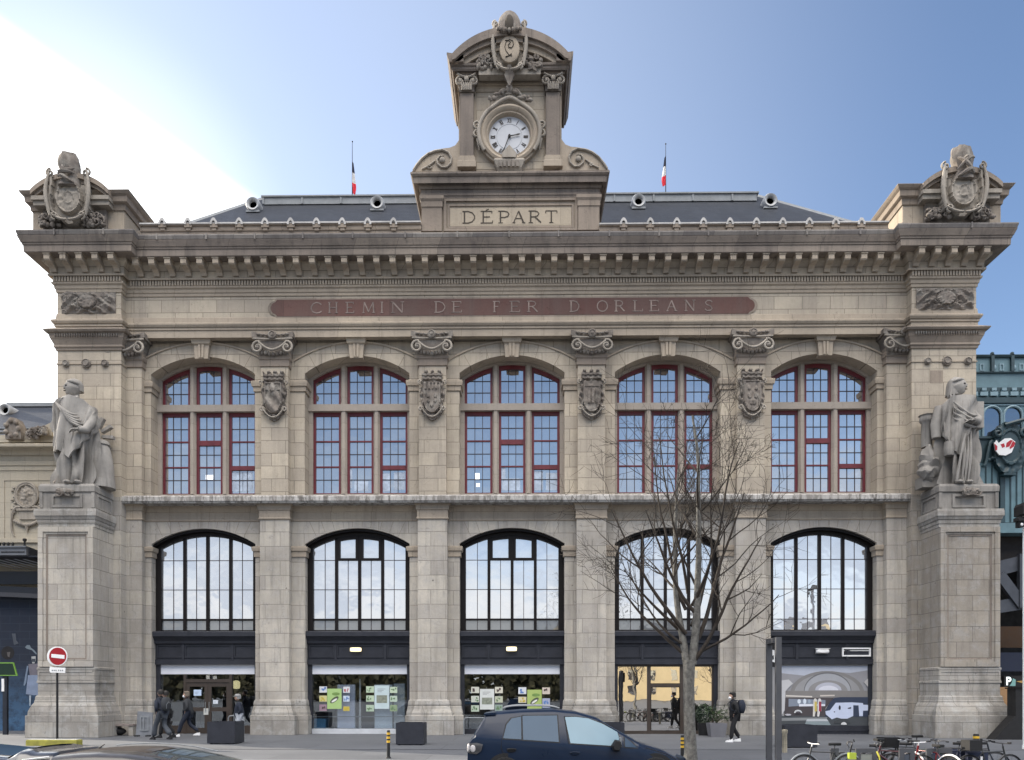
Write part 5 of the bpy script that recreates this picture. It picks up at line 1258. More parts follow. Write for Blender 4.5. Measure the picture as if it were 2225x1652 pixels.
m.box(xl, xr, yB-.35, yB+5.5, Z(440,yB-.35), Z(425,yB-.35)); m.box(xl-.1, xr+.1, yB-.42, yB+5.6, Z(425,yB-.35)+.001, Z(420,yB-.42)); 
x = xl
while x < xr: m.box(x-.04, x+.04, yB-.4, yB-.34, Z(440,yB-.35), Z(426,yB-.35)); x += 2.05
x = xl
while x < xr: m.ball((x,yB-.3,Z(420,yB-.42)),(.05,.05,.07),6,5); x += 1.6
m.build('ridge_curb', M['zinc'], RF)
def dormer(px, py, parent, r=.37, fn=None, sc_=1.0):
    x, y, z = (fn or on_roof)(px, py)
    m = MB(); m.lathe([(r*1.03,1.0),(r,-.35),(r*.97,-.44),(r*.86,-.50),(r*.62,-.47),(r*.50,-.40),(r*.48,.3)], (x,y,z), 28, 'y'); o = recalc(m.build('round_dormer', paint('pale_zinc_dormer', (.36,.37,.38), .5, var=.15), parent, smooth=45))
    m = MB(); m.lathe([(.001,-.30),(r*.5,-.30)], (x,y,z), 24, 'y'); m.build('dormer_opening', M['black'], o)
    m = MB(); m.box(x-r*.95, x+r*.95, y-.45, y+.4, z-r*1.1, z-r*.85); m.build('dormer_sill', M['zinc'], o)
for px, py in ((555.5,455),(822.5,452),(1385,448),(1668.5,447)): dormer(px, py, RF)
# flags
def flag(px, ztop_py, base_py, Y, fl_top, fl_bot, side, label):
    x = X(px,Y); z0, z1 = Z(base_py,Y,px)-.6, Z(ztop_py,Y,px); root = empty('flagpole', (x,Y,z0)); tag(root, label, 'flag')
    m = MB(); m.tube([(0,0,0),(0,0,z1-z0)], [.03,.012], 6); m.ball((0,0,z1-z0),.04,8,6); m.build('pole', M['iron'], root)
    za, zb_ = Z(fl_top,Y,px)-z0, Z(fl_bot,Y,px)-z0
    cols = [('flag_blue',(.010,.012,.035)),('flag_white',(.62,.62,.62)),('flag_red',(.62,.02,.04))]
    # the cloth hangs down the pole: blue next to the pole on top, red at the free end below
    n = 5; prevz = za
    for k, (nm, cc) in enumerate(cols):
        zt_ = za+(zb_-za)*(k/3.0); zb2 = za+(zb_-za)*((k+1)/3.0); rings = []
        for t_ in lin(0,1,4):
            z = zt_+(zb2-zt_)*t_; f = (k+t_)/3; w_ = .06+.20*f-.12*max(0,f-.8)*4
            rings.append([(side*(.01+w_*u), .03*math.sin(u*9+z*3)-.02, z-.08*u) for u in lin(0,1,6)])
        vs = [p for r2 in rings for p in r2]; c7 = 7
        fs = [(i*c7+j, i*c7+j+1, (i+1)*c7+j+1, (i+1)*c7+j) for i in range(4) for j in range(6)]
        nv = len(vs); vs += [(a_,b_+.012,c_) for a_,b_,c_ in vs]; fs += [tuple(q_+nv for q_ in f_[::-1]) for f_ in fs]
        m = MB(); m.add(vs, fs); m.build(nm, paint(nm, cc, .8), root)
flag(765.5, 308, 421, 9.5, 352, 421, 1, 'furled tricolour flag on a thin pole, left of the clock tower on the roof')
flag(1446.5, 313, 417, 9.5, 340, 403, -1, 'tricolour flag with more white showing on a thin pole, right of the clock tower')
# ================================================================== PEDESTALS AND STATUES
def pedestal(s):
    Y = -2.2
    if s < 0: a, b = X(85.5,Y), X(205,Y); ref = 145
    else: a, b = X(2041,Y), X(2170,Y); ref = 2105
    root = empty('statue_pedestal', (0,0,0), parent=ST)
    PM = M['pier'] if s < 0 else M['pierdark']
    z = lambda py, p=0: Z(py, Y-p, ref)
    path2 = [(a,YT-.02),(a,Y),(b,Y),(b,YT-.02)]
    m = MB(); m.box(a, b, Y, YT-.002, 0, z(1112)); sh = m.build('shaft', PM, root)
    m = MB(); m.sweep([(0,z(1146)),(0.023,z(1145,.04)),(0.023,z(1138,.04)),(0.046,z(1137,.08)),(0.057,z(1131,.1)),(0.057,z(1129,.1)),(0.085,z(1127,.15)),(0.114,z(1121,.2)),(0.125,z(1119.5,.22)),(0.142,z(1119,.25)),(0.142,z(1109,.25)),(0.125,z(1104,.22))], path2); m.build('cap_moulding', M['base'], root)
    m = MB(); m.box(a+.02, b-.02, Y+.04, YT-.003, z(1105,.2), z(1066)); m.build('die_block', M['statue'], root)
    m = MB(); xa, xb = a+(b-a)*.22, a+(b-a)*.78; fr_(m, xa, xb, z(1103), z(1074), .09, Y-.02, Y+.04); m.box(a, a+.12, Y-.0, Y+.04, z(1103), z(1070)); m.box(b-.12, b, Y-.0, Y+.04, z(1103), z(1070))
    m.build('die_frame', M['statue'], root)
    foliage((a+b)/2, Y+.02, z(1074), z(1068), .5, root, 31+s)
    xi = b if s < 0 else a   # framed panel on the inner flank
    m = MB(); x0, x1 = (xi-.02, xi+.02) if s < 0 else (xi-.02, xi+.02)
    y0, y1 = Y+.18, YT-.15; e = .08
    m.box(x0, x1, y0, y1, z(1103), z(1103)+e); m.box(x0, x1, y0, y1, z(1072)-e, z(1072)); m.box(x0, x1, y0, y0+e, z(1103)+e, z(1072)-e); m.box(x0, x1, y1-e, y1, z(1103)+e, z(1072)-e); m.build('flank_frame', M['statue'], root)
    m = MB(); m.sweep([(0,z(1069)),(0.017,z(1068)),(0.023,z(1057)),(-.02,z(1052)),(-.06,z(1050.5))], path2); m.box(a+.03, b-.03, Y+.05, YT-.01, z(1068), z(1050.5)-.003); m.build('plinth_slab', M['statue'], root)
    # recessed panel: raised double frame
    xa, xb = a+.20, b-.20
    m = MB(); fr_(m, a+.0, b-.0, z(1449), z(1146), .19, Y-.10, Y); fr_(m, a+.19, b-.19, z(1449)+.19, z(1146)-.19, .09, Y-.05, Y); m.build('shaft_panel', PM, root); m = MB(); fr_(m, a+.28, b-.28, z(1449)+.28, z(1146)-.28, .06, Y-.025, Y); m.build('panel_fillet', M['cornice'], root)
    # lower block
    m = MB(); m.sweep([(0,z(1512)),(0.034,z(1511)),(0.034,z(1485,.06)),(0.068,z(1484,.12)),(0.068,z(1480,.12)),(0.046,z(1479,.08)),(0.046,z(1456,.08)),(0.068,z(1455,.12)),(0.068,z(1451,.12)),(0.000,z(1449))], path2); m.build('dado_block', M['base'], root)
    m = MB(); fr_(m, a-.02, b+.02, z(1478,.07), z(1457,.07), .06, Y-.066, Y-.045); m.build('dado_frame', M['base'], root)
    m = MB(); m.sweep([(.345,-.02),(0.342,z(1557,.6)),(0.336,z(1555.5,.59)),(0.285,z(1555,.5)),(0.279,z(1547,.49)),(0.239,z(1540,.42)),(0.182,z(1532,.32)),(0.137,z(1528,.24)),(0.125,z(1526,.22)),(0.125,z(1523,.22)),(0.108,z(1522,.19)),(0.097,z(1514,.17)),(0.074,z(1513,.13)),(0.068,z(1511,.12)),(0,z(1511))], path2); m.build('pedestal_base', M['base'], root)
    return (a+b)/2, Y, z(1050.5)
def head(mb, c, r, yaw, pitch=0, nu=28, nv=22):
    """a head with brow, eye sockets, nose, mouth, chin and ears; yaw 0 faces -Y"""
    rings = []
    for j in range(nv+1):
        t = max(.03, min(math.pi-.03, math.pi*j/nv)); ring = []
        for i in range(nu):
            p = 2*math.pi*i/nu; d = Vector((math.sin(t)*math.sin(p), -math.sin(t)*math.cos(p), -math.cos(t)))
            f = -d.y; k = 1.0; zz2, xx = d.z, d.x
            R_ = Vector((d.x*.78, d.y*.92, d.z*1.12))
            if f > 0:
                g = lambda x0, z0, sx, sz: math.exp(-((xx-x0)/sx)**2-((zz2-z0)/sz)**2)
                bump = .20*g(0,-.14,.09,.16)+.08*g(0,.04,.06,.2)+.05*g(0,.28,.5,.10)-.15*g(.27,.10,.14,.09)-.15*g(-.27,.10,.14,.09)+.05*g(0,-.46,.2,.05)+.05*g(0,-.60,.2,.05)-.05*g(0,-.53,.22,.03)+.20*g(0,-.80,.28,.18)
                R_.y -= bump
                if zz2 < -.3: R_.x *= 1-.25*(-zz2-.3)
            else:
                if zz2 < -.35: R_.y *= .8
            if abs(xx) > .9: R_.x *= 1+.14*math.exp(-((zz2+.05)/.2)**2)
            v = Matrix.Rotation(yaw, 3, 'Z') @ (Matrix.Rotation(pitch, 3, 'X') @ R_)
            ring.append((c[0]+v.x*r, c[1]+v.y*r, c[2]+v.z*r))
        rings.append(ring)
    mb.loft(rings)
def hand_mesh(mb, wrist, palm_dir, side, L=.2, curl=.6):
    """palm with five unequal curled fingers"""
    d = Vector(palm_dir).normalized(); u = d.cross(Vector((0,0,1))); u = u.normalized() if u.length > .1 else Vector((1,0,0)); n = u.cross(d)
    w = Vector(wrist)
    rings = []
    for t, a, b in ((0,.16,.13),(.15,.20,.12),(.42,.24,.11),(.52,.22,.09)):
        c = w+d*L*t; rings.append([c+(u*math.cos(q)*a+n*math.sin(q)*b)*L for q in lin(0,2*math.pi*(1-1/8),7)])
    mb.loft(rings)
    for k, (off, ln) in enumerate(((-.17,.42),(-.06,.48),(.06,.45),(.17,.34))):
        b0 = w+d*L*.48+u*off*L; pts = [b0]; dd = d.copy()
        for s in range(3):
            dd = (dd-n*curl*.55).normalized(); pts.append(pts[-1]+dd*L*ln/3)
        mb.tube(pts, [.055*L,.052*L,.045*L,.035*L], 6)
    b0 = w+d*L*.16+u*side*.18*L; mb.tube([b0, b0+(d*.6+u*side*.8).normalized()*L*.2, b0+(d*.9+u*side*.4-n*.3).normalized()*L*.38], [.07*L,.06*L,.04*L], 6)
def robed(mb, base, H, prof, seed, folds=9, amp=.06, n=96, lean=0.0):
    """robe as a ring stack; prof: (t, half width, half depth, x shift, amp scale)"""
    rings = []
    nn = 70
    for j in range(nn+1):
        t = j/nn
        for k in range(len(prof)-1):
            if prof[k][0] <= t <= prof[k+1][0]: break
        A, B = prof[k], prof[k+1]; q = (t-A[0])/(B[0]-A[0]); q = q*q*(3-2*q)
        a, b, sx, am = [A[i]+(B[i]-A[i])*q for i in (1,2,3,4)]
        ring = []
        for i in range(n):
            th = 2*math.pi*i/n
            ph = th*folds+1.3*math.sin(t*3+seed)+t*lean
            f = (1-abs(math.sin(ph*.5)))**1.5*1.4-.45 + .5*math.sin(th*(folds*.62)+t*5*lean+seed)
            rr = 1+am*amp/0.06*.06*f*(1.6 if math.sin(th) < 0 else 1)
            ring.append((base[0]+sx+a*rr*math.cos(th), base[1]+b*rr*math.sin(th), base[2]+H*t))
        rings.append(ring)
    mb.loft(rings)
def drape(mb, c, pts_top, pts_bot, depth_fn, n=40, rows=16, folds=8, seed=0, fa=.07):
    """a hanging cloth panel between a top curve and a bottom hem, with real thickness"""
    def ip(P, t):
        f = t*(len(P)-1); k = min(int(f), len(P)-2); q = f-k; return [P[k][i]+(P[k+1][i]-P[k][i])*q for i in (0,1)]
    vs = []
    for j in range(rows+1):
        v = j/rows
        for i in range(n+1):
            u = i/n; a = ip(pts_top, u); b = ip(pts_bot, u)
            x = a[0]+(b[0]-a[0])*v; z = a[1]+(b[1]-a[1])*v
            fo2 = fa*(abs(math.sin(u*folds*math.pi/2*(1+.25*math.sin(u*5+seed))+seed+v*2.2))**.7-.5)*(.35+.9*v)+fa*.5*math.sin(u*folds*1.1+v*5+seed)
            vs.append((c[0]+x, c[1]-depth_fn(x, z)-fo2, c[2]+z))
    fs = [(j*(n+1)+i, (j+1)*(n+1)+i, (j+1)*(n+1)+i+1, j*(n+1)+i+1) for j in range(rows) for i in range(n)]
    nv = len(vs); vs += [(x, y+.10, z) for x,y,z in vs]; fs += [tuple(q+nv for q in f[::-1]) for f in fs]
    W_ = n+1
    for i in range(n): fs += [(i, i+1, nv+i+1, nv+i), (rows*W_+i+1, rows*W_+i, nv+rows*W_+i, nv+rows*W_+i+1)]
    for j in range(rows): fs += [((j+1)*W_, j*W_, nv+j*W_, nv+(j+1)*W_), (j*W_+n, (j+1)*W_+n, nv+(j+1)*W_+n, nv+j*W_+n)]
    mb.add(vs, fs)
def statue(s, cx, Y, z0):
    S = empty('statue', (cx, Y+.55, z0))
    ref = 160 if s < 0 else 2085
    zt = Z(820 if s < 0 else 816, Y+.5, ref)-z0          # top of the head above the plinth
    hs = zt/4.1
    hx = (X(159 if s<0 else 2080, Y+.4))-cx; 
    fx = (X(166 if s<0 else 2080, Y+.4))-cx
    tag(S, 'weathered stone statue of a cloaked figure looking left beside a hive, on the left pedestal' if s < 0 else 'weathered stone statue of a robed figure looking right beside a column, on the right pedestal', 'statue')
    m = MB()
    zz3 = 3.22*hs   # shoulder height
    if s < 0: pf = [(0,.62,.42,fx-.05,1.5),(.10,.66,.44,fx-.02,1.5),(.38,.66,.46,fx,1.2),(.62,.70,.46,fx,1.0),(.80,.72,.44,fx-.02,.9),(.91,.62,.38,fx-.03,.6),(.965,.36,.28,fx-.06,.3),(1,.17,.17,hx+.02,.1)]
    else: pf = [(0,.70,.44,fx-.02,1.6),(.10,.66,.44,fx,1.5),(.40,.60,.44,fx+.04,1.2),(.62,.64,.46,fx+.02,1.0),(.80,.70,.44,fx,.9),(.91,.60,.38,fx-.01,.6),(.965,.34,.28,fx-.01,.3),(1,.17,.17,hx-.01,.1)]
    robed(m, (0,0,0), zz3, pf, 1.0+s, 13, amp=.24, lean=2.0*s)
    m.loft([[(hx+(.16-.02*t)*math.cos(a), .0+(.16-.02*t)*math.sin(a), zz3-.06+.42*hs*t) for a in lin(0,5.9,11)] for t in lin(0,1,3)])
    yaw = R(-48) if s < 0 else R(50)
    hr = .305*hs; hc = (hx+(-.05 if s<0 else .05), -.05, zt-.42*hs)
    head(m, hc, hr, yaw, R(-6))
    recalc(m.build('figure', M['statue'], S, smooth=60))
    # hair and cap / veil
    m = MB(); d = Vector((math.sin(yaw), -math.cos(yaw), 0))
    rings = []
    for t in lin(0,1,10):
        z = hc[2]+hr*(-1.0+2.22*t) if s > 0 else hc[2]+hr*(-.30+1.5*t)
        k = math.sqrt(max(.02, 1-((2*t-1) if t > .5 else 0)**2))
        q2 = .55-.42*t if s < 0 else .50-.30*t; w2_ = (.62+.30*t if s < 0 else .80+.10*t)
        rings.append([(hc[0]-d.x*hr*q2+hr*w2_*k*math.cos(a), hc[1]-d.y*hr*q2+hr*w2_*k*math.sin(a), z) for a in lin(0,2*math.pi*(1-1/20),19)])
    m.loft(rings)
    m.tube([(hc[0]+d.x*hr*.55*math.cos(a)-d.y*hr*.88*math.sin(a), hc[1]+d.y*hr*.70*math.cos(a)+d.x*hr*.8*math.sin(a), hc[2]+hr*.52+.05*math.cos(a)) for a in lin(0,2*math.pi,18)], .055)
    for k in range(0 if s < 0 else 8): m.tube([(hc[0]-d.x*hr*.75+.10*math.cos(k), hc[1]+.10*math.sin(k), hc[2]+hr*.9-k*.03), (hc[0]-d.x*hr*.9+.12*math.cos(k), hc[1]+.12*math.sin(k), hc[2]-hr*1.3)], [.05,.04])
    m.build('hair_and_cap' if s < 0 else 'veil', M['statue'], S, smooth=60)
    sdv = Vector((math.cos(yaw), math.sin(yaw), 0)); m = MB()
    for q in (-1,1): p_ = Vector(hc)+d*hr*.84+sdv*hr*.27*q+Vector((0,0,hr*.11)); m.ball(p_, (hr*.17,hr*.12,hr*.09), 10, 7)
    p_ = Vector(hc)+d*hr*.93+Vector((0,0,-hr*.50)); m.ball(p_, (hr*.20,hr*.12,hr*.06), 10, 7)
    p_ = Vector(hc)+d*hr*1.0+Vector((0,0,-hr*.26)); m.ball(p_, (hr*.09,hr*.09,hr*.05), 8, 6); m.build('face_mark', paint('dark_face_mark', (.05,.045,.042), .9), S, 60)  # dark marks set on the eyes, mouth and under the nose
    # cloak: large diagonal drapery over the chest, falling to a point
    dep = lambda x, z: .60*math.sqrt(max(.02, 1-min(.97,((x-fx)/.92))**2))
    m = MB()
    if s < 0:
        drape(m, (0,0,0), [(fx-.80,2.95*hs),(fx-.5,3.20*hs),(fx,3.24*hs),(fx+.45,3.12*hs),(fx+.84,2.75*hs)], [(fx-.76,1.15*hs),(fx-.45,1.22*hs),(fx-.02,.92*hs),(fx+.40,1.40*hs),(fx+.82,2.0*hs)], dep, folds=11, seed=1, fa=.16)
        for k in range(5): m.tube([(fx-.62+.12*k+t*(.95-.05*k), -.62*math.sqrt(max(.05,1-((-.62+.12*k+t*(.95-.05*k))/.95)**2))-.06, 3.02*hs-.16*k-.55*math.sin(t*1.7)*(1-.08*k)) for t in lin(0,1,12)], [.02+.045*math.sin(math.pi*t) for t in lin(0,1,12)], 6)
        m.tube([(fx-.62,-.30,3.02*hs),(fx-.3,-.50,3.16*hs),(fx,-.52,3.14*hs),(fx+.28,-.46,3.2*hs)], .07)
    else:
        drape(m, (0,0,0), [(fx-.72,2.9*hs),(fx-.4,3.2*hs),(fx,3.22*hs),(fx+.4,3.15*hs),(fx+.75,2.85*hs)], [(fx-.70,1.95*hs),(fx-.45,1.15*hs),(fx-.1,1.05*hs),(fx+.30,2.1*hs),(fx+.72,2.25*hs)], dep, folds=9, seed=.4, fa=.16)
        for k in range(4): m.tube([(fx-.40+t*.95, -.56*math.sqrt(max(.05,1-((-.40+t*.95)/.95)**2))-.08, (2.95-.20*k-.50*math.sin(t*1.9)*(1-.12*k))*hs) for t in lin(0,1,12)], [.02+.045*math.sin(math.pi*t) for t in lin(0,1,12)], 6)
        for k in range(3): m.tube([(fx+.30-.12*k-.10*t, -.50-.10*math.sin(t*3), (2.05-1.95*t)*hs) for t in lin(0,1,10)], [.03+.03*math.sin(math.pi*t) for t in lin(0,1,10)], 6)
    recalc(m.build('cloak', M['statue'], S, smooth=50))
    # arms and hands
    m = MB()
    if s < 0:
        m.tube([(fx+.62,-.12,2.85*hs),(fx+.72,-.32,2.35*hs),(fx+.62,-.58,1.95*hs),(fx+.44,-.78,1.92*hs)], [.20,.19,.16,.11], 10); hand_mesh(m, (fx+.44,-.78,1.92*hs), (-.9,-.35,-.15), 1, .42, .9)
        m.tube([(fx-.62,-.05,2.85*hs),(fx-.78,-.08,2.2*hs),(fx-.76,-.10,1.6*hs)], [.20,.18,.15], 10)
    else:
        m.tube([(fx-.60,-.05,2.9*hs),(fx-.80,-.10,2.3*hs),(fx-.82,-.15,1.75*hs)], [.22,.21,.17], 10)
        m.tube([(fx+.55,-.12,2.85*hs),(fx+.66,-.35,2.35*hs),(fx+.50,-.62,2.22*hs),(fx+.30,-.72,2.22*hs)], [.20,.18,.15,.10], 10); hand_mesh(m, (fx+.32,-.72,2.22*hs), (-1,-.1,0), -1, .42, .5)
    recalc(m.build('arm', M['statue'], S, smooth=60))
    # attributes
    m = MB()
    if s < 0:
        x = X(222,Y+.8)-cx
        m.lathe([(.46,.30*hs),(.44,.7*hs),(.38,1.15*hs),(.30,1.5*hs),(.24,1.62*hs),(.30,1.64*hs),(.28,1.74*hs),(.16,1.82*hs)], (x,.25,0), 20); m.lathe([(.50,0.0),(.48,.32*hs)], (x,.25,0), 20)
        recalc(m.build('hive', M['statue'], S, smooth=50))
        m = MB(); xw, zw = X(216,Y+1)-cx, 2.15*hs
        for k in range(4): 
            a = R(60-34*k); m.prism([(xw-.2+.35*math.cos(a+.16),zw-.1+.35*math.sin(a+.16)),(xw-.2+.8*math.cos(a+.12),zw-.1+.8*math.sin(a+.12)),(xw-.2+.80*math.cos(a-.04),zw-.1+.80*math.sin(a-.04)),(xw-.2+.35*math.cos(a-.16),zw-.1+.35*math.sin(a-.16))], .35, .55)
        recalc(m.build('cogwheel', M['statue'], S))
        m = MB()
        for k in range(6): m.ball((fx-.72+.1*(k%3),-.30+.03*k,.10+.10*(k//3)),(.10,.10,.09),7,5)
        m.build('rock', M['carve'], S, smooth=60)
    else:
        x = X(2009,Y+.8)-cx
        m.lathe([(.20,1.55*hs),(.19,2.45*hs),(.24,2.50*hs),(.27,2.56*hs),(.25,2.70*hs),(.30,2.74*hs)], (x+.1,.30,0), 18); recalc(m.build('broken_column', M['statue'], S, smooth=50))
        m = MB(); rr = random.Random(3)
        m.ball((x+.12,.1,.85*hs),(.42,.30,.72*hs),26,20); m.ball((x-.02,.0,.55*hs),(.36,.25,.30),18,14)
        m.v = [(a+.13*nz(a*2,c*2,2.2,5), b+.16*nz(a*2,c*2,2.2,9), c+.12*nz(a*2,c*2,2.5,14)) for a,b,c in m.v]
        m.build('rock', M['statue'], S, smooth=30)
        m = MB(); m.box(x-.25, x+.45, -.05, .5, 0, .42); m.build('block', M['statue'], S)
        m = MB(); m.box(fx+.52, fx+.86, -.45, .05, 2.05*hs, 3.0*hs); m.lathe([(.16,0),(.18,2.0*hs)], (fx+.66,.12,0), 14); m.build('tablet', M['statue'], S)
        m = MB(); m.tube([(fx-.30,-.62,.05),(fx-.18,-.72,1.0*hs),(fx-.02,-.74,1.75*hs)], [.05,.045,.04], 7); m.build('sword', M['statue'], S)
        m = MB(); m.lathe([(.17,1.0*hs),(.20,1.25*hs),(.17,1.5*hs)], (X(2062,Y)-cx-.0,-.55,0), 12); 
        m.build('drapery_knot', M['statue'], S, smooth=50)
    m = MB(); m.ball((fx-.15,-.50,.07),(.13,.20,.08)); m.ball((fx+.25,-.48,.07),(.13,.20,.08)); m.build('foot', M['statue'], S, smooth=60)
for s in (-1,1): statue(s, *pedestal(s))
# ================================================================== NEIGHBOUR ON THE LEFT
YN = 3.0
LN = empty('left_wing', (0,0,0)); tag(LN, 'lower cream stone wing with slate roof and round carved medallion, at the left edge', 'building')
nx = lambda cx_, Y=YN: X(cx_/5.163, Y); nzp = lambda cy_, Y=YN, px=60: Z((1240+cy_/3.59)/1.4382, Y, px)
xL, xR = X(-170,YN), -17.9
M['wing'] = stone('warm_cream_stone', (.46,.415,.335), (.34,.31,.26), bw=1.3, bh=.7, joint=.35, streak=.3)
m = MB(); m.box(xL, xR, YN, YN+8, 0, nzp(560)); m.build('wall', M['wing'], LN)
m = MB(); m.sweep([(p,nzp(cy,YN-p)) for cy,p in [(830,0),(826,.04),(775,.05),(770,.10),(722,.12),(718,.06),(660,.06),(655,.14),(650,.16),(600,.20),(575,.30),(565,.62),(556,.66),(530,.68),(525,.60)]], [(xL,YN),(xR,YN)]); m.build('cornice', M['wing'], LN)
m = MB(); m.box(xL, xR, YN-.25, YN+.6, nzp(530), nzp(450)); m.build('parapet', M['wing'], LN)
m = MB(); m.prism([(nx(400),nzp(450)),(nx(480),nzp(430)),(nx(560),nzp(360)),(nx(640),nzp(320)),(nx(640),nzp(470)),(nx(480),nzp(470))], YN-.4, YN+.5); m.build('gable_scroll', M['wing'], LN)
foliage(nx(440), YN-.3, nzp(500), nzp(420), .5, LN, 51); foliage(nx(530), YN-.4, nzp(460), nzp(400), .7, LN, 52)
m = MB(); yr0, yr1 = YN+.3, YN+6.0; m.loft([[(xL,yr0,nzp(450)),(xR+.6,yr0,nzp(450)),(xR+.6,yr0,nzp(450)-.3),(xL,yr0,nzp(450)-.3)],[(xL,yr1,Z(884,yr1,60)),(xR+.6,yr1,Z(884,yr1,60)),(xR+.6,yr1,Z(884,yr1,60)-.3),(xL,yr1,Z(884,yr1,60)-.3)]]); RL = recalc(m.build('roof', M['slate'], LN))
m = MB(); m.box(xL, xR+.6, yr1-.2, yr1+.4, Z(886,yr1,60), Z(878,yr1,60)); m.box(xL, X(93,YN+.3), YN+.1, YN+.4, nzp(410,YN+.3), nzp(395,YN+.3)); m.box(xL, X(93,YN+.6), YN+.5, YN+.7, nzp(365,YN+.6), nzp(352,YN+.6)); m.build('ridge_flashing', M['zinc'], RL)
dormer(25, 899, RL, .33, lambda a, b: (X(a,YN+5.0), YN+5.0-.1, Z(b,YN+5.0,a)))
# sculpted parapet ornament
m = MB(); xo, zo = nx(180,YN-.3), nzp(490,YN-.3); m.loft([[(xo-.36,YN-.5,zo),(xo+.36,YN-.5,zo),(xo+.36,YN,zo),(xo-.36,YN,zo)],[(xo-.34,YN-.55,zo+.7),(xo+.36,YN-.55,zo+.5),(xo+.36,YN,zo+.5),(xo-.34,YN,zo+.7)],[(xo-.15,YN-.5,zo+1.0),(xo+.12,YN-.5,zo+.95),(xo+.12,YN,zo+.95),(xo-.15,YN,zo+1.0)]]); 
for k in range(9): m.ball((xo+.30*math.cos(k*.9), YN-.6, zo+.45+.35*math.sin(k*.9)),(.11,.08,.11),7,5)
m.build('carved_crest', M['carve'], LN, smooth=50)
# medallion
xm, zm = nx(298,YN-.1), nzp(1105,YN-.1); rm = .50
def medal(u, v):
    r = math.hypot(u, v)
    if r > 1: return None
    if r > .84: return .13
    f = .05+.10*math.exp(-((u+.05)/.35)**2-((v-.1)/.5)**2)+.06*nz(u,v,5,2)
    return max(.03, f)
m = MB(); relief(m, xm, YN, zm-rm*1.1, rm*2, rm*2.2, medal, 34, 34); md = m.build('medallion', M['carve2'], LN, smooth=40)
m = MB()
m.tube([(xm+rm*1.05*math.sin(a), YN-.1, zm+rm*1.15*math.cos(a)) for a in lin(0,2*math.pi,30)], .05)
for s in (-1,1):
    m.tube([(xm+s*(.28+.45*math.sin(t*2.4)), YN-.06, zm-.55-1.1*t+.25*math.sin(t*5)) for t in lin(0,1,10)], [.09-.06*t for t in lin(0,1,10)])
    for k in range(9): m.ball((xm+s*(.62+.08*math.sin(k*2)), YN-.05, zm+.35-.14*k),(.08,.05,.05),6,5)
m.box(xm-.45, xm+.45, YN-.14, YN, nzp(1285), nzp(1262)); m.box(xm-.36, xm+.40, YN-.08, YN, nzp(1380), nzp(1287))
for k in range(14): m.ball((xm-.55+.085*k, YN-.09, nzp(1400)-.18*math.sin(math.pi*k/13)),(.08,.07,.09),7,5)
m.tube([(xm,YN-.08,nzp(1440)),(xm,YN-.05,nzp(1530))], [.10,.02]); m.build('garland', M['carve2'], md, smooth=50)
m = MB(); fr_(m, nx(40), xR-.1, nzp(1600), nzp(930), .05, YN-.03, YN); m.box(xL, xR, YN-.10, YN, nzp(1640), nzp(1600)); m.build('wall_panel', M['wing'], LN)
# iron canopy over the cab road, with a striped glass roof
YCN = 1.2
CN = empty('iron_canopy', (0,0,0)); tag(CN, 'dark iron canopy with grey gutter and striped glazing over the passage at far left', 'canopy')
M['ironblue'] = paint('dark_blue_black_iron', (.012,.015,.024), .5, var=.3)
M['greyiron'] = paint('grey_painted_iron', (.115,.125,.145), .5, var=.15)
k1x = lambda v, Y: X(v*420/1982/1.4382, Y); k1z = lambda v, Y: Z((1650+v*420/1982)/1.4382, Y, 60)
xa, xb_ = X(-170,YCN), k1x(420,YCN)
m = MB(); m.box(xa, xb_, YCN-.15, YCN, k1z(410,YCN), k1z(285,YCN)); m.box(xa, xb_+.02, YCN-.22, YCN+.02, k1z(300,YCN)+.0, k1z(278,YCN)); m.build('gutter', M['greyiron'], CN)
m = MB()
for k in range(4): x = k1x(95+85*k,YCN); m.box(x-.14, x+.14, YCN-.17, YCN-.14, k1z(372,YCN), k1z(358,YCN))
for k in range(4): x = k1x(5+65*k+ (0 if k<3 else -0),YCN); m.lathe([(.05,0),(.05,.10),(.07,.13),(.02,.2)], (x,YCN-.05,k1z(280,YCN)), 8)
x = k1x(375,YCN); m.lathe([(.045,0),(.04,.22),(.08,.25),(.08,.34),(.02,.36)], (x,YCN-.05,k1z(280,YCN)), 8)
m.build('finial', M['black'], CN)
m = MB(); m.loft([[(xb_,YCN,k1z(285,YCN)),(xb_,YCN,k1z(420,YCN)),(xb_+.05,YCN,k1z(420,YCN)),(xb_+.05,YCN,k1z(285,YCN))],[(xb_+.5,5,k1z(285,YCN)-.4),(xb_+.5,5,k1z(420,YCN)-.5),(xb_+.55,5,k1z(420,YCN)-.5),(xb_+.55,5,k1z(285,YCN)-.4)]]); m.build('end_frame', M['ironblue'], CN)
m = MB(); z0_ = k1z(420,YCN)-.05
for k in range(6):
    x0 = xb_-2.35+.40*k
    m.add([(x0,YCN+.1,z0_-.05),(x0+.13,YCN+.1,z0_-.05),(x0+1.75,YCN+3.6,z0_-.5),(x0+1.62,YCN+3.6,z0_-.5)], [(0,1,2,3),(3,2,1,0)])
m.build('roof_glazing', paint('frosted_strip', (.42,.45,.50), .5), CN)
m = MB(); m.box(xa, xR, YCN+.0, YN+.6, z0_+.02, z0_+.08); m.box(xa, xR, YCN+1.2, YCN+1.3, k1z(830,YCN+1.2), k1z(640,YCN+1.2)); m.build('iron_ceiling', M['ironblue'], CN)
m = MB(); yb_ = YCN+1.15
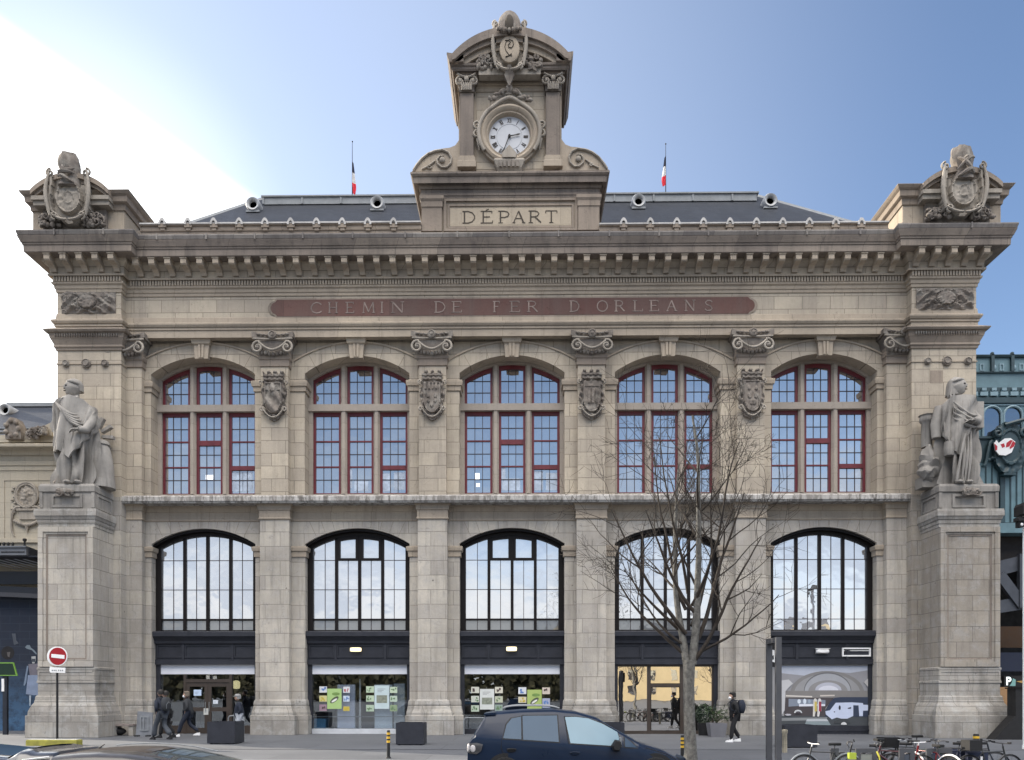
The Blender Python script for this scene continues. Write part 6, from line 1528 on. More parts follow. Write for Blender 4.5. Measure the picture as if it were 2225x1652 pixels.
def arc_beam(cy0, cy1, y, mat):
    m = MB(); xs = lin(xa, xR, 12); strip(m, xs, lambda x: k1z(cy1,y)-.10*((x-xa)/(xR-xa))**2*4, lambda x: k1z(cy0,y)-.10*((x-xa)/(xR-xa))**2*4, y-.1, y); return recalc(m.build('beam', mat, CN))
arc_beam(845, 905, yb_, M['ironblue']); arc_beam(935, 1000, yb_-.03, paint('grey_iron_beam', (.06,.06,.07), .5)); arc_beam(905, 935, yb_, M['ironblue'])
# the painted wall under it
m = MB(); YM = 2.75
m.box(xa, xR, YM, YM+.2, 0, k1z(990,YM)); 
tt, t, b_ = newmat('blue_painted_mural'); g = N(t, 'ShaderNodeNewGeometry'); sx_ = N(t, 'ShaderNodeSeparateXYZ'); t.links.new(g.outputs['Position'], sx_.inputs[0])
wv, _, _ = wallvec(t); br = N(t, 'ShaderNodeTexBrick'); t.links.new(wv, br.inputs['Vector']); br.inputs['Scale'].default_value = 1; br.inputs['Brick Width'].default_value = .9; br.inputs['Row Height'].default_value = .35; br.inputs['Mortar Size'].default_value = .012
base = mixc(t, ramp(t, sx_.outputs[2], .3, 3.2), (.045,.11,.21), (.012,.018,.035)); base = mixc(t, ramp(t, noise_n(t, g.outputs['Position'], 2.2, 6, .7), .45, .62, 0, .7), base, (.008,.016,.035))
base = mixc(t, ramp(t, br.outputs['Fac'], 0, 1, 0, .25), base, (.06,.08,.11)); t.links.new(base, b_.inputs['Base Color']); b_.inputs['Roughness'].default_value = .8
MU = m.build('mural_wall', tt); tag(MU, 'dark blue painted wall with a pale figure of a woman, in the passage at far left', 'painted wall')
f2x = lambda v: X(v/4.172/1.4382, YM-.02); f2z = lambda v: Z((1980+v/4.172)/1.4382, YM-.02, 60)
def mural(pts, cc, k): m = MB(); m.prism([(f2x(a),f2z(b)) for a,b in pts], YM-.004-.002*k, YM); m.build('painted_figure', paint('mural_paint', cc, .8, var=.2), MU)
mural([(365,400),(485,392),(560,420),(560,540),(385,545)], (.14,.13,.16), 1); mural([(362,545),(560,540),(560,800),(430,805),(335,790)], (.20,.25,.36), 2)
mural([(408,300),(462,296),(465,350),(445,392),(420,390),(408,340)], (.36,.37,.38), 3); mural([(378,808),(402,808),(395,945),(383,945)], (.36,.42,.50), 3)
mural([(350,420),(368,430),(340,640),(320,682),(305,676)], (.15,.20,.28), 4); mural([(325,180),(350,150),(385,150),(400,185),(440,215),(478,260),(470,275),(410,215),(350,200)], (.16,.20,.24), 5)
mural([(410,330),(462,330),(455,372),(415,372)], (.05,.06,.08), 6)
mural(ell(98,252,86,86), (.010,.009,.011), 1); mural([(88,245),(132,240),(120,310),(98,300)], (.10,.09,.09), 3)
mural([(150,0),(200,0),(210,90),(240,130),(180,150),(165,70)], (.06,.07,.09), 2)
# green framed sign on a post
YG = -.5; gx = lambda v: X(v/4.172/1.4382, YG); gz = lambda v: Z((1980+v/4.172)/1.4382, YG, 60)
G = empty('direction_sign', (gx(62),YG,0)); tag(G, 'dark green sign with bright green border on a post, cut by the left edge', 'sign')
def sub(mb, name, mat, par, off): mb.v = [(x-off[0],y-off[1],z-off[2]) for x,y,z in mb.v]; return mb.build(name, mat, par)
o3 = (gx(62),YG,0)
sgn = [(gx(-300),gz(378)),(gx(190),gz(378)),(gx(240),gz(552)),(gx(-300),gz(552))]
m = MB(); m.prism(sgn, YG-.08, YG-.02); sub(m, 'sign_border', paint('bright_green', (.16,.33,.05), .5), G, o3)
m = MB(); m.prism([(gx(-300),gz(392)),(gx(182),gz(392)),(gx(222),gz(540)),(gx(-300),gz(540))], YG-.086, YG-.08); sub(m, 'sign_face', paint('dark_green', (.004,.022,.010), .4), G, o3)
m = MB(); m.box(gx(38), gx(92), YG-.02, YG+.1, 0, gz(555)); sub(m, 'post', M['ironblue'], G, o3)
m = MB(); m.box(gx(30), gx(62), YG-.05, YG-.021, gz(755), gz(590)); sub(m, 'notice', M['white'], G, o3)
# ================================================================== NEIGHBOUR ON THE RIGHT: teal iron gallery
YR = 3.5
RG = empty('iron_gallery', (0,0,0)); tag(RG, 'teal painted iron gallery with small arches and a shield emblem, at the right edge', 'building')
q1 = 2.709*1.4382
rx = lambda v, Y=YR: X(2980/1.4382+v/q1, Y); rz = lambda v, Y=YR: Z(1090/1.4382+v/q1, Y, 2170)
M['teal'] = paint('weathered_teal_paint', (.115,.20,.235), .5, var=.2, scale=1.5); M['tealdk'] = paint('dark_teal', (.022,.05,.062), .5, var=.3); M['teallt'] = paint('pale_teal', (.20,.30,.35), .5, var=.12)
xa, xb_ = 18.3, rx(900)
m = MB(); m.box(xa, xb_, YR, YR+6, rz(1480), rz(60)); m.build('wall', M['teal'], RG)
m = MB(); m.sweep([(0,rz(212)),(.10,rz(208)),(.10,rz(200)),(.02,rz(196))], [(xa,YR),(xb_,YR)], False); m.sweep([(0,rz(80)),(.08,rz(78)),(.12,rz(64)),(.12,rz(58)),(0,rz(54))], [(xa,YR),(xb_,YR)], False); m.sweep([(.0,rz(470)),(.12,rz(466)),(.12,rz(420)),(.05,rz(412)),(.0,rz(410))], [(xa,YR),(xb_,YR)], False)
m.build('cornice', M['tealdk'], RG)
m = MB(); m.box(xa, xb_, YR-.06, YR, rz(484), rz(472)); m.build('pale_band', M['teallt'], RG)
for k in range(6):
    x = rx(-5+168*k-10); m = MB(); m.box(x-.07, x+.07, YR-.12, YR, rz(198), rz(55)); m.ball((x,YR-.05,rz(48)),.09,7,5); o = m.build('parapet_post', M['tealdk'], RG)
    m = MB(); fr_(m, x+.35, rx(-5+168*(k+1)-10)-.35, rz(188), rz(128), .05, YR-.03, YR); m.ball((x+1.0,YR-.03,rz(160)),(.12,.05,.12),8,6); m.build('parapet_panel', M['teallt'], o)
m = MB(); m.box(xa, xb_, YR-.03, YR, rz(368), rz(330)); m.build('dentil_ground', M['tealdk'], RG)
m = MB(); x = rx(228)
k = -3
while rx(228+85*k) < xb_-.5:
    a = rx(228+85*k); m.box(a, a+.42*.5+.0, YR-.12, YR-.03, rz(362), rz(338)); m.box(rx(210+85*k), rx(210+85*k)+.35, YR-.16, YR-.0, rz(408), rz(374)); k += 1
m.build('dentil_row', M['teallt'], RG)
# arcade
M['darkpane'] = glassy('gallery_glass', (.03,.035,.04), .3, (.6,.7,.8))
for k in range(5):
    cxp_ = 320+176*k-176*(k>9); xc = rx(cxp_); zs_ = rz(570); rd = (rx(cxp_+78)-xc)
    m = MB(); m.prism([(xc+rd*math.cos(a), zs_+rd*math.sin(a)) for a in lin(0,math.pi,16)]+[(xc-rd,rz(748)),(xc+rd,rz(748))], YR-.012, YR+.01); o = m.build('arched_pane', M['darkpane'], RG)
    m = MB(); m.tube([(xc+rd,YR-.06,rz(748))]+[(xc+rd*math.cos(a), YR-.06, zs_+rd*math.sin(a)) for a in lin(0,math.pi,16)]+[(xc-rd,YR-.06,rz(748))], .055, 6); m.build('arch_frame', M['teallt'], o)
m = MB(); m.box(xa, xb_, YR-.15, YR, rz(768), rz(750)); m.box(xa, xb_, YR-.05, YR, rz(962), rz(768)-.002); m.build('sill_band', M['tealdk'], RG)
k = 0; m = MB()
while rx(272+52*k) < xb_: a = rx(272+52*k); m.box(a-.025, a+.025, YR-.04, YR, rz(1475), rz(965)); k += 1
m.box(rx(385), rx(425), YR-.10, YR, rz(1476), rz(965)); m.box(xa, xb_, YR-.05, YR, rz(1478), rz(1472)); m.build('board_joint', M['tealdk'], RG)
# emblem shield
xe, ze = rx(445), rz(850)
def shield(u, v):
    lim = .92 if v > -.2 else .92*math.sqrt(max(0,1-((v+.2)/.8)**2))
    if v > .75: lim = .35+(1-v)*1.2
    if abs(u) > lim: return None
    r = math.hypot(u*1.1, v*1.05-.05)
    return .22 if .62 < r < .74 else (.14+.05*(1-r) if r < .62 else .13+.08*nz(u,v,5,3))
m = MB(); relief(m, xe, YR-.15, ze-1.25, 1.55, 2.4, shield, 36, 44); em = m.build('emblem_shield', M['tealdk'], RG, smooth=40)
m = MB()
for s in (-1,1):
    m.tube(volute_pts(xe+s*.62, ze+.62, .22, 1.1, s, R(90), 14, YR-.35), .07); m.tube([(xe+s*(.70+.5*t), YR-.2, ze+.2-.9*t+.3*math.sin(t*6)) for t in lin(0,1,12)], .08)
for k in range(12): m.ball((xe-.9+.16*k,YR-.2,ze-.55+.08*math.sin(k*2)),(.10,.08,.08),6,5)
m.tube([(xe-.25,YR-.3,ze+1.0),(xe+.2,YR-.35,ze+1.12),(xe+.75,YR-.3,ze+1.28)], .09); m.box(xe-.35, xe+.2, YR-.4, YR, ze-1.30, ze-1.22); m.build('shield_scroll', M['tealdk'], em, smooth=50)
ex = lambda v: rx(v, YR-.4); ez_ = lambda v: rz(v, YR-.4)
m = MB(); m.prism([(ex(342),ez_(800)),(ex(362),ez_(775)),(ex(380),ez_(800)),(ex(430),ez_(762)),(ex(480),ez_(758)),(ex(520),ez_(790)),(ex(515),ez_(820)),(ex(490),ez_(880)),(ex(440),ez_(905)),(ex(385),ez_(900)),(ex(352),ez_(860))], YR-.42, YR-.36); o = m.build('emblem_white', M['white'], em)
for k, pts in enumerate(([(345,805),(368,830),(366,860),(350,862)], [(395,812),(425,802),(432,830),(410,842)], [(445,800),(478,775),(498,778),(470,830),(440,838)], [(500,782),(520,800),(508,830),(478,850),(470,842)])):
    m = MB(); m.prism([(ex(a),ez_(b)) for a,b in pts], YR-.428-.001*k, YR-.42); m.build('emblem_red', paint('emblem_red', (.40,.01,.02), .4), em)
# bridge / dark void below the gallery
q7 = 2.296*1.4382; vx = lambda v, Y: X(2950/1.4382+v/q7, Y); vz = lambda v, Y: Z(1580/1.4382+v/q7, Y, 2190)
VD = empty('viaduct', (0,0,0)); tag(VD, 'dark steel railway viaduct with a diagonal truss, under the teal gallery at the right edge', 'viaduct')
YV = 2.2
def vb(x0, x1, c0, c1, y0, y1, mat, nm): m = MB(); m.box(x0, x1, y0, y1, vz(c1,y0), vz(c0,y0)); return m.build(nm, mat, VD)
vb(xa, xb_, 125, 196, YV, YV+1, M['teal'], 'edge_girder')
vb(xa, xb_, 198, 420, YV+.8, YV+1, paint('brown_black_panel', (.022,.018,.017), .8), 'web_panel')
vb(xa-1, 60, 150, 1500, YV+7, YV+7.2, M['black'], 'tunnel_wall')
vb(xa, 60, 420, 430, YV+.8, YV+7, M['black'], 'tunnel_ceiling')
vb(xa, xb_, 868, 1020, YV+2, YV+2.2, paint('rusty_brown_band', (.075,.040,.020), .8), 'brown_girder')
vb(xa, xb_, 1055, 1190, YV+1, YV+1.2, paint('navy_band', (.010,.016,.040), .6), 'navy_fascia')
def bar2(p, q_, wd, mat, nm, y):
    a = Vector((vx(p[0],y),0,vz(p[1],y))); b = Vector((vx(q_[0],y),0,vz(q_[1],y))); d = (b-a).normalized(); n_ = Vector((-d.z,0,d.x))*wd/2
    m = MB(); m.prism([((a+n_).x,(a+n_).z),((b+n_).x,(b+n_).z),((b-n_).x,(b-n_).z),((a-n_).x,(a-n_).z)], y-.12, y+.1); m.build(nm, mat, VD)
steel = paint('blue_grey_steel', (.055,.062,.078), .5, var=.2)
bar2((375,455),(900,330), .62, steel, 'top_chord', YV-.1); bar2((375,730),(900,650), .55, steel, 'bottom_chord', YV-.1); bar2((395,500),(560,722), .45, steel, 'diagonal', YV-.2); bar2((556,350),(556,735), .28, steel, 'hanger', YV-.25)
m = MB(); bxx = vx(405,1.2); m.box(vx(403,-1.0), vx(457,-1.0), -1.0, -.4, vz(1440,-1.0), vz(1303,-1.0)); tag(m.build('sunlit_block', stone('orange_lit_stone', (.42,.25,.13), (.3,.2,.12), joint=0)), 'small block added by the right pedestal, coloured orange-tan like a sunlit pillar side', 'block')  # added block; sunlight on the pillar side is put into its orange colour
# parking sign: lit box with a P
YPk = 1.6
m = MB(); m.box(vx(430,YPk), vx(900,YPk), YPk, YPk+.15, vz(1302,YPk), vz(1222,YPk)); PK = m.build('parking_sign', M['black']); tag(PK, 'dark parking sign box with a white letter P, under the viaduct at the right edge', 'sign')
cu = bpy.data.curves.new('P', 'FONT'); cu.body = 'P'; cu.size = 1; cu.offset = .03
to = bpy.data.objects.new('tmp', cu); col.objects.link(to); bpy.context.view_layer.update()
me = bpy.data.meshes.new_from_object(to.evaluated_get(bpy.context.evaluated_depsgraph_get())); bpy.data.objects.remove(to)
mnx, mxx = min(v.co.x for v in me.vertices), max(v.co.x for v in me.vertices); mny, mxy = min(v.co.y for v in me.vertices), max(v.co.y for v in me.vertices)
def textP(x0, x1, z0, z1, y, parent, mat, nm='letter'):
    m = MB(); m.add([(x0+(v.co.x-mnx)/(mxx-mnx)*(x1-x0), y, z0+(v.co.y-mny)/(mxy-mny)*(z1-z0)) for v in me.vertices], [tuple(p.vertices) for p in me.polygons])
    return m.build(nm, mat, parent)
signw = emit('sign_white', (.85,.95,.93), .5)
textP(vx(446,YPk), vx(482,YPk), vz(1290,YPk), vz(1230,YPk), YPk-.01, PK, signw)
m = MB(); m.prism([(vx(470,YPk),vz(1295,YPk)),(vx(512,YPk),vz(1295,YPk)),(vx(514,YPk),vz(1250,YPk)),(vx(495,YPk),vz(1240,YPk)),(vx(486,YPk),vz(1270,YPk))], YPk-.006, YPk); m.build('arrow', paint('pale_green', (.2,.4,.38), .5), PK)
m = MB(); m.prism([(vx(518,YPk),vz(1262,YPk)),(vx(560,YPk),vz(1256,YPk)),(vx(600,YPk),vz(1268,YPk)),(vx(560,YPk),vz(1274,YPk))], YPk-.006, YPk); m.build('mark', paint('amber', (.5,.30,.08), .5), PK)
# traffic light with a white post cut by the frame
YTL = -8.0
tx = lambda v: X(2980/1.4382+v/q1, YTL); tz = lambda v: Z(1090/1.4382+v/q1, YTL, 2215)
o3 = (tx(600),YTL,0); TL = empty('traffic_light', o3); tag(TL, 'black traffic light heads on a tall white post, cut by the right edge', 'traffic light')
m = MB(); m.lathe([(.075,0),(.07,.1),(.06,.14),(.06,tz(1400))], (tx(603),YTL,0), 14); sub(m, 'post', M['white'], TL, o3)
m = MB(); xx0, xx1 = tx(527), tx(600); m.loft([[(xx0,y,tz(1420)),(xx1,y,tz(1420)),(xx1,y,tz(1322)),(xx0+.05,y,tz(1322)),(xx0,y,tz(1345))] for y in (YTL-.35,YTL+.1)]); sub(m, 'signal_head', M['black'], TL, o3)
m = MB(); m.box(tx(505), tx(575), YTL-.25, YTL, tz(1470), tz(1440)); m.box(tx(522), tx(562), YTL-.2, YTL, tz(1520), tz(1472)); sub(m, 'pedestrian_head', M['black'], TL, o3)
m = MB(); m.ball((tx(543),YTL-.2,tz(1500)),(.045,.03,.05),8,6); m.ball((tx(566),YTL-.26,tz(1458)),(.03,.03,.03),8,6); sub(m, 'lens', M['white'], TL, o3)

# added black shape standing in for an unidentified dark area in the lower right corner
Yb = -3.4; zb = lambda v: Z(v, Yb, 2200)
m = MB(); m.prism([(X(2207,Yb),zb(1497)),(X(2207,Yb),zb(1556)),(X(2160,Yb),0.0),(X(2420,Yb),0.0),(X(2420,Yb),zb(1497))], Yb, Yb+.5)
SC = m.build('black_shape', M['black']); tag(SC, 'made-up black shape with a slanting left edge, right of the right pedestal base', 'screen')
m = MB(); m.box(X(2203,Yb), X(2420,Yb), Yb-.03, Yb+.53, zb(1497), zb(1494)); m.build('shape_top', M['iron'], SC)
# ================================================================== STREET OBJECTS
def sub2(mb, name, mat, par, off, smooth=None):
    mb.v = [(x-off[0],y-off[1],z-off[2]) for x,y,z in mb.v]; return mb.build(name, mat, par, smooth)
# ---- no entry sign
YS = -6.0; o3 = (X(123,YS),YS,0)
SG = empty('no_entry_sign', o3); tag(SG, 'round red no-entry sign with white bar on a thin dark pole before the left pedestal', 'road sign')
s4x = lambda v: X(v/4.172/1.4382, YS); s4z = lambda v: Z((1980+v/4.172)/1.4382, YS, 120)
m = MB(); m.tube([(s4x(746),YS,0),(s4x(746),YS,s4z(430))], .038, 10); m.lathe([(.09,0),(.09,.03),(.04,.05)], (s4x(746),YS,0), 12); sub2(m, 'pole', M['black'], SG, o3, 60)
dx_, dz_ = s4x(765), s4z(298); rd = (s4x(893)-s4x(652))/2
disc = lambda r, y0, y1, cc, nm, k=0: sub2(MB().lathe([(.001,y0-YS),(r,y0-YS),(r,y1-YS)], (dx_-k,YS,dz_), 40, 'y'), nm, cc, SG, o3)
disc(rd*1.03, YS-.05, YS-.03, M['white'], 'rim', .0); sub2(MB().lathe([(.001,-.03),(rd*1.03,-.03),(rd*1.03,.06),(.001,.06)], (dx_-.06,YS,dz_), 40, 'y'), 'back_plate', M['white'], SG, o3)
disc(rd*.93, YS-.056, YS-.05, paint('sign_red', (.30,.005,.012), .4, var=.08), 'disc')
m = MB(); m.prism([(s4x(682),s4z(313)),(s4x(853),s4z(332)),(s4x(855),s4z(284)),(s4x(684),s4z(267))], YS-.062, YS-.055); sub2(m, 'bar', M['white'], SG, o3)
m = MB(); m.prism([(s4x(665),s4z(510)),(s4x(858),s4z(515)),(s4x(862),s4z(447)),(s4x(700),s4z(440)),(s4x(660),s4z(432)),(s4x(655),s4z(480))], YS-.05, YS-.02); o = sub2(m, 'plate', M['white'], SG, o3)
m = MB()
for k, a in enumerate((688,712,735,770,795,820)): m.box(s4x(a)-o3[0], s4x(a+14)-o3[0], -.056, -.05, s4z(490), s4z(474))
m.build('lettering', M['zinc'], o)
# ---- yellow topped concrete stop
m = MB(); ya = -7.0; xa_, xb2 = X(58,ya), X(168,ya); m.loft([[(xa_,ya-.05,0),(xb2,ya-.05,0),(xb2,ya+.3,0),(xa_,ya+.3,0)],[(xa_,ya-.05,.17),(xb2,ya-.05,.17),(xb2,ya+.3,.17),(xa_,ya+.3,.17)],[(xa_+.03,ya-.02,.2),(xb2-.03,ya-.02,.2),(xb2-.03,ya+.27,.2),(xa_+.03,ya+.27,.2)]])
KB = m.build('parking_stop', paint('worn_yellow_concrete', (.28,.26,.05), .8, var=.3, scale=5)); tag(KB, 'low yellow painted concrete block lying beside the no-entry sign', 'kerb block')
m = MB(); m.box(xa_+.02, xb2-.02, ya-.03, ya+.28, .201, .206); m.build('worn_top', paint('pale_worn_top', (.42,.42,.40), .8), KB)
# ---- planters
def planter(px0, px1, ytop, ybot, label, dep=.9):
    d = CAMH*FPX/(ybot-HYP); Y = CAMY+d; x0, x1 = X(px0,Y), X(px1,Y); zt = Z(ytop,Y,px0); o3 = ((x0+x1)/2, Y+dep/2, 0)
    P = empty('planter', o3); tag(P, label, 'planter', 'dark steel planters on the forecourt')
    w2 = (x1-x0)/2; h2 = dep/2; t_ = .05
    m = MB(); m.box(-w2,w2,-h2,-h2+t_,.03,zt); m.box(-w2,w2,h2-t_,h2,.03,zt); m.box(-w2,-w2+t_,-h2+t_,h2-t_,.03,zt); m.box(w2-t_,w2,-h2+t_,h2-t_,.03,zt); m.build('box', M['slatepaint'], P)
    m = MB(); m.box(-w2+t_,w2-t_,-h2+t_,h2-t_,.03,zt-.12); m.build('soil', paint('dark_soil', (.03,.022,.016), .95, var=.4, scale=12), P)
    m = MB()
    for a in (-1,1):
        for b in (-1,1): m.box(a*(w2-.1)-.04, a*(w2-.1)+.04, b*(h2-.1)-.04, b*(h2-.1)+.04, 0, .029)
    m.build('foot', M['black'], P)
planter(450, 510, 1569, 1618, 'dark grey steel planter box standing in front of the left-hand double doors')
planter(860, 920, 1571, 1620, 'dark grey steel planter box before the second pier, beside a striped bollard')
planter(1306, 1357, 1571, 1619, 'dark grey steel planter box half hidden behind the blue hatchback')
planter(1706, 1776, 1576, 1625, 'dark grey steel planter box behind the tall grey frame, below the big hall picture')
# tapered pot with shrub
YPt = -1.6; o3 = (X(1557,YPt),YPt,0)
PT = empty('plant_pot', o3); tag(PT, 'grey tapered pot with a leafy green shrub, beside the glazed doors', 'potted plant')
wt = (X(1576,YPt)-X(1538,YPt))/2; ht = Z(1571,YPt)
m = MB(); m.loft([[(-wt*.78,-wt*.78,0),(wt*.78,-wt*.78,0),(wt*.78,wt*.78,0),(-wt*.78,wt*.78,0)],[(-wt,-wt,ht),(wt,-wt,ht),(wt,wt,ht),(-wt,wt,ht)]]); m.build('pot', paint('grey_fibre_cement', (.15,.15,.165), .7), PT)
m = MB(); r_ = random.Random(2); lf = MB()
for k in range(16):
    a = r_.uniform(0,6.28); q_ = r_.uniform(.1,.45); tip = (q_*math.cos(a), q_*math.sin(a)*.8, ht+r_.uniform(.25,.62)); m.tube([(0,0,ht-.02),(tip[0]*.4,tip[1]*.4,ht+.2),tip], .008, 4)
    for j in range(26):
        c = Vector(tip)+Vector((r_.gauss(0,.10),r_.gauss(0,.10),r_.gauss(-.03,.10))); c.z = max(c.z, ht+.03); d = Vector((r_.uniform(-1,1),r_.uniform(-1,1),r_.uniform(-.6,.6))).normalized()*.055; n_ = d.cross(Vector((r_.uniform(-1,1),.3,1))).normalized()*.022
        lf.add([c-d, c+n_, c+d, c-n_], [(0,1,2,3)])
m.build('stem', paint('green_stem', (.05,.06,.02), .7), PT); lf.build('leaves', paint('glossy_green_leaf', (.035,.07,.02), .4, var=.5, scale=14), PT)
# dark bush in the door bay
o3 = (X(1530,-.6),-.6,0); PB = empty('plant_pot', o3); tag(PB, 'dark pot with a darker leafy bush, behind the tree trunk by the glazed doors', 'potted plant')
m = MB(); m.lathe([(.001,0),(.22,0),(.27,.5),(.24,.5),(.23,.45),(.001,.44)], (0,0,0), 20); m.build('pot', M['black'], PB, 40)
lf = MB()
for j in range(900):
    d0 = Vector((r_.gauss(0,1),r_.gauss(0,1),r_.gauss(0,1))).normalized()*r_.uniform(.5,1)**.5; c = Vector((d0.x*.33, d0.y*.3, .85+d0.z*.45)); d = Vector((r_.uniform(-1,1),r_.uniform(-1,1),r_.uniform(-1,1))).normalized()*.05; n_ = d.cross(Vector((.3,1,r_.uniform(-1,1)))).normalized()*.022
    lf.add([c-d, c+n_, c+d, c-n_], [(0,1,2,3)])
lf.build('leaves', paint('dark_green_leaf', (.015,.03,.013), .5, var=.5, scale=14), PB)
# ---- bollards
def bollard(px, ytop, Y, label, r=.045, ztop=None, fat=False):
    x = X(px,Y); zt = Z(ytop,Y,px); zb = 0.0; o3 = (x,Y,zb); B = empty('bollard', o3); tag(B, label, 'bollard', 'black bollards with yellow bands')
    m = MB(); m.lathe([(.001,0),(r*1.6,0),(r*1.5,.03),(r,.05),(r,zt-.02),(r*.8,zt),(.001,zt+.005)], (0,0,0), 16); m.build('post', M['black'], B, 40)
    ye = paint('yellow_reflective', (.62,.38,.03), .5)
    for k in range(3): m = MB(); z = zt-.09-.105*k; m.lathe([(r*1.03,z-.03),(r*1.06,z-.03),(r*1.06,z+.03),(r*1.03,z+.03)], (0,0,0), 16); recalc(m.build('band', ye, B, 40))
bollard(844, 1587, -11.7, 'black bollard with three yellow bands standing left of the second planter')
bollard(1482.5, 1598, -11.7, 'black bollard with three yellow bands just left of the tree trunk')
bollard(2121, 1595, -11.2, 'thick black and yellow bollard in front of the right pedestal base', .075)
# speckled old bollard
x = X(1705,-9.6); B = MB(); B.lathe([(.001,0),(.075,0),(.07,.1),(.07,.55),(.085,.57),(.085,.66),(.001,.68)], (0,0,0), 14); o = B.build('bollard', stone('speckled_worn_paint', (.38,.34,.26), (.03,.03,.03), bw=90, bh=.12, joint=.2, streak=.9), None, 40, (x,-9.6,0)); tag(o, 'short speckled beige bollard right behind the tall grey frame', 'bollard')
# ---- tall rectangular frame (with a small sign box)
YA_, YB_ = -32+18.0, -32+18.75
o3 = (X(1691,YA_), YA_, -.1); FR = empty('tall_frame', o3); tag(FR, 'tall dark grey steel portal frame with a small sign, standing before the right bay', 'steel frame')
zt_ = Z(1385,YA_)+.1; pf = paint('dark_grey_powder_coat', (.060,.062,.07), .5, var=.1)
xn, xf = 0.0, X(1671,YB_)-o3[0]
m = MB(); m.box(-.065, .065, -.05, .05, 0, zt_-.12); m.build('post', pf, FR)
m = MB(); m.box(xf-.065, xf+.065, .70, .80, 0, zt_-.12); m.build('post', pf, FR)
m = MB(); m.loft([[(-.065,-.05,z),(.065,-.05,z),(xf+.075,.80,z),(xf-.065,.80,z)] for z in (zt_-.12,zt_)]); m.build('top_beam', pf, FR)
m = MB(); zz1 = Z(1401,YB_)+.1; m.box(xf-.02, xf+.17, .72, .78, zz1-.55, zz1); sb = m.build('sign_box', M['black'], FR)
m = MB(); m.prism([(xf+.05,zz1-.42),(xf+.13,zz1-.44),(xf+.12,zz1-.14),(xf+.04,zz1-.13)], .712, .72); m.build('pictogram', M['white'], sb)
m = MB(); m.prism([(xf+.075,zz1-.38),(xf+.105,zz1-.36),(xf+.10,zz1-.26),(xf+.07,zz1-.28)], .708, .712); m.build('pictogram_mark', M['black'], sb)
# ---- stone bench left, with a dark bag in its shade, and a grey folding barrier
YBn = -1.3
m = MB(); xa_, xb2 = X(201,YBn), X(289,YBn); m.box(0, xb2-xa_, 0, .45, .40, .47); BN = empty('bench', (xa_,YBn,0)); tag(BN, 'low bench with a pale worn edge between the left pedestal and the first bay', 'bench')
m.build('seat', paint('weathered_bench_top', (.20,.17,.16), .7, var=.4, scale=5), BN)
m = MB(); m.box(.02, .32, .04, .40, 0, .398); m.build('leg', M['base'], BN); m = MB(); m.box(xb2-xa_-.2, xb2-xa_-.02, .04, .40, 0, .398); m.build('leg', M['base'], BN)
m = MB(); m.box(0, (xb2-xa_)*.45, -.02, -.001, .405, .475); m.build('worn_edge', M['white'], BN)
m = MB(); m.ball((xa_+.85,YBn+.25,.17),(.40,.17,.17)); m.ball((xa_+.55,YBn+.22,.22),(.16,.14,.14)); tag(m.build('sleeping_bag', M['black'], None, 60), 'dark bundle lying in the shade under the low bench', 'bundle')
YBr = -1.6; BR = empty('folding_barrier', (X(313,YBr),YBr,0)); tag(BR, 'light grey plastic barrier panel leaning beside the bench, behind the walkers', 'barrier')
m = MB(); m.prism([(-.34,.0),(.32,.0),(.34,.95),(-.26,1.0)], 0, .06)
gp = paint('grey_plastic', (.17,.18,.20), .5, var=.3); m.build('panel', gp, BR)
m = MB(); fr_(m, -.16, .20, .22, .80, .05, -.03, 0); m.box(-.02, .02, -.03, 0, .3, .75); m.build('frame', M['zinc'], BR)
m = MB(); m.box(-.3, -.16, -.2, .3, 0, .05); m.box(.14, .28, -.2, .3, 0, .05); m.build('foot', M['black'], BR)
# hoop rail between the piers in bay three and one
def hoop(x0, x1, h, Y, lab):
    m = MB(); r0 = .12; m.tube([(x0,Y,0),(x0,Y,h-r0)]+[(x0+r0-r0*math.cos(a),Y,h-r0+r0*math.sin(a)) for a in lin(0,math.pi/2,5)]+[(x1-r0+r0*math.sin(a),Y,h-r0+r0*math.cos(a)) for a in lin(0,math.pi/2,5)]+[(x1,Y,h-r0),(x1,Y,0)], .025, 8); tag(m.build('hoop_rail', M['zinc'], None, 60), lab, 'rail')
hoop(X(1008,-.8), X(1075,-.8), .72, -.8, 'grey steel hoop rail in front of the third bay, behind the car roof')
hoop(X(496,-.9), X(530,-.9), .80, -.9, 'small bent steel hoop behind the first planter')
# ---- people
def skin(name, J, E, mat, parent=None, lvl=1, extra=None):
    names = list(J); me = bpy.data.meshes.new(name); me.from_pydata([J[n][:3] for n in names], [(names.index(a), names.index(b)) for a, b in E], [])
    o = bpy.data.objects.new(name, me); col.objects.link(o)
    sm = o.modifiers.new('s', 'SKIN'); sm.use_smooth_shade = True
    for i, n in enumerate(names):
        r = J[n][3]; r = r if isinstance(r, tuple) else (r, r)
        me.skin_vertices[0].data[i].radius = r; me.skin_vertices[0].data[i].use_root = (i == 0)
    ss = o.modifiers.new('d', 'SUBSURF'); ss.levels = lvl; ss.render_levels = lvl
    bpy.context.view_layer.update()
    m2 = bpy.data.meshes.new_from_object(o.evaluated_get(bpy.context.evaluated_depsgraph_get()))
    bpy.data.objects.remove(o); bpy.data.meshes.remove(me)
    mb = MB(); mb.add([tuple(v.co) for v in m2.vertices], [tuple(p.vertices) for p in m2.polygons]); bpy.data.meshes.remove(m2)
    nf = len(mb.f)
    if extra: extra(mb)
    o = mb.build(name, mat, parent, 60)
    if extra:
        o.data.materials.append(cloth_m)
        for i_ in range(min(nf, len(o.data.polygons))): o.data.polygons[i_].material_index = 1
    return o
cloth_m = paint('dark_underclothes', (.012,.013,.016), .9)
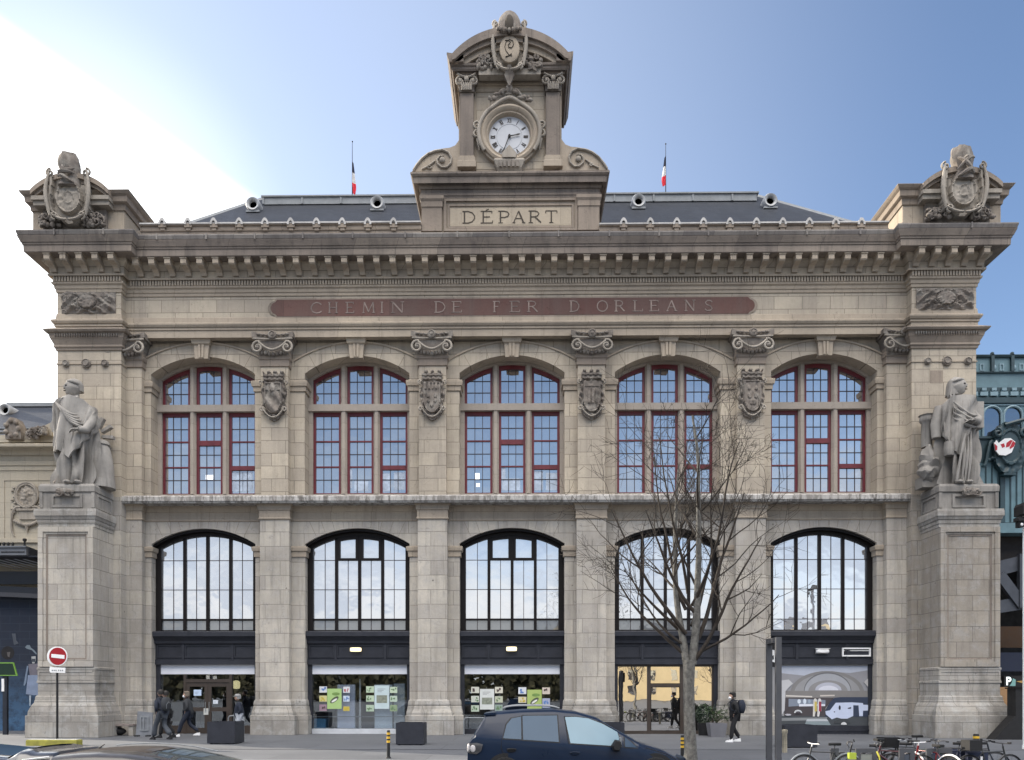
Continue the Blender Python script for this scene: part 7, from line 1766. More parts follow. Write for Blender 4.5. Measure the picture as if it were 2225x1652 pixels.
skin_m = paint('skin', (.42,.26,.19), .55, var=.06)
def person(px, feet_py, h, face, label, coat, trousers, shoes, hairc, stride=.3, coat_len=.80, hair='short', mask=False, arms='pocket', lean=.02, cap=None, hem=.0, bag=None, Yover=None, flare=0):
    d = CAMH*FPX/(feet_py-HYP); Y = CAMY+d if Yover is None else Yover; x = X(px,Y); k = h/1.75
    s = stride
    F = {'h': (0,0,.93,.13), 'hl': (0,.09,.90,.10), 'kl': (s*.55+.03,.10,.50,.062), 'al': (s*.95,.10,.10,.042), 'tl': (s*.95+.14,.11,.04,.035),
         'hr': (0,-.09,.90,.10), 'kr': (-s*.15+.06,-.10,.50,.062), 'ar': (-s*1.0,-.10,.13+s*.12,.042), 'tr': (-s*1.0+.12,-.11,.04,.035),
         's1': (lean*.5,0,1.12,(.15,.11)), 's2': (lean,0,1.32,(.18,.12)), 'n': (lean+.01,0,1.47,.055), 'n2': (lean+.03,0,1.55,.052)}
    if arms == 'pocket':
        A = {'sl': (lean,.19,1.40,.055), 'el': (lean-.08,.25,1.13,.045), 'wl': (lean+.03,.17,1.0,.033), 'sr': (lean,-.19,1.40,.055), 'er': (lean-.08,-.25,1.13,.045), 'wr': (lean+.03,-.17,1.0,.033)}
    else:
        A = {'sl': (lean,.19,1.40,.055), 'el': (lean-.14,.24,1.15,.045), 'wl': (lean-.10,.25,.92,.033), 'sr': (lean,-.19,1.40,.055), 'er': (lean+.08,-.24,1.13,.045), 'wr': (lean+.24,-.22,.97,.033)}
    B = dict(F); B.update(A)
    E = [('h','s1'),('s1','s2'),('s2','n'),('n','n2'),('h','hl'),('hl','kl'),('kl','al'),('al','tl'),('h','hr'),('hr','kr'),('kr','ar'),('ar','tr'),('s2','sl'),('sl','el'),('el','wl'),('s2','sr'),('sr','er'),('er','wr')]
    sc = lambda D: {a: (v[0]*k, v[1]*k, v[2]*k, tuple(q*k for q in v[3]) if isinstance(v[3], tuple) else v[3]*k) for a, v in D.items()}
    def addhead(mb):
        head(mb, ((lean+.05)*k, 0, 1.635*k), .108*k, R(90), 0, 20, 16)
        for wn, sd in (('wl',1),('wr',-1)):
            w_ = B[wn]; hand_mesh(mb, (w_[0]*k, w_[1]*k, w_[2]*k), (.1,-.35*sd if arms == 'pocket' else 0,-.9), sd, .17*k if arms != 'pocket' else .12*k, .5)
    P = skin('person', sc(B), E, skin_m, None, 1, addhead); P.location = (x, Y, 0); P.rotation_euler = (0,0,face); tag(P, label, 'person')
    # trousers
    T = {a: B[a] for a in ('h','hl','kl','al','hr','kr','ar')}
    T = {a: (v[0], v[1], v[2] if a[0] != 'a' else v[2]+.02, (v[3] if not isinstance(v[3], tuple) else v[3][0])*1.0+(.022 if a[0] != 'a' else .035+flare)) for a, v in T.items()}
    skin('trousers', sc(T), [('h','hl'),('hl','kl'),('kl','al'),('h','hr'),('hr','kr'),('kr','ar')], trousers, P)
    C = {'c0': (0,0,coat_len,(.21,.17)), 'h': (0,0,.95,(.22,.17)), 's1': (lean*.5,0,1.14,(.21,.15)), 's2': (lean,0,1.33,(.22,.15)), 'n': (lean+.01,0,1.47,.085)}
    for a in A: v = A[a]; C[a] = (v[0], v[1], v[2], v[3]+.024)
    skin('coat', sc(C), [('s2','s1'),('s1','h'),('h','c0'),('s2','n'),('s2','sl'),('sl','el'),('el','wl'),('s2','sr'),('sr','er'),('er','wr')], coat, P)
    hc = ((lean+.05)*k, 0, 1.635*k)
    m = MB(); rr = .118*k; rings = []
    for t in lin(0,1,8):
        z = hc[2]+rr*(-.35+1.6*t); kk = math.sqrt(max(.02, 1-((2*t-1) if t > .5 else 0)**2.2))
        rings.append([(hc[0]-rr*.22+rr*.95*kk*math.cos(a)*(.82 if math.cos(a) > 0 and t < .6 else 1), rr*.86*kk*math.sin(a), z) for a in lin(0,2*math.pi*(1-1/14),13)])
    m.loft(rings)
    if hair == 'bushy':
        for q in range(10): a = q*.63; m.ball((hc[0]-rr*.15+rr*.6*math.cos(a), rr*.6*math.sin(a), hc[2]+rr*.75), rr*.42, 7, 5)
    m.build('hair', hairc, P, 60)
    if cap:
        m = MB(); m.lathe([(rr*1.0,hc[2]+rr*.45),(rr*1.02,hc[2]+rr*.8),(rr*.8,hc[2]+rr*1.25),(.001,hc[2]+rr*1.35)], (hc[0]-rr*.1,0,0), 16); m.box(hc[0]+rr*.6, hc[0]+rr*1.5, -rr*.6, rr*.6, hc[2]+rr*.45, hc[2]+rr*.55); m.build('cap', cap, P, 50)
    if mask: m = MB(); m.ball((hc[0]+rr*.62,0,hc[2]-rr*.55),(rr*.55,rr*.62,rr*.5),10,7); m.build('face_mask', M['white'], P, 60)
    for a in ('al','ar'):
        q_ = B[a]; m = MB(); zf = 0.0 if a == 'al' else max(0, q_[2]-.14)
        m.loft([[(q_[0]*k-.06,q_[1]*k-.04,zf),(q_[0]*k+.20,q_[1]*k-.045,zf),(q_[0]*k+.20,q_[1]*k+.045,zf),(q_[0]*k-.06,q_[1]*k+.04,zf)],[(q_[0]*k-.06,q_[1]*k-.04,zf+.05),(q_[0]*k+.19,q_[1]*k-.04,zf+.04),(q_[0]*k+.19,q_[1]*k+.04,zf+.04),(q_[0]*k-.06,q_[1]*k+.04,zf+.05)],[(q_[0]*k-.05,q_[1]*k-.035,zf+.11),(q_[0]*k+.06,q_[1]*k-.035,zf+.10),(q_[0]*k+.06,q_[1]*k+.035,zf+.10),(q_[0]*k-.05,q_[1]*k+.035,zf+.11)]]); m.build('shoe', shoes, P, 50)
    if bag:
        bc, blab = bag; m = MB(); sz = (.14*k,.16*k,.25*k); rings = []
        for t in lin(0,1,8):
            kk = math.sin(math.pi*(.08+.84*t))**.45; rings.append([((lean-.27)*k+sz[0]*kk*math.copysign(abs(math.cos(a))**.7, math.cos(a)), sz[1]*kk*math.copysign(abs(math.sin(a))**.6, math.sin(a)), (1.02+.48*t)*k) for a in lin(0,2*math.pi*(1-1/16),15)])
        m.loft(rings); bo = m.build('backpack', bc, None, 60); bo.location = P.location; bo.rotation_euler = P.rotation_euler; tag(bo, blab, 'backpack')
        m = MB(); m.tube([((lean-.42)*k,-.09*k,1.10*k),((lean-.43)*k,-.10*k,1.25*k),((lean-.42)*k,0,1.34*k),((lean-.43)*k,.10*k,1.25*k),((lean-.42)*k,.09*k,1.10*k)], .008, 5); m.build('seam', M['zinc'], bo)
        m = MB()
        for sd in (-1,1): m.tube([((lean-.16)*k,sd*.11*k,1.46*k),((lean+.03)*k,sd*.12*k,1.50*k),((lean+.17)*k,sd*.12*k,1.36*k),((lean+.12)*k,sd*.15*k,1.15*k),((lean-.16)*k,sd*.14*k,1.08*k)], .016, 5)
        m.build('strap', bc, bo)
    return P
cl = lambda n, c: paint(n, c, .85, var=.2, bump=.3, scale=9)
navy, blk, gry, dgr = cl('navy_cloth', (.012,.017,.032)), cl('black_cloth', (.008,.008,.010)), cl('blue_grey_cloth', (.05,.058,.072)), cl('charcoal_cloth', (.028,.031,.036))
hdark, hblond, hgrey = paint('dark_hair', (.01,.008,.007), .6), paint('ash_blond_hair', (.16,.13,.10), .7, var=.3, scale=30), paint('grey_hair', (.25,.25,.25), .7)
shw = M['white']
person(1597, 1612, 1.74, R(180), 'person in black walking left past the fourth pier, black hair, white mask and white shoes', blk, blk, shw, hdark, .17, .88, 'bushy', True, 'pocket', .05, None, bag=(navy, 'dark navy rounded backpack on the back of the walker in black'))
person(352, 1608.6, 1.84, R(150), 'person with wide grey trousers walking left by the first bay, dark jacket', navy, gry, blk, hdark, .34, .92, 'short', False, 'pocket', .04, flare=.03, bag=(dgr, 'large charcoal backpack worn by the walker in grey trousers'))
person(363, 1604.5, 1.80, R(175), 'person in black mostly hidden behind the walker with the grey trousers', blk, blk, blk, hdark, .22, .80, 'short', False, 'swing', .03)
person(409, 1598.5, 1.78, R(185), 'fair-haired person in a charcoal coat and mask walking left before the brown doors', dgr, navy, shw, hblond, .36, .78, 'bushy', True, 'pocket', .03, Yover=-1.6)
person(520, 1606, 1.66, R(200), 'person with cap, dark blue coat and pale trousers behind the first planter', navy, cl('pale_trousers', (.40,.42,.46)), hgrey, hgrey, .10, .84, 'short', False, 'pocket', .02, cap=hgrey)
# ---- cars
def car(name, label, Yn, Wd, top, belt_pts, wins, bodym, glass_ms, front=1, z0=-.1, rails=True, extra=None, wheel_x=()):
    """top: [(x,z)] centre-line outline from the rear bumper over the roof to the front; belt_pts: [(x,z)]; wins: list of (polygon [(x,z)], material)"""
    def ip(P, x):
        if x <= P[0][0]: return P[0][1]
        for a, b in zip(P, P[1:]):
            if x <= b[0]: return a[1]+(b[1]-a[1])*(x-a[0])/max(1e-6, b[0]-a[0])
        return P[-1][1]
    xs0, xs1 = top[0][0], top[-1][0]; Lc = xs1-xs0; xc = (xs0+xs1)/2; yc = Yn+Wd/2
    o3 = (xc, yc, z0); C = empty(name, o3); tag(C, label, 'car')
    zroof = max(z for _, z in top)
    def hwid(x): 
        t_ = (x-xc)/(Lc/2); return Wd/2*(1-.16*abs(t_)**5-.05*t_*t_)
    def side(x, z):   # half width of the flank at height z
        w = hwid(x); zb = ip(belt_pts, x)
        if z <= zb: return w*(.99-.03*((z-(zb-.25))/.25)**2 if z > zb-.5 else .955)
        return w*.96-w*.30*(z-zb)/max(.2, zroof-zb)
    zz_pts = [x for x, _ in top]; xs = sorted(set([round(v, 3) for v in zz_pts]+[round(xs0+Lc*i/44, 3) for i in range(45)]))
    rings = []
    for x in xs:
        zt = ip(top, x); zb = min(ip(belt_pts, x), zt-.07); lowz = z0+.20+(.12 if (x < xs0+.08 or x > xs1-.08) else 0)
        zs = [lowz, lowz+.02, lowz+.15, (lowz+zb)/2, zb-.10, zb-.03, zb, zb+(zt-.06-zb)*.5, zt-.06, zt-.025, zt-.005, zt]
        hs = []
        for i, z in enumerate(zs):
            if i == 0: w = hwid(x)*.6
            elif i <= 8: w = side(x, max(z, lowz)) if zt-zb > .12 or i <= 6 else hwid(x)*(.95-.1*(i-6))
            else: w = None
            hs.append(w)
        ws = hs[8]; hs[9] = ws*.93; hs[10] = ws*.70; hs[11] = 0.001
        half = [(w, z) for w, z in zip(hs, zs)]
        ring = [(x-xc, -w, z-z0) for w, z in half]+[(x-xc, w, z-z0) for w, z in half[::-1]]
        rings.append(ring)
    m = MB(); m.loft(rings); body = recalc(m.build('body', bodym, C, 42))
    def panel_side(poly, off, mat, nm, sgn=-1, sub_=5):
        m = MB(); cx2 = sum(p[0] for p in poly)/len(poly); cz2 = sum(p[1] for p in poly)/len(poly)
        pts = []
        for a, b in zip(poly, poly[1:]+poly[:1]):
            for i in range(sub_): pts.append((a[0]+(b[0]-a[0])*i/sub_, a[1]+(b[1]-a[1])*i/sub_))
        vs = []; L_ = (0, .34, .67, 1.0)
        for l_ in L_:
            for px_, pz_ in pts:
                xx = cx2+(px_-cx2)*max(l_,.001); z_ = cz2+(pz_-cz2)*max(l_,.001); vs.append((xx-xc, sgn*(side(xx, z_)+off), z_-z0))
        n = len(pts); fs = [(i+l2*n, (i+1) % n+l2*n, (i+1) % n+(l2+1)*n, i+(l2+1)*n) for l2 in range(3) for i in range(n)]
        m.add(vs, fs); return recalc(m.build(nm, mat, C, 60))
    for sgn in (-1, 1):
        for poly, mat in wins:
            cx2 = sum(p[0] for p in poly)/len(poly); cz2 = sum(p[1] for p in poly)/len(poly)
            panel_side([(cx2+(a-cx2)*1.0+(.02 if a > cx2 else -.02), b+(.015 if b > cz2 else -.02)) for a, b in poly], .003, M['black'], 'window_seal', sgn)
            panel_side(poly, .008, mat, 'window', sgn)
    # front and rear screens
    def screen(xa, xb, nm, mat):
        m = MB(); n = 8; vs = []
        for i in range(n+1):
            x = xa+(xb-xa)*i/n; zt = ip(top, x); w = side(x, zt-.06)*.86
            for t_ in lin(-1,1,6): vs.append((x-xc, w*t_, zt+.006-.028*abs(t_)**3-z0+.004))
        m.add(vs, [(i*7+j, i*7+j+1, (i+1)*7+j+1, (i+1)*7+j) for i in range(n) for j in range(6)]); return m.build(nm, mat, C, 60)
    if extra: extra(C, o3, side, screen, panel_side, ip)
    for wx in wheel_x:
        for sgn in (-1,1):
            wz = .31; y = sgn*(Wd/2-.10)
            m = MB(); m.lathe([(.20,-.10),(.30,-.10),(.315,-.07),(.315,.07),(.30,.10),(.20,.10)], (wx-xc,y,wz), 32, 'y'); tyre = recalc(m.build('wheel', M['black'], C, 40))
            m = MB(); m.lathe([(.001,-.06),(.06,-.08),(.20,-.10),(.21,-.04),(.20,.05),(.001,.06)], (wx-xc,y,wz), 10, 'y'); recalc(m.build('rim', M['zinc'], tyre, 30))
            m = MB(); m.lathe([(.001,-.02),(.37,-.02),(.37,.02)], (wx-xc, sgn*(hwid(wx)*.962), wz+.02), 32, 'y'); recalc(m.build('wheel_arch', M['black'], C))
    return C
YC1 = -32+14.5
c4x = lambda v, Y=YC1: X(1440/1.4382+v/4.444, Y); c4z = lambda v, Y=YC1: Z(2180/1.4382+v/4.444, Y, 1250)
YM_ = YC1+.88
cm = lambda a, b: (c4x(a), c4z(b, YM_))
cs = lambda a, b: (c4x(a), c4z(b, YC1+.05))
top1 = [(c4x(52)-.02,.25),(c4x(54),.45),(c4x(58),c4z(560)),(c4x(62),c4z(430)),(c4x(112),c4z(370)),(c4x(165),c4z(285)),(c4x(222),c4z(182)),(c4x(232),c4z(150,YM_)),(c4x(330),c4z(133,YM_)),(c4x(600),c4z(112,YM_)),(c4x(900),c4z(106,YM_)),(c4x(1120),c4z(126,YM_)),(c4x(1320),c4z(180,YM_)),(c4x(1500),c4z(285,YM_)),(c4x(1720),c4z(400,YM_)),(c4x(1800),c4z(432,YM_)),(c4x(2000),c4z(492,YM_)),(c4x(2130),c4z(560,YM_)),(c4x(2190),c4z(640,YM_)),(c4x(2215),.50),(c4x(2220),.30)]
belt1 = [(c4x(50),c4z(385)),(c4x(400),c4z(400)),(c4x(1000),c4z(440)),(c4x(1720),c4z(492)),(c4x(2220),c4z(620))]
carpaint = paint('dark_blue_metallic_paint', (.006,.014,.034), .32, metal=.0, var=.08, spec=.25, coat=.12)
tinted = glassy('tinted_car_glass', (.030,.050,.080), .035, (.6,.75,.95), .03, .002)
lightg = glassy('clear_car_glass', (.085,.16,.21), .06, (.75,.88,1.0), .03, .004)
wins1 = [([cs(408,395),cs(585,405),cs(582,188),cs(490,205),cs(440,265)], tinted), ([cs(602,408),cs(948,430),cs(935,176),cs(596,180)], tinted),
         ([cs(1060,440),cs(1555,472),cs(1520,335),cs(1380,258),cs(1240,205),cs(1120,190),cs(1012,192)], lightg), ([cs(1588,478),cs(1705,484),cs(1655,432),cs(1590,385)], tinted)]
def ex1(C, o3, side, screen, panel_side, ip):
    screen(c4x(1345), c4x(1700), 'windscreen', tinted); screen(c4x(118), c4x(218), 'rear_screen', tinted)
    # spoiler lip, roof rails
    m = MB(); x0, x1 = c4x(226)-o3[0], c4x(330)-o3[0]; z = c4z(150,YM_)-o3[2]; m.loft([[(x0-.02,-.60,z-.03),(x0-.02,.60,z-.03),(x0-.02,.60,z+.005),(x0-.02,-.60,z+.005)],[(x1,-.62,z-.02),(x1,.62,z-.02),(x1,.62,z+.03),(x1,-.62,z+.03)]]); m.build('spoiler', carpaint, C)
    for s in (-1,1):
        m = MB(); xs = lin(c4x(400), c4x(960), 12); m.tube([(x-o3[0], s*(side(x, c4z(130))*.86), (c4z(100)+.035-.05*abs(2*i/12-1)**4)-o3[2]) for i, x in enumerate(xs)], .016, 6); m.build('roof_rail', M['zinc'], C)
    # tail lamp
    panel_side([cs(66,450),cs(150,440),cs(212,455),cs(195,520),cs(150,552),cs(75,545)], .012, paint('smoked_lamp', (.05,.05,.055), .2, coat=1), 'tail_light')
    m = MB(); m.ball((c4x(112)-o3[0], -(side(c4x(112), c4z(500))+.02), c4z(500)-o3[2]), (.055,.02,.07), 14, 10); m.ball((c4x(70)-o3[0], -(side(c4x(80), c4z(495))-.0), c4z(495)-o3[2]), (.03,.06,.09), 10, 8); m.build('lamp_reflector', paint('clear_lamp', (.45,.43,.43), .3, var=.3, scale=30), C, 60)
    # door seams, handles, mirror
    for pts in ([(392,400),(390,490),(410,540),(470,605),(520,700)], [(1005,190),(1040,440),(1042,700)], [(1650,490),(1648,700)]):
        q = [cs(a,b) for a,b in pts]; m = MB(); m.tube([(x-o3[0], -(side(x,z)+.0005), z-o3[2]) for x,z in q], .0055, 4); m.build('door_seam', M['black'], C)
    for a in (490, 1100):
        x, z = cs(a, 530 if a > 900 else 500); m = MB(); m.ball((x-o3[0], -(side(x,z)), z-.025-o3[2]), (.09,.012,.035), 12, 6); m.tube([(x-.09-o3[0], -(side(x,z)+.012), z+.0-o3[2]),(x-o3[0], -(side(x,z)+.032), z+.012-o3[2]),(x+.09-o3[0], -(side(x,z)+.012), z-o3[2])], .012, 6); m.build('door_handle', carpaint if a > 900 else M['black'], C, 60)
    x, z = cs(1500, 450); y = -(side(x, z)+.14)
    m = MB(); m.loft([[(x+dx-o3[0], y+yy, z+zz2-o3[2]) for dx, zz2 in ((-.10*k,-.02),(-.06*k,-.12*k),(.05*k,-.13*k),(.09*k,.0),(.08*k,.07*k),(-.03*k,.09*k))] for yy, k in ((-.10,.75),(-.04,1.0),(.06,1.0),(.12,.6))]); recalc(m.build('wing_mirror', M['black'], C, 50))
    m = MB(); x2, z2 = cs(1540, 400); m.box(x2-.03-o3[0], x2+.005-o3[0], y-.07, y+.05, z2-.10-o3[2], z2+.04-o3[2]); m.build('mirror_glass', M['zinc'], C)
    # interior hints behind the clear window are reflections only; black seam along the bonnet
    m = MB(); m.tube([(c4x(v)-o3[0], -.70+.0*v, ip(top1, c4x(v))-.055-o3[2]) for v in (1800,1900,2000,2100)], .008, 4); m.build('bonnet_seam', M['black'], C)
car('hatchback_car', 'dark blue hatchback car with tinted rear windows driving right along the kerb', YC1, 1.76, top1, belt1, wins1, carpaint, None, 1, -.1, True, ex1, (c4x(430), c4x(1890)))
# antenna on the boot lid edge is too small to build separately; the near low car, bottom left
YC2 = -32+6.9
a2x = lambda v: X(v/4.172/1.4382, YC2); a2z = lambda v, Y=YC2+.85: Z((1980+v/4.172)/1.4382, Y, 230)
def A2(a, b, Y=YC2+.85): return (a2x(a), a2z(b, Y))
x_l = a2x(430)
top2 = [(x_l-1.45,.25),(x_l-1.42,.55),(x_l-1.30,.78),(x_l-.55,.86),(x_l-.30,.90),(a2x(365),a2z(1660)),(x_l,a2z(1522)),(a2x(700),a2z(1498)),(a2x(1000),a2z(1488)),(a2x(1400),a2z(1500)),(a2x(1700),a2z(1536)),(a2x(2100),a2z(1610)),(a2x(2560),a2z(1720)),(a2x(3000),.82),(a2x(3300),.70),(a2x(3480),.55),(a2x(3500),.28)]
belt2 = [(x_l-1.45,.72),(a2x(3500),.60)]
silver = paint('bronze_grey_metallic', (.05,.045,.042), .3, metal=.3, var=.12, coat=.4, scale=1.2)
pans = glassy('windscreen_glass', (.05,.06,.065), .22, (.9,.96,1), .01, .002)
def ex2(C, o3, side, screen, panel_side, ip):
    screen(a2x(1640), a2x(2900), 'windscreen', pans)
    m = MB(); n = 24; xs = lin(a2x(470), a2x(1560), n); vs = []
    for i, x in enumerate(xs):
        zt = ip(top2, x)
        for t_ in lin(-1,1,6): vs.append((x-o3[0], side(x, zt-.06)*.80*t_, zt+.004-.024*abs(t_)**3-o3[2]))
    m.add(vs, [(i*7+j, i*7+j+1, (i+1)*7+j+1, (i+1)*7+j) for i in range(n) for j in range(6)]); m.build('glass_roof', glassy('roof_glass', (.07,.062,.058), .12, (.8,.78,.75), .03, .01), C, 60)
    m = MB(); x, z = a2x(560), a2z(1520); m.tube([(x-o3[0], 0, z-.01-o3[2]),(x+.10-o3[0], 0, z+.06-o3[2])], [.015,.004], 5); m.ball((x-o3[0],0,z-.005-o3[2]),(.03,.02,.015),8,5); m.build('aerial', M['black'], C)
    m = MB(); m.tube([(x-o3[0], side(x, ip(top2, x)-.05)*.88, ip(top2, x)+.012-o3[2]) for x in lin(a2x(480), a2x(2050), 14)], .007, 6); m.build('roof_highlight', M['zinc'], C)  # pale tube drawn as the highlight along the far roof edge
w2 = [([(a2x(500),.88),(a2x(1500),.88),(a2x(1450),1.08),(a2x(700),1.09)], tinted), ([(a2x(1560),.88),(a2x(2500),.86),(a2x(1900),1.05),(a2x(1560),1.08)], tinted)]
car('low_car', 'low bronze-grey car, only its glossy roof and windscreen showing at the bottom left', YC2, 1.7, top2, belt2, w2, silver, None, 1, -.1, False, ex2, (x_l-.8, a2x(2900)))
YC3 = -32+7.6
b3x = lambda v: X(v/4.172/1.4382, YC3); b3z = lambda v: Z((1980+v/4.172)/1.4382, YC3+.8, 40)
e3 = b3x(445)
top3 = [(e3-4.2,.3),(e3-4.15,.6),(e3-3.9,.8),(e3-3.3,1.2),(e3-1.9,1.22),(b3x(-140),1.08),(b3x(0),b3z(1462)),(b3x(90),b3z(1478)),(b3x(140),b3z(1497)),(b3x(400),b3z(1500)),(b3x(425),b3z(1530)),(e3-.03,.55),(e3,.3)]
def ex3(C, o3, side, screen, panel_side, ip):
    m = MB(); za = b3z(1593); m.tube([(x-o3[0], -(side(x, za)+.012), za+(.03*(x-b3x(65))/(b3x(390)-b3x(65)))-o3[2]) for x in lin(b3x(65), b3x(390), 8)], .007, 6); m.build('chrome_strip', M['white'], C)
    screen(e3-1.7, b3x(20), 'windscreen', tinted)
car('parked_car', 'dark car at the far lower left corner with a thin bright trim strip', YC3, 1.7, top3, [(e3-4.2,.80),(e3,.74)], [([(e3-3.2,.85),(e3-1.7,.85),(e3-1.9,1.12),(e3-3.0,1.12)], tinted)], paint('charcoal_car_paint', (.03,.032,.038), .3, coat=1.0), None, 1, -.1, False, ex3, (e3-3.4,e3-.8))
# ---- bicycles
M['dmetal'] = paint('dull_dark_metal', (.07,.07,.075), .4, metal=.3)
def bicycle(px, Y, rz, label, fc, extra_kind=None, seat_h=.92, bar='flat', guard=None, z0=-.1):
    B = empty('bicycle', (X(px,Y), Y, z0), rz); B.scale = (.88,.88,.86); tag(B, label, 'bicycle', 'bicycles parked at the kerb')
    r = .33; wb = .52
    for s in (-1,1):
        m = MB(); pts = [(s*wb+r*math.cos(a), 0, r+r*math.sin(a)) for a in lin(0,2*math.pi,28)]; m.tube(pts, .018, 6); w_ = m.build('wheel', M['black'], B, 60)
        m = MB(); pts = [(s*wb+(r-.03)*math.cos(a), 0, r+(r-.03)*math.sin(a)) for a in lin(0,2*math.pi,28)]; m.tube(pts, .010, 4)
        for k in range(14): a = k*math.pi*2/14; m.tube([(s*wb+.02*math.cos(a+.6),.015*(1 if k%2 else -1),r+.02*math.sin(a+.6)),(s*wb+(r-.03)*math.cos(a),0,r+(r-.03)*math.sin(a))], .0018, 3)
        m.ball((s*wb,0,r),(.025,.04,.025),8,6); m.build('rim', M['dmetal'], w_)
        if guard:
            m = MB(); pts = [(s*wb+(r+.035)*math.cos(a), 0, r+(r+.035)*math.sin(a)) for a in lin(.3,2.7,14)]; m.tube(pts, .022, 5); m.build('mudguard', guard, B, 60)
    st, ht, bb = (.17,0,.72), (-.36,0,.80), (.08,0,.28)
    m = MB()
    for a, b, rr in ((bb,st,.017),(st,(-.34,0,.74),.016),(bb,(-.39,0,.66),.020),(st,(wb,.0,r),.010),(bb,(wb,.0,r),.011),((-.40,0,.62),(-.345,0,.86),.022)): m.tube([a,b], rr, 7)
    m.build('frame', fc, B, 60)
    m = MB(); m.tube([(-.40,0,.62),(-wb,.05,r)], .013, 6); m.tube([(-.40,0,.62),(-wb,-.05,r)], .013, 6); m.build('fork', fc, B, 60)
    m = MB(); sx = .20+.03*(seat_h-.9)/.1; m.tube([st,(sx,0,seat_h-.04)], .013, 6); m.build('seat_post', M['dmetal'], B)
    m = MB(); m.loft([[(sx+x, y*w_, seat_h+z) for x, w_ in ((.12,.075),(.05,.07),(-.04,.035),(-.15,.018))]+[(sx+x, -y*w_, seat_h+z) for x, w_ in ((-.15,.018),(-.04,.035),(.05,.07),(.12,.075))] for y, z in ((.7,-.045),(1,-.02),(.95,.01),(.6,.02))]); recalc(m.build('saddle', M['black'], B, 50))
    m = MB(); hz = .93; m.tube([(-.345,0,.86),(-.33,0,hz)], .014, 6)
    if bar == 'drop': m.tube([(-.33,-.2,hz),(-.33,.2,hz)], .013, 6); [m.tube([(-.33,s*.2,hz),(-.42,s*.21,hz+.0),(-.46,s*.21,hz-.06),(-.40,s*.21,hz-.14)], .014, 6) for s in (-1,1)]
    elif bar == 'swept': m.tube([(-.16,-.28,hz+.04),(-.24,-.26,hz+.06),(-.34,-.08,hz+.03),(-.34,.08,hz+.03),(-.24,.26,hz+.06),(-.16,.28,hz+.04)], .013, 7)
    else: m.tube([(-.30,-.30,hz+.01),(-.34,-.1,hz),(-.34,.1,hz),(-.30,.30,hz+.01)], .013, 7)
    m.build('handlebar', M['white'] if (bar == 'flat' and guard) else M['dmetal'], B, 60)
    m = MB(); 
    for s in (-1,1): m.tube([(-.17 if bar == 'swept' else -.30,s*.20,hz+.03),(-.16 if bar == 'swept' else -.30,s*.30,hz+.03)], .018, 6)
    m.build('grip', M['black'], B)
    m = MB(); m.lathe([(.09,-.004),(.095,0),(.09,.004)], (bb[0],-.05,bb[2]), 20, 'y'); m.tube([(bb[0],-.07,bb[2]),(bb[0]+.12,-.08,bb[2]-.11)], .01, 5); m.tube([(bb[0],.07,bb[2]),(bb[0]-.12,.08,bb[2]+.11)], .01, 5); m.box(bb[0]+.08, bb[0]+.17, -.16, -.07, bb[2]-.12, bb[2]-.10); m.box(bb[0]-.17, bb[0]-.08, .07, .16, bb[2]+.10, bb[2]+.12); m.build('crank', M['dmetal'], B)
    if extra_kind == 'basket':
        m = MB(); m.loft([[(-.75+dx,-.16-e,.72+z),(-.42+dx2,-.16-e,.72+z),(-.42+dx2,.16+e,.72+z),(-.75+dx,.16+e,.72+z)] for z,e,dx,dx2 in ((0,0,0,0),(.27,.04,-.04,.02))]); m.build('basket', M['black'], B)
    if extra_kind == 'pannier':
        m = MB()
        for s in (-1,1): m.box(.28, .72, s*.20-.07, s*.20+.07, .30, .72)
        m.build('pannier', paint('navy_canvas', (.012,.018,.045), .7), B); m = MB(); m.box(.22, .80, -.10, .10, .73, .76); m.build('rack', M['dmetal'], B)
        m = MB(); m.box(.38,.46,-.275,-.27,.5,.6); m.box(.55,.6,-.275,-.27,.42,.62); m.build('label', M['white'], B)
    if extra_kind == 'box':
        m = MB(); m.box(.30, .62, -.15, .15, .78, 1.02); m.build('rear_box', M['black'], B)
    return B
bikec = lambda n, c: paint(n, c, .3, coat=.6, var=.05)
YBk = -16.2
bicycle(1795, YBk, R(4), 'white and black bicycle facing left, leftmost in the row at the kerb', bikec('black_and_white_frame', (.02,.02,.022)), None, .93, 'flat', M['zinc'])
bicycle(1885, YBk+.5, R(-22), 'black bicycle with a yellow cable, second from the left at the kerb', bikec('black_frame', (.012,.012,.014)), None, .86, 'drop')
bicycle(1948, YBk+.2, R(-18), 'dark maroon bicycle with drop bars in the middle of the row', bikec('maroon_frame', (.06,.006,.012)), None, .93, 'drop')
bicycle(1975, YBk+1.5, R(12), 'black bicycle with a front basket, rearmost in the row', bikec('dark_frame', (.02,.02,.022)), 'basket', 1.02, 'swept')
bicycle(2022, YBk+.1, R(-70), 'red bicycle with a white front fork, seen end-on', bikec('red_frame', (.16,.008,.014)), None, .90, 'flat', M['white'])
bicycle(2065, YBk+.4, R(-8), 'dark blue bicycle with navy panniers facing left, right part of the row', bikec('navy_frame', (.01,.018,.05)), 'pannier', .92, 'swept')
bicycle(2112, YBk+.9, R(170), 'black bicycle with navy panniers facing right before the pedestal base', bikec('ink_frame', (.01,.012,.02)), 'pannier', .90, 'flat')
bicycle(2150, YBk+.1, R(188), 'black bicycle with white handlebar at the right end of the row', bikec('graphite_frame', (.02,.022,.026)), 'box', .95, 'flat')
bicycle(2005, YBk+.7, R(150), 'dark green bicycle wedged behind the red one, facing right', bikec('green_black_frame', (.01,.03,.022)), None, .94, 'swept')
bicycle(1925, YBk+1.2, R(-160), 'black bicycle in the second row behind the maroon one', bikec('old_black_frame', (.015,.014,.013)), None, .96, 'flat', M['black'])
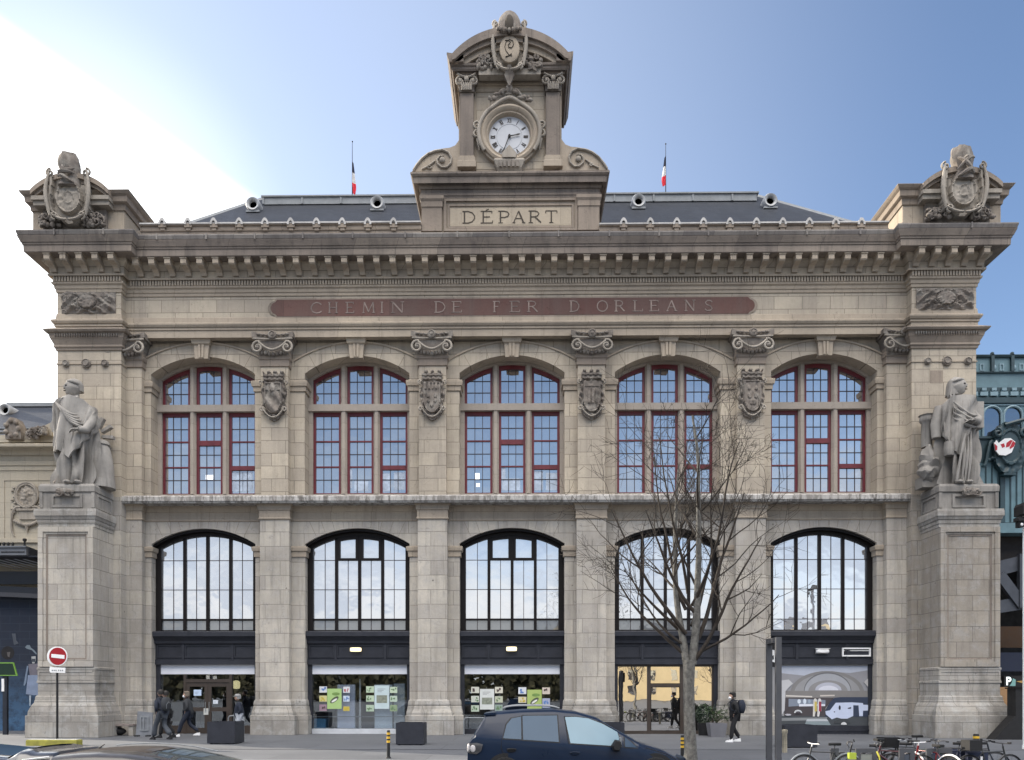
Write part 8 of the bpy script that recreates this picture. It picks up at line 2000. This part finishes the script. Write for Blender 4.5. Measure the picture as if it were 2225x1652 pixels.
for k, (px, w_, lab) in enumerate(((1882,.42,'grey rectangular bicycle stand behind the second bicycle'),(1970,.30,'narrow grey bicycle stand in the middle of the row'),(2040,.50,'dark rectangular bicycle stand beside the blue bicycle'),(1813,.16,'slim dark bicycle stand under the white bicycle'))):
    Y = YBk+.05; x = X(px,Y); S_ = empty('bicycle_stand', (x,Y,-.1), R(-4)); tag(S_, lab, 'bicycle stand', 'grey bicycle stands at the kerb')
    m = MB(); fr_(m, -w_/2, w_/2, .0, .70, .09 if w_ > .2 else .07, -.03, .03); m.build('frame', pf, S_)
    m = MB(); m.box(-w_/2+.1, w_/2-.1, -.012, .0, .25, .58) if w_ > .25 else m.box(-.01,.01,-.012,0,.2,.5); m.build('plate', paint('pale_plate', (.20,.21,.19) if k == 0 else (.05,.06,.08), .6), S_)
m = MB(); x, Y = X(1905,YBk-.1), YBk-.1; m.tube([(x,Y,.55),(x+.03,Y-.04,.45),(x+.06,Y-.04,.2),(x+.0,Y,.0)], .016, 6); tag(m.build('cable_lock', paint('yellow_rubber', (.55,.50,.06), .5), None, 60), 'yellow cable lock hanging on the second bicycle', 'lock')
m = MB(); x, Y = X(1851,YBk-.2), YBk-.2; m.box(x-.07, x+.07, Y-.05, Y+.05, .50-.1, .63-.1); tag(m.build('saddle_bag', paint('yellow_green_bag', (.35,.42,.04), .6)), 'small yellow-green bag behind the saddle of the white bicycle', 'bag')
# ---- bare young tree
def tree(name, X0, Y0, z0, seed, label, lod=1.0, height=1.0, bark=None):
    r = random.Random(seed); T = empty(name, (X0, Y0, z0)); tag(T, label, 'tree')
    tr = MB(); br = MB(); tw = MB(); ld = MB()
    tr.tube([(.0,0,0),(.02,0,.25),(-.01,0,1.0),(-.03,0,1.9),(-.02,0,2.55)], [.20,.155,.14,.135,.15], 14)
    def grow(p, d, L, rad, depth, up=.12):
        p = Vector(p); d = Vector(d).normalized(); seg = max(4, int(L/.28)); pts = [p]; rs = [rad]; dirs = [d]
        for i in range(seg):
            wob = Vector((r.gauss(0,1), r.gauss(0,1), r.gauss(0,.6)))*(.025 if depth == 0 else .06 if depth < 2 else .14)
            d = (d+wob+Vector((0,0,up))).normalized(); p = p+d*L/seg; pts.append(p); rs.append(rad*(1-.80*(i+1)/seg)+.002); dirs.append(d)
        (ld if rad > .09 else br if rad > .014 else tw).tube(pts, rs, 7 if rad > .04 else (5 if rad > .014 else 3))
        if depth >= 4: return
        nb = {0: int(11*lod), 1: int(7*lod+.5), 2: int(5*lod+.5), 3: 3}[depth]
        for k in range(nb):
            t = r.uniform(.28, .97) if depth else .16+.80*(k+r.random())/nb; i = min(seg-1, int(t*seg)); q = pts[i].lerp(pts[i+1], t*seg-i); dd = dirs[i+1]
            a = r.uniform(0, 6.283); side_ = dd.cross(Vector((math.cos(a), math.sin(a), .3))).normalized()
            ang = r.uniform(.55, .95) if depth < 3 else r.uniform(.6, 1.2)
            nd = dd*math.cos(ang)+side_*math.sin(ang); nd.y *= .75
            grow(q, nd, L*(r.uniform(.36,.58) if depth else r.uniform(.30,.46)*(1.15-t*.6)), max(.0035, rs[i]*r.uniform(.38,.6)), depth+1, .07 if depth < 2 else .03)
    for (p, d, L, rad) in [((-.07,0,2.35),(-.10,.05,1),5.3*height,.10),((.06,0,2.45),(.02,-.05,1),6.1*height,.11)]: grow(p, d, L, rad, 0, .05)
    for (p, d, L, rad) in [((-.08,0,2.65),(-.9,.2,.75),3.0,.05),((.08,0,2.5),(.75,-.3,.9),3.4,.055),((.1,0,2.9),(.8,.3,1.15),4.2,.06),((-.1,0,3.2),(-.75,-.3,1.0),3.6,.055),((.05,0,3.4),(.55,.5,1.1),4.4,.05),((-.1,0,3.8),(-.5,.5,1.2),4.0,.045),((.12,0,2.7),(1.1,.1,.55),2.6,.04),((-.1,0,2.9),(-1.2,0,.55),2.6,.035),((.05,0,3.9),(.5,-.5,1.1),4.0,.045),((-.05,0,4.2),(-.35,-.5,1.2),3.8,.04)]:
        grow(p, d, L*height, rad, 1, .07)
    tr.build('trunk', bark or M['bark'], T, 60)
    ld.build('leader', M['bark'], T, 60)
    C = empty('crown', (0,0,0), 0, T)
    br.build('limbs', M['limb'], C, 60); tw.build('twigs', M['limb'], C)
    return T
mk, t, b_ = newmat('plane_tree_bark'); g = N(t, 'ShaderNodeNewGeometry'); v1 = N(t, 'ShaderNodeTexVoronoi'); v1.inputs['Scale'].default_value = 7; t.links.new(vscale(t, g.outputs['Position'], 1.6, 1.6, .8), v1.inputs['Vector'])
n1 = noise_n(t, g.outputs['Position'], 14, 6, .7); base = mixc(t, ramp(t, v1.outputs['Distance'], .15, .6), (.14,.135,.122), (.07,.066,.061)); base = mixc(t, ramp(t, n1, .4, .65, 0, .6), base, (.20,.195,.175))
t.links.new(base, b_.inputs['Base Color']); b_.inputs['Roughness'].default_value = .9; bu = N(t, 'ShaderNodeBump'); bu.inputs['Strength'].default_value = .8; bu.inputs['Distance'].default_value = .03; t.links.new(n1, bu.inputs['Height']); t.links.new(bu.outputs[0], b_.inputs['Normal'])
M['bark'] = mk; M['barkmid'] = paint('grey_leader_bark', (.075,.07,.063), .9, var=.4, scale=5); M['limb'] = paint('dark_limb_bark', (.028,.021,.016), .9, var=.4, scale=6)
YTr = -32+19.0
TREE = tree('bare_tree', X(1499,YTr), YTr, 0, 12, 'young bare tree with forked trunk and fine twigs, before the fourth bay', .72)
m = MB(); m.lathe([(.24,-.0),(.75,.0),(.75,.006),(.24,.006)], (X(1499,YTr),YTr,0.0), 28); tag(recalc(m.build('tree_grate', M['black'])), 'dark ring of soil grating round the foot of the bare tree', 'tree grate')
# ---- the other side of the square, only seen mirrored in the glass
OB = empty('opposite_building', (0,0,0)); tag(OB, 'long sunlit cream house across the square, mirrored in the glazed doors', 'building')
m = MB(); m.box(8, 75, -165, -150, -.1, 15.5); m.build('wall', paint('sunlit_cream_render', (.62,.50,.30), .9, var=.1, scale=.3), OB)
m = MB()
for i in range(13):
    for j in range(4): xx = 11+5*i; m.box(xx, xx+1.3, -150.02, -149.95, 1.2+3.6*j, 3.4+3.6*j)
m.build('window', M['skyglass'], OB)
m = MB(); m.loft([[(8,-165,15.5),(75,-165,15.5),(75,-150,15.5),(8,-150,15.5)],[(10,-161,18),(73,-161,18),(73,-154,18),(10,-154,18)]]); m.build('roof', M['slate'], OB)
r_ = random.Random(8); lf = MB()
for k in range(110):
    cx_, cy_ = r_.uniform(-115, 10), r_.uniform(-140, -122); hh = r_.uniform(6, 10.5)
    for j in range(90):
        c = Vector((cx_+r_.gauss(0,2.2), cy_+r_.gauss(0,1.5), r_.uniform(.5, hh))); d = Vector((r_.uniform(-1,1),r_.uniform(-.4,.4),r_.uniform(-1,1))).normalized()*r_.uniform(.5,1.2); n_ = Vector((-d.z, 0, d.x))*.6
        lf.add([c-d, c+n_, c+d, c-n_], [(0,1,2,3)])
tag(lf.build('distant_wood', paint('dark_winter_foliage', (.05,.045,.022), .9, var=.5, scale=.6)), 'belt of dark trees across the square, mirrored in the ground-floor glass', 'trees', None, 'stuff')
for k, (xx, yy, sd_) in enumerate(((13,-52,3),(24,-60,5))):
    c = copy_tree(TREE); c.location = (xx, yy, -.1); c.rotation_euler = (0,0,1.3+2*k); c['label'] = ('bare street tree behind the photographer, nearer of two mirrored in the glazed doors', 'bare street tree further behind the photographer, mirrored in the glazed doors')[k]
# ================================================================== GROUND
gm, t, b_ = newmat('pavement_asphalt')
g = N(t, 'ShaderNodeNewGeometry'); n1 = noise_n(t, g.outputs['Position'], 0.35, 5); n2 = noise_n(t, g.outputs['Position'], 40, 4, .8)
base = mixc(t, ramp(t, n1, .35, .65), (0.085,0.092,0.105), (0.115,0.122,0.135)); base = mixc(t, ramp(t, n2, .3, .7, 0, .35), base, (0.06,0.062,0.07))
n3 = noise_n(t, vscale(t, g.outputs['Position'], .25, 3, 1), 1.2, 4)
base = mixc(t, ramp(t, n3, .5, .7, 0, .4), base, (0.07,0.075,0.085))
br = N(t, 'ShaderNodeTexBrick'); t.links.new(g.outputs['Position'], br.inputs['Vector']); br.inputs['Scale'].default_value = 1; br.inputs['Brick Width'].default_value = 4.2; br.inputs['Row Height'].default_value = 2.1; br.inputs['Mortar Size'].default_value = .012
br.inputs['Color1'].default_value = (.90,.90,.90,1); br.inputs['Color2'].default_value = (1.08,1.08,1.08,1); br.inputs['Mortar'].default_value = (.6,.6,.6,1); base = mixc(t, 1.0, base, br.outputs['Color'], 'MULTIPLY')
vg = N(t, 'ShaderNodeTexVoronoi'); vg.inputs['Scale'].default_value = 1.7; t.links.new(g.outputs['Position'], vg.inputs['Vector']); base = mixc(t, ramp(t, vg.outputs['Distance'], .03, .06, .6, 0), base, (.22,.22,.22))
t.links.new(base, b_.inputs['Base Color']); b_.inputs['Roughness'].default_value = .75
bu = N(t, 'ShaderNodeBump'); bu.inputs['Strength'].default_value = .3; bu.inputs['Distance'].default_value = .01
t.links.new(n2, bu.inputs['Height']); t.links.new(bu.outputs[0], b_.inputs['Normal'])
M['road'] = paint('road_asphalt', (0.06,0.062,0.066), .85, var=.2, bump=.3)
M['kerb'] = paint('granite_kerb', (0.22,0.22,0.22), .7, var=.2, scale=6)
YK = -12.2
m = MB(); m.box(-400, 400, YK-.0, 60, -1.2, 0.0); tag(m.build('pavement', gm), kind='structure')
m = MB(); m.box(-400, 400, YK-.30, YK-.002, -1.2, 0.004); tag(m.build('kerb', M['kerb']), kind='structure')
m = MB(); m.box(-1500, 1500, -1500, YK-.302, -1.3, -0.10); tag(m.build('road', M['road']), kind='structure')
m = MB(); m.box(-1500, 1500, 60.01, 1500, -1.3, -0.05); tag(m.build('ground', M['road']), kind='structure')
m = MB()
m.box(-60, 60, -8.62, -8.50, -.02, 0.004); tag(m.build('drain_channel', M['slatepaint']), kind='structure')
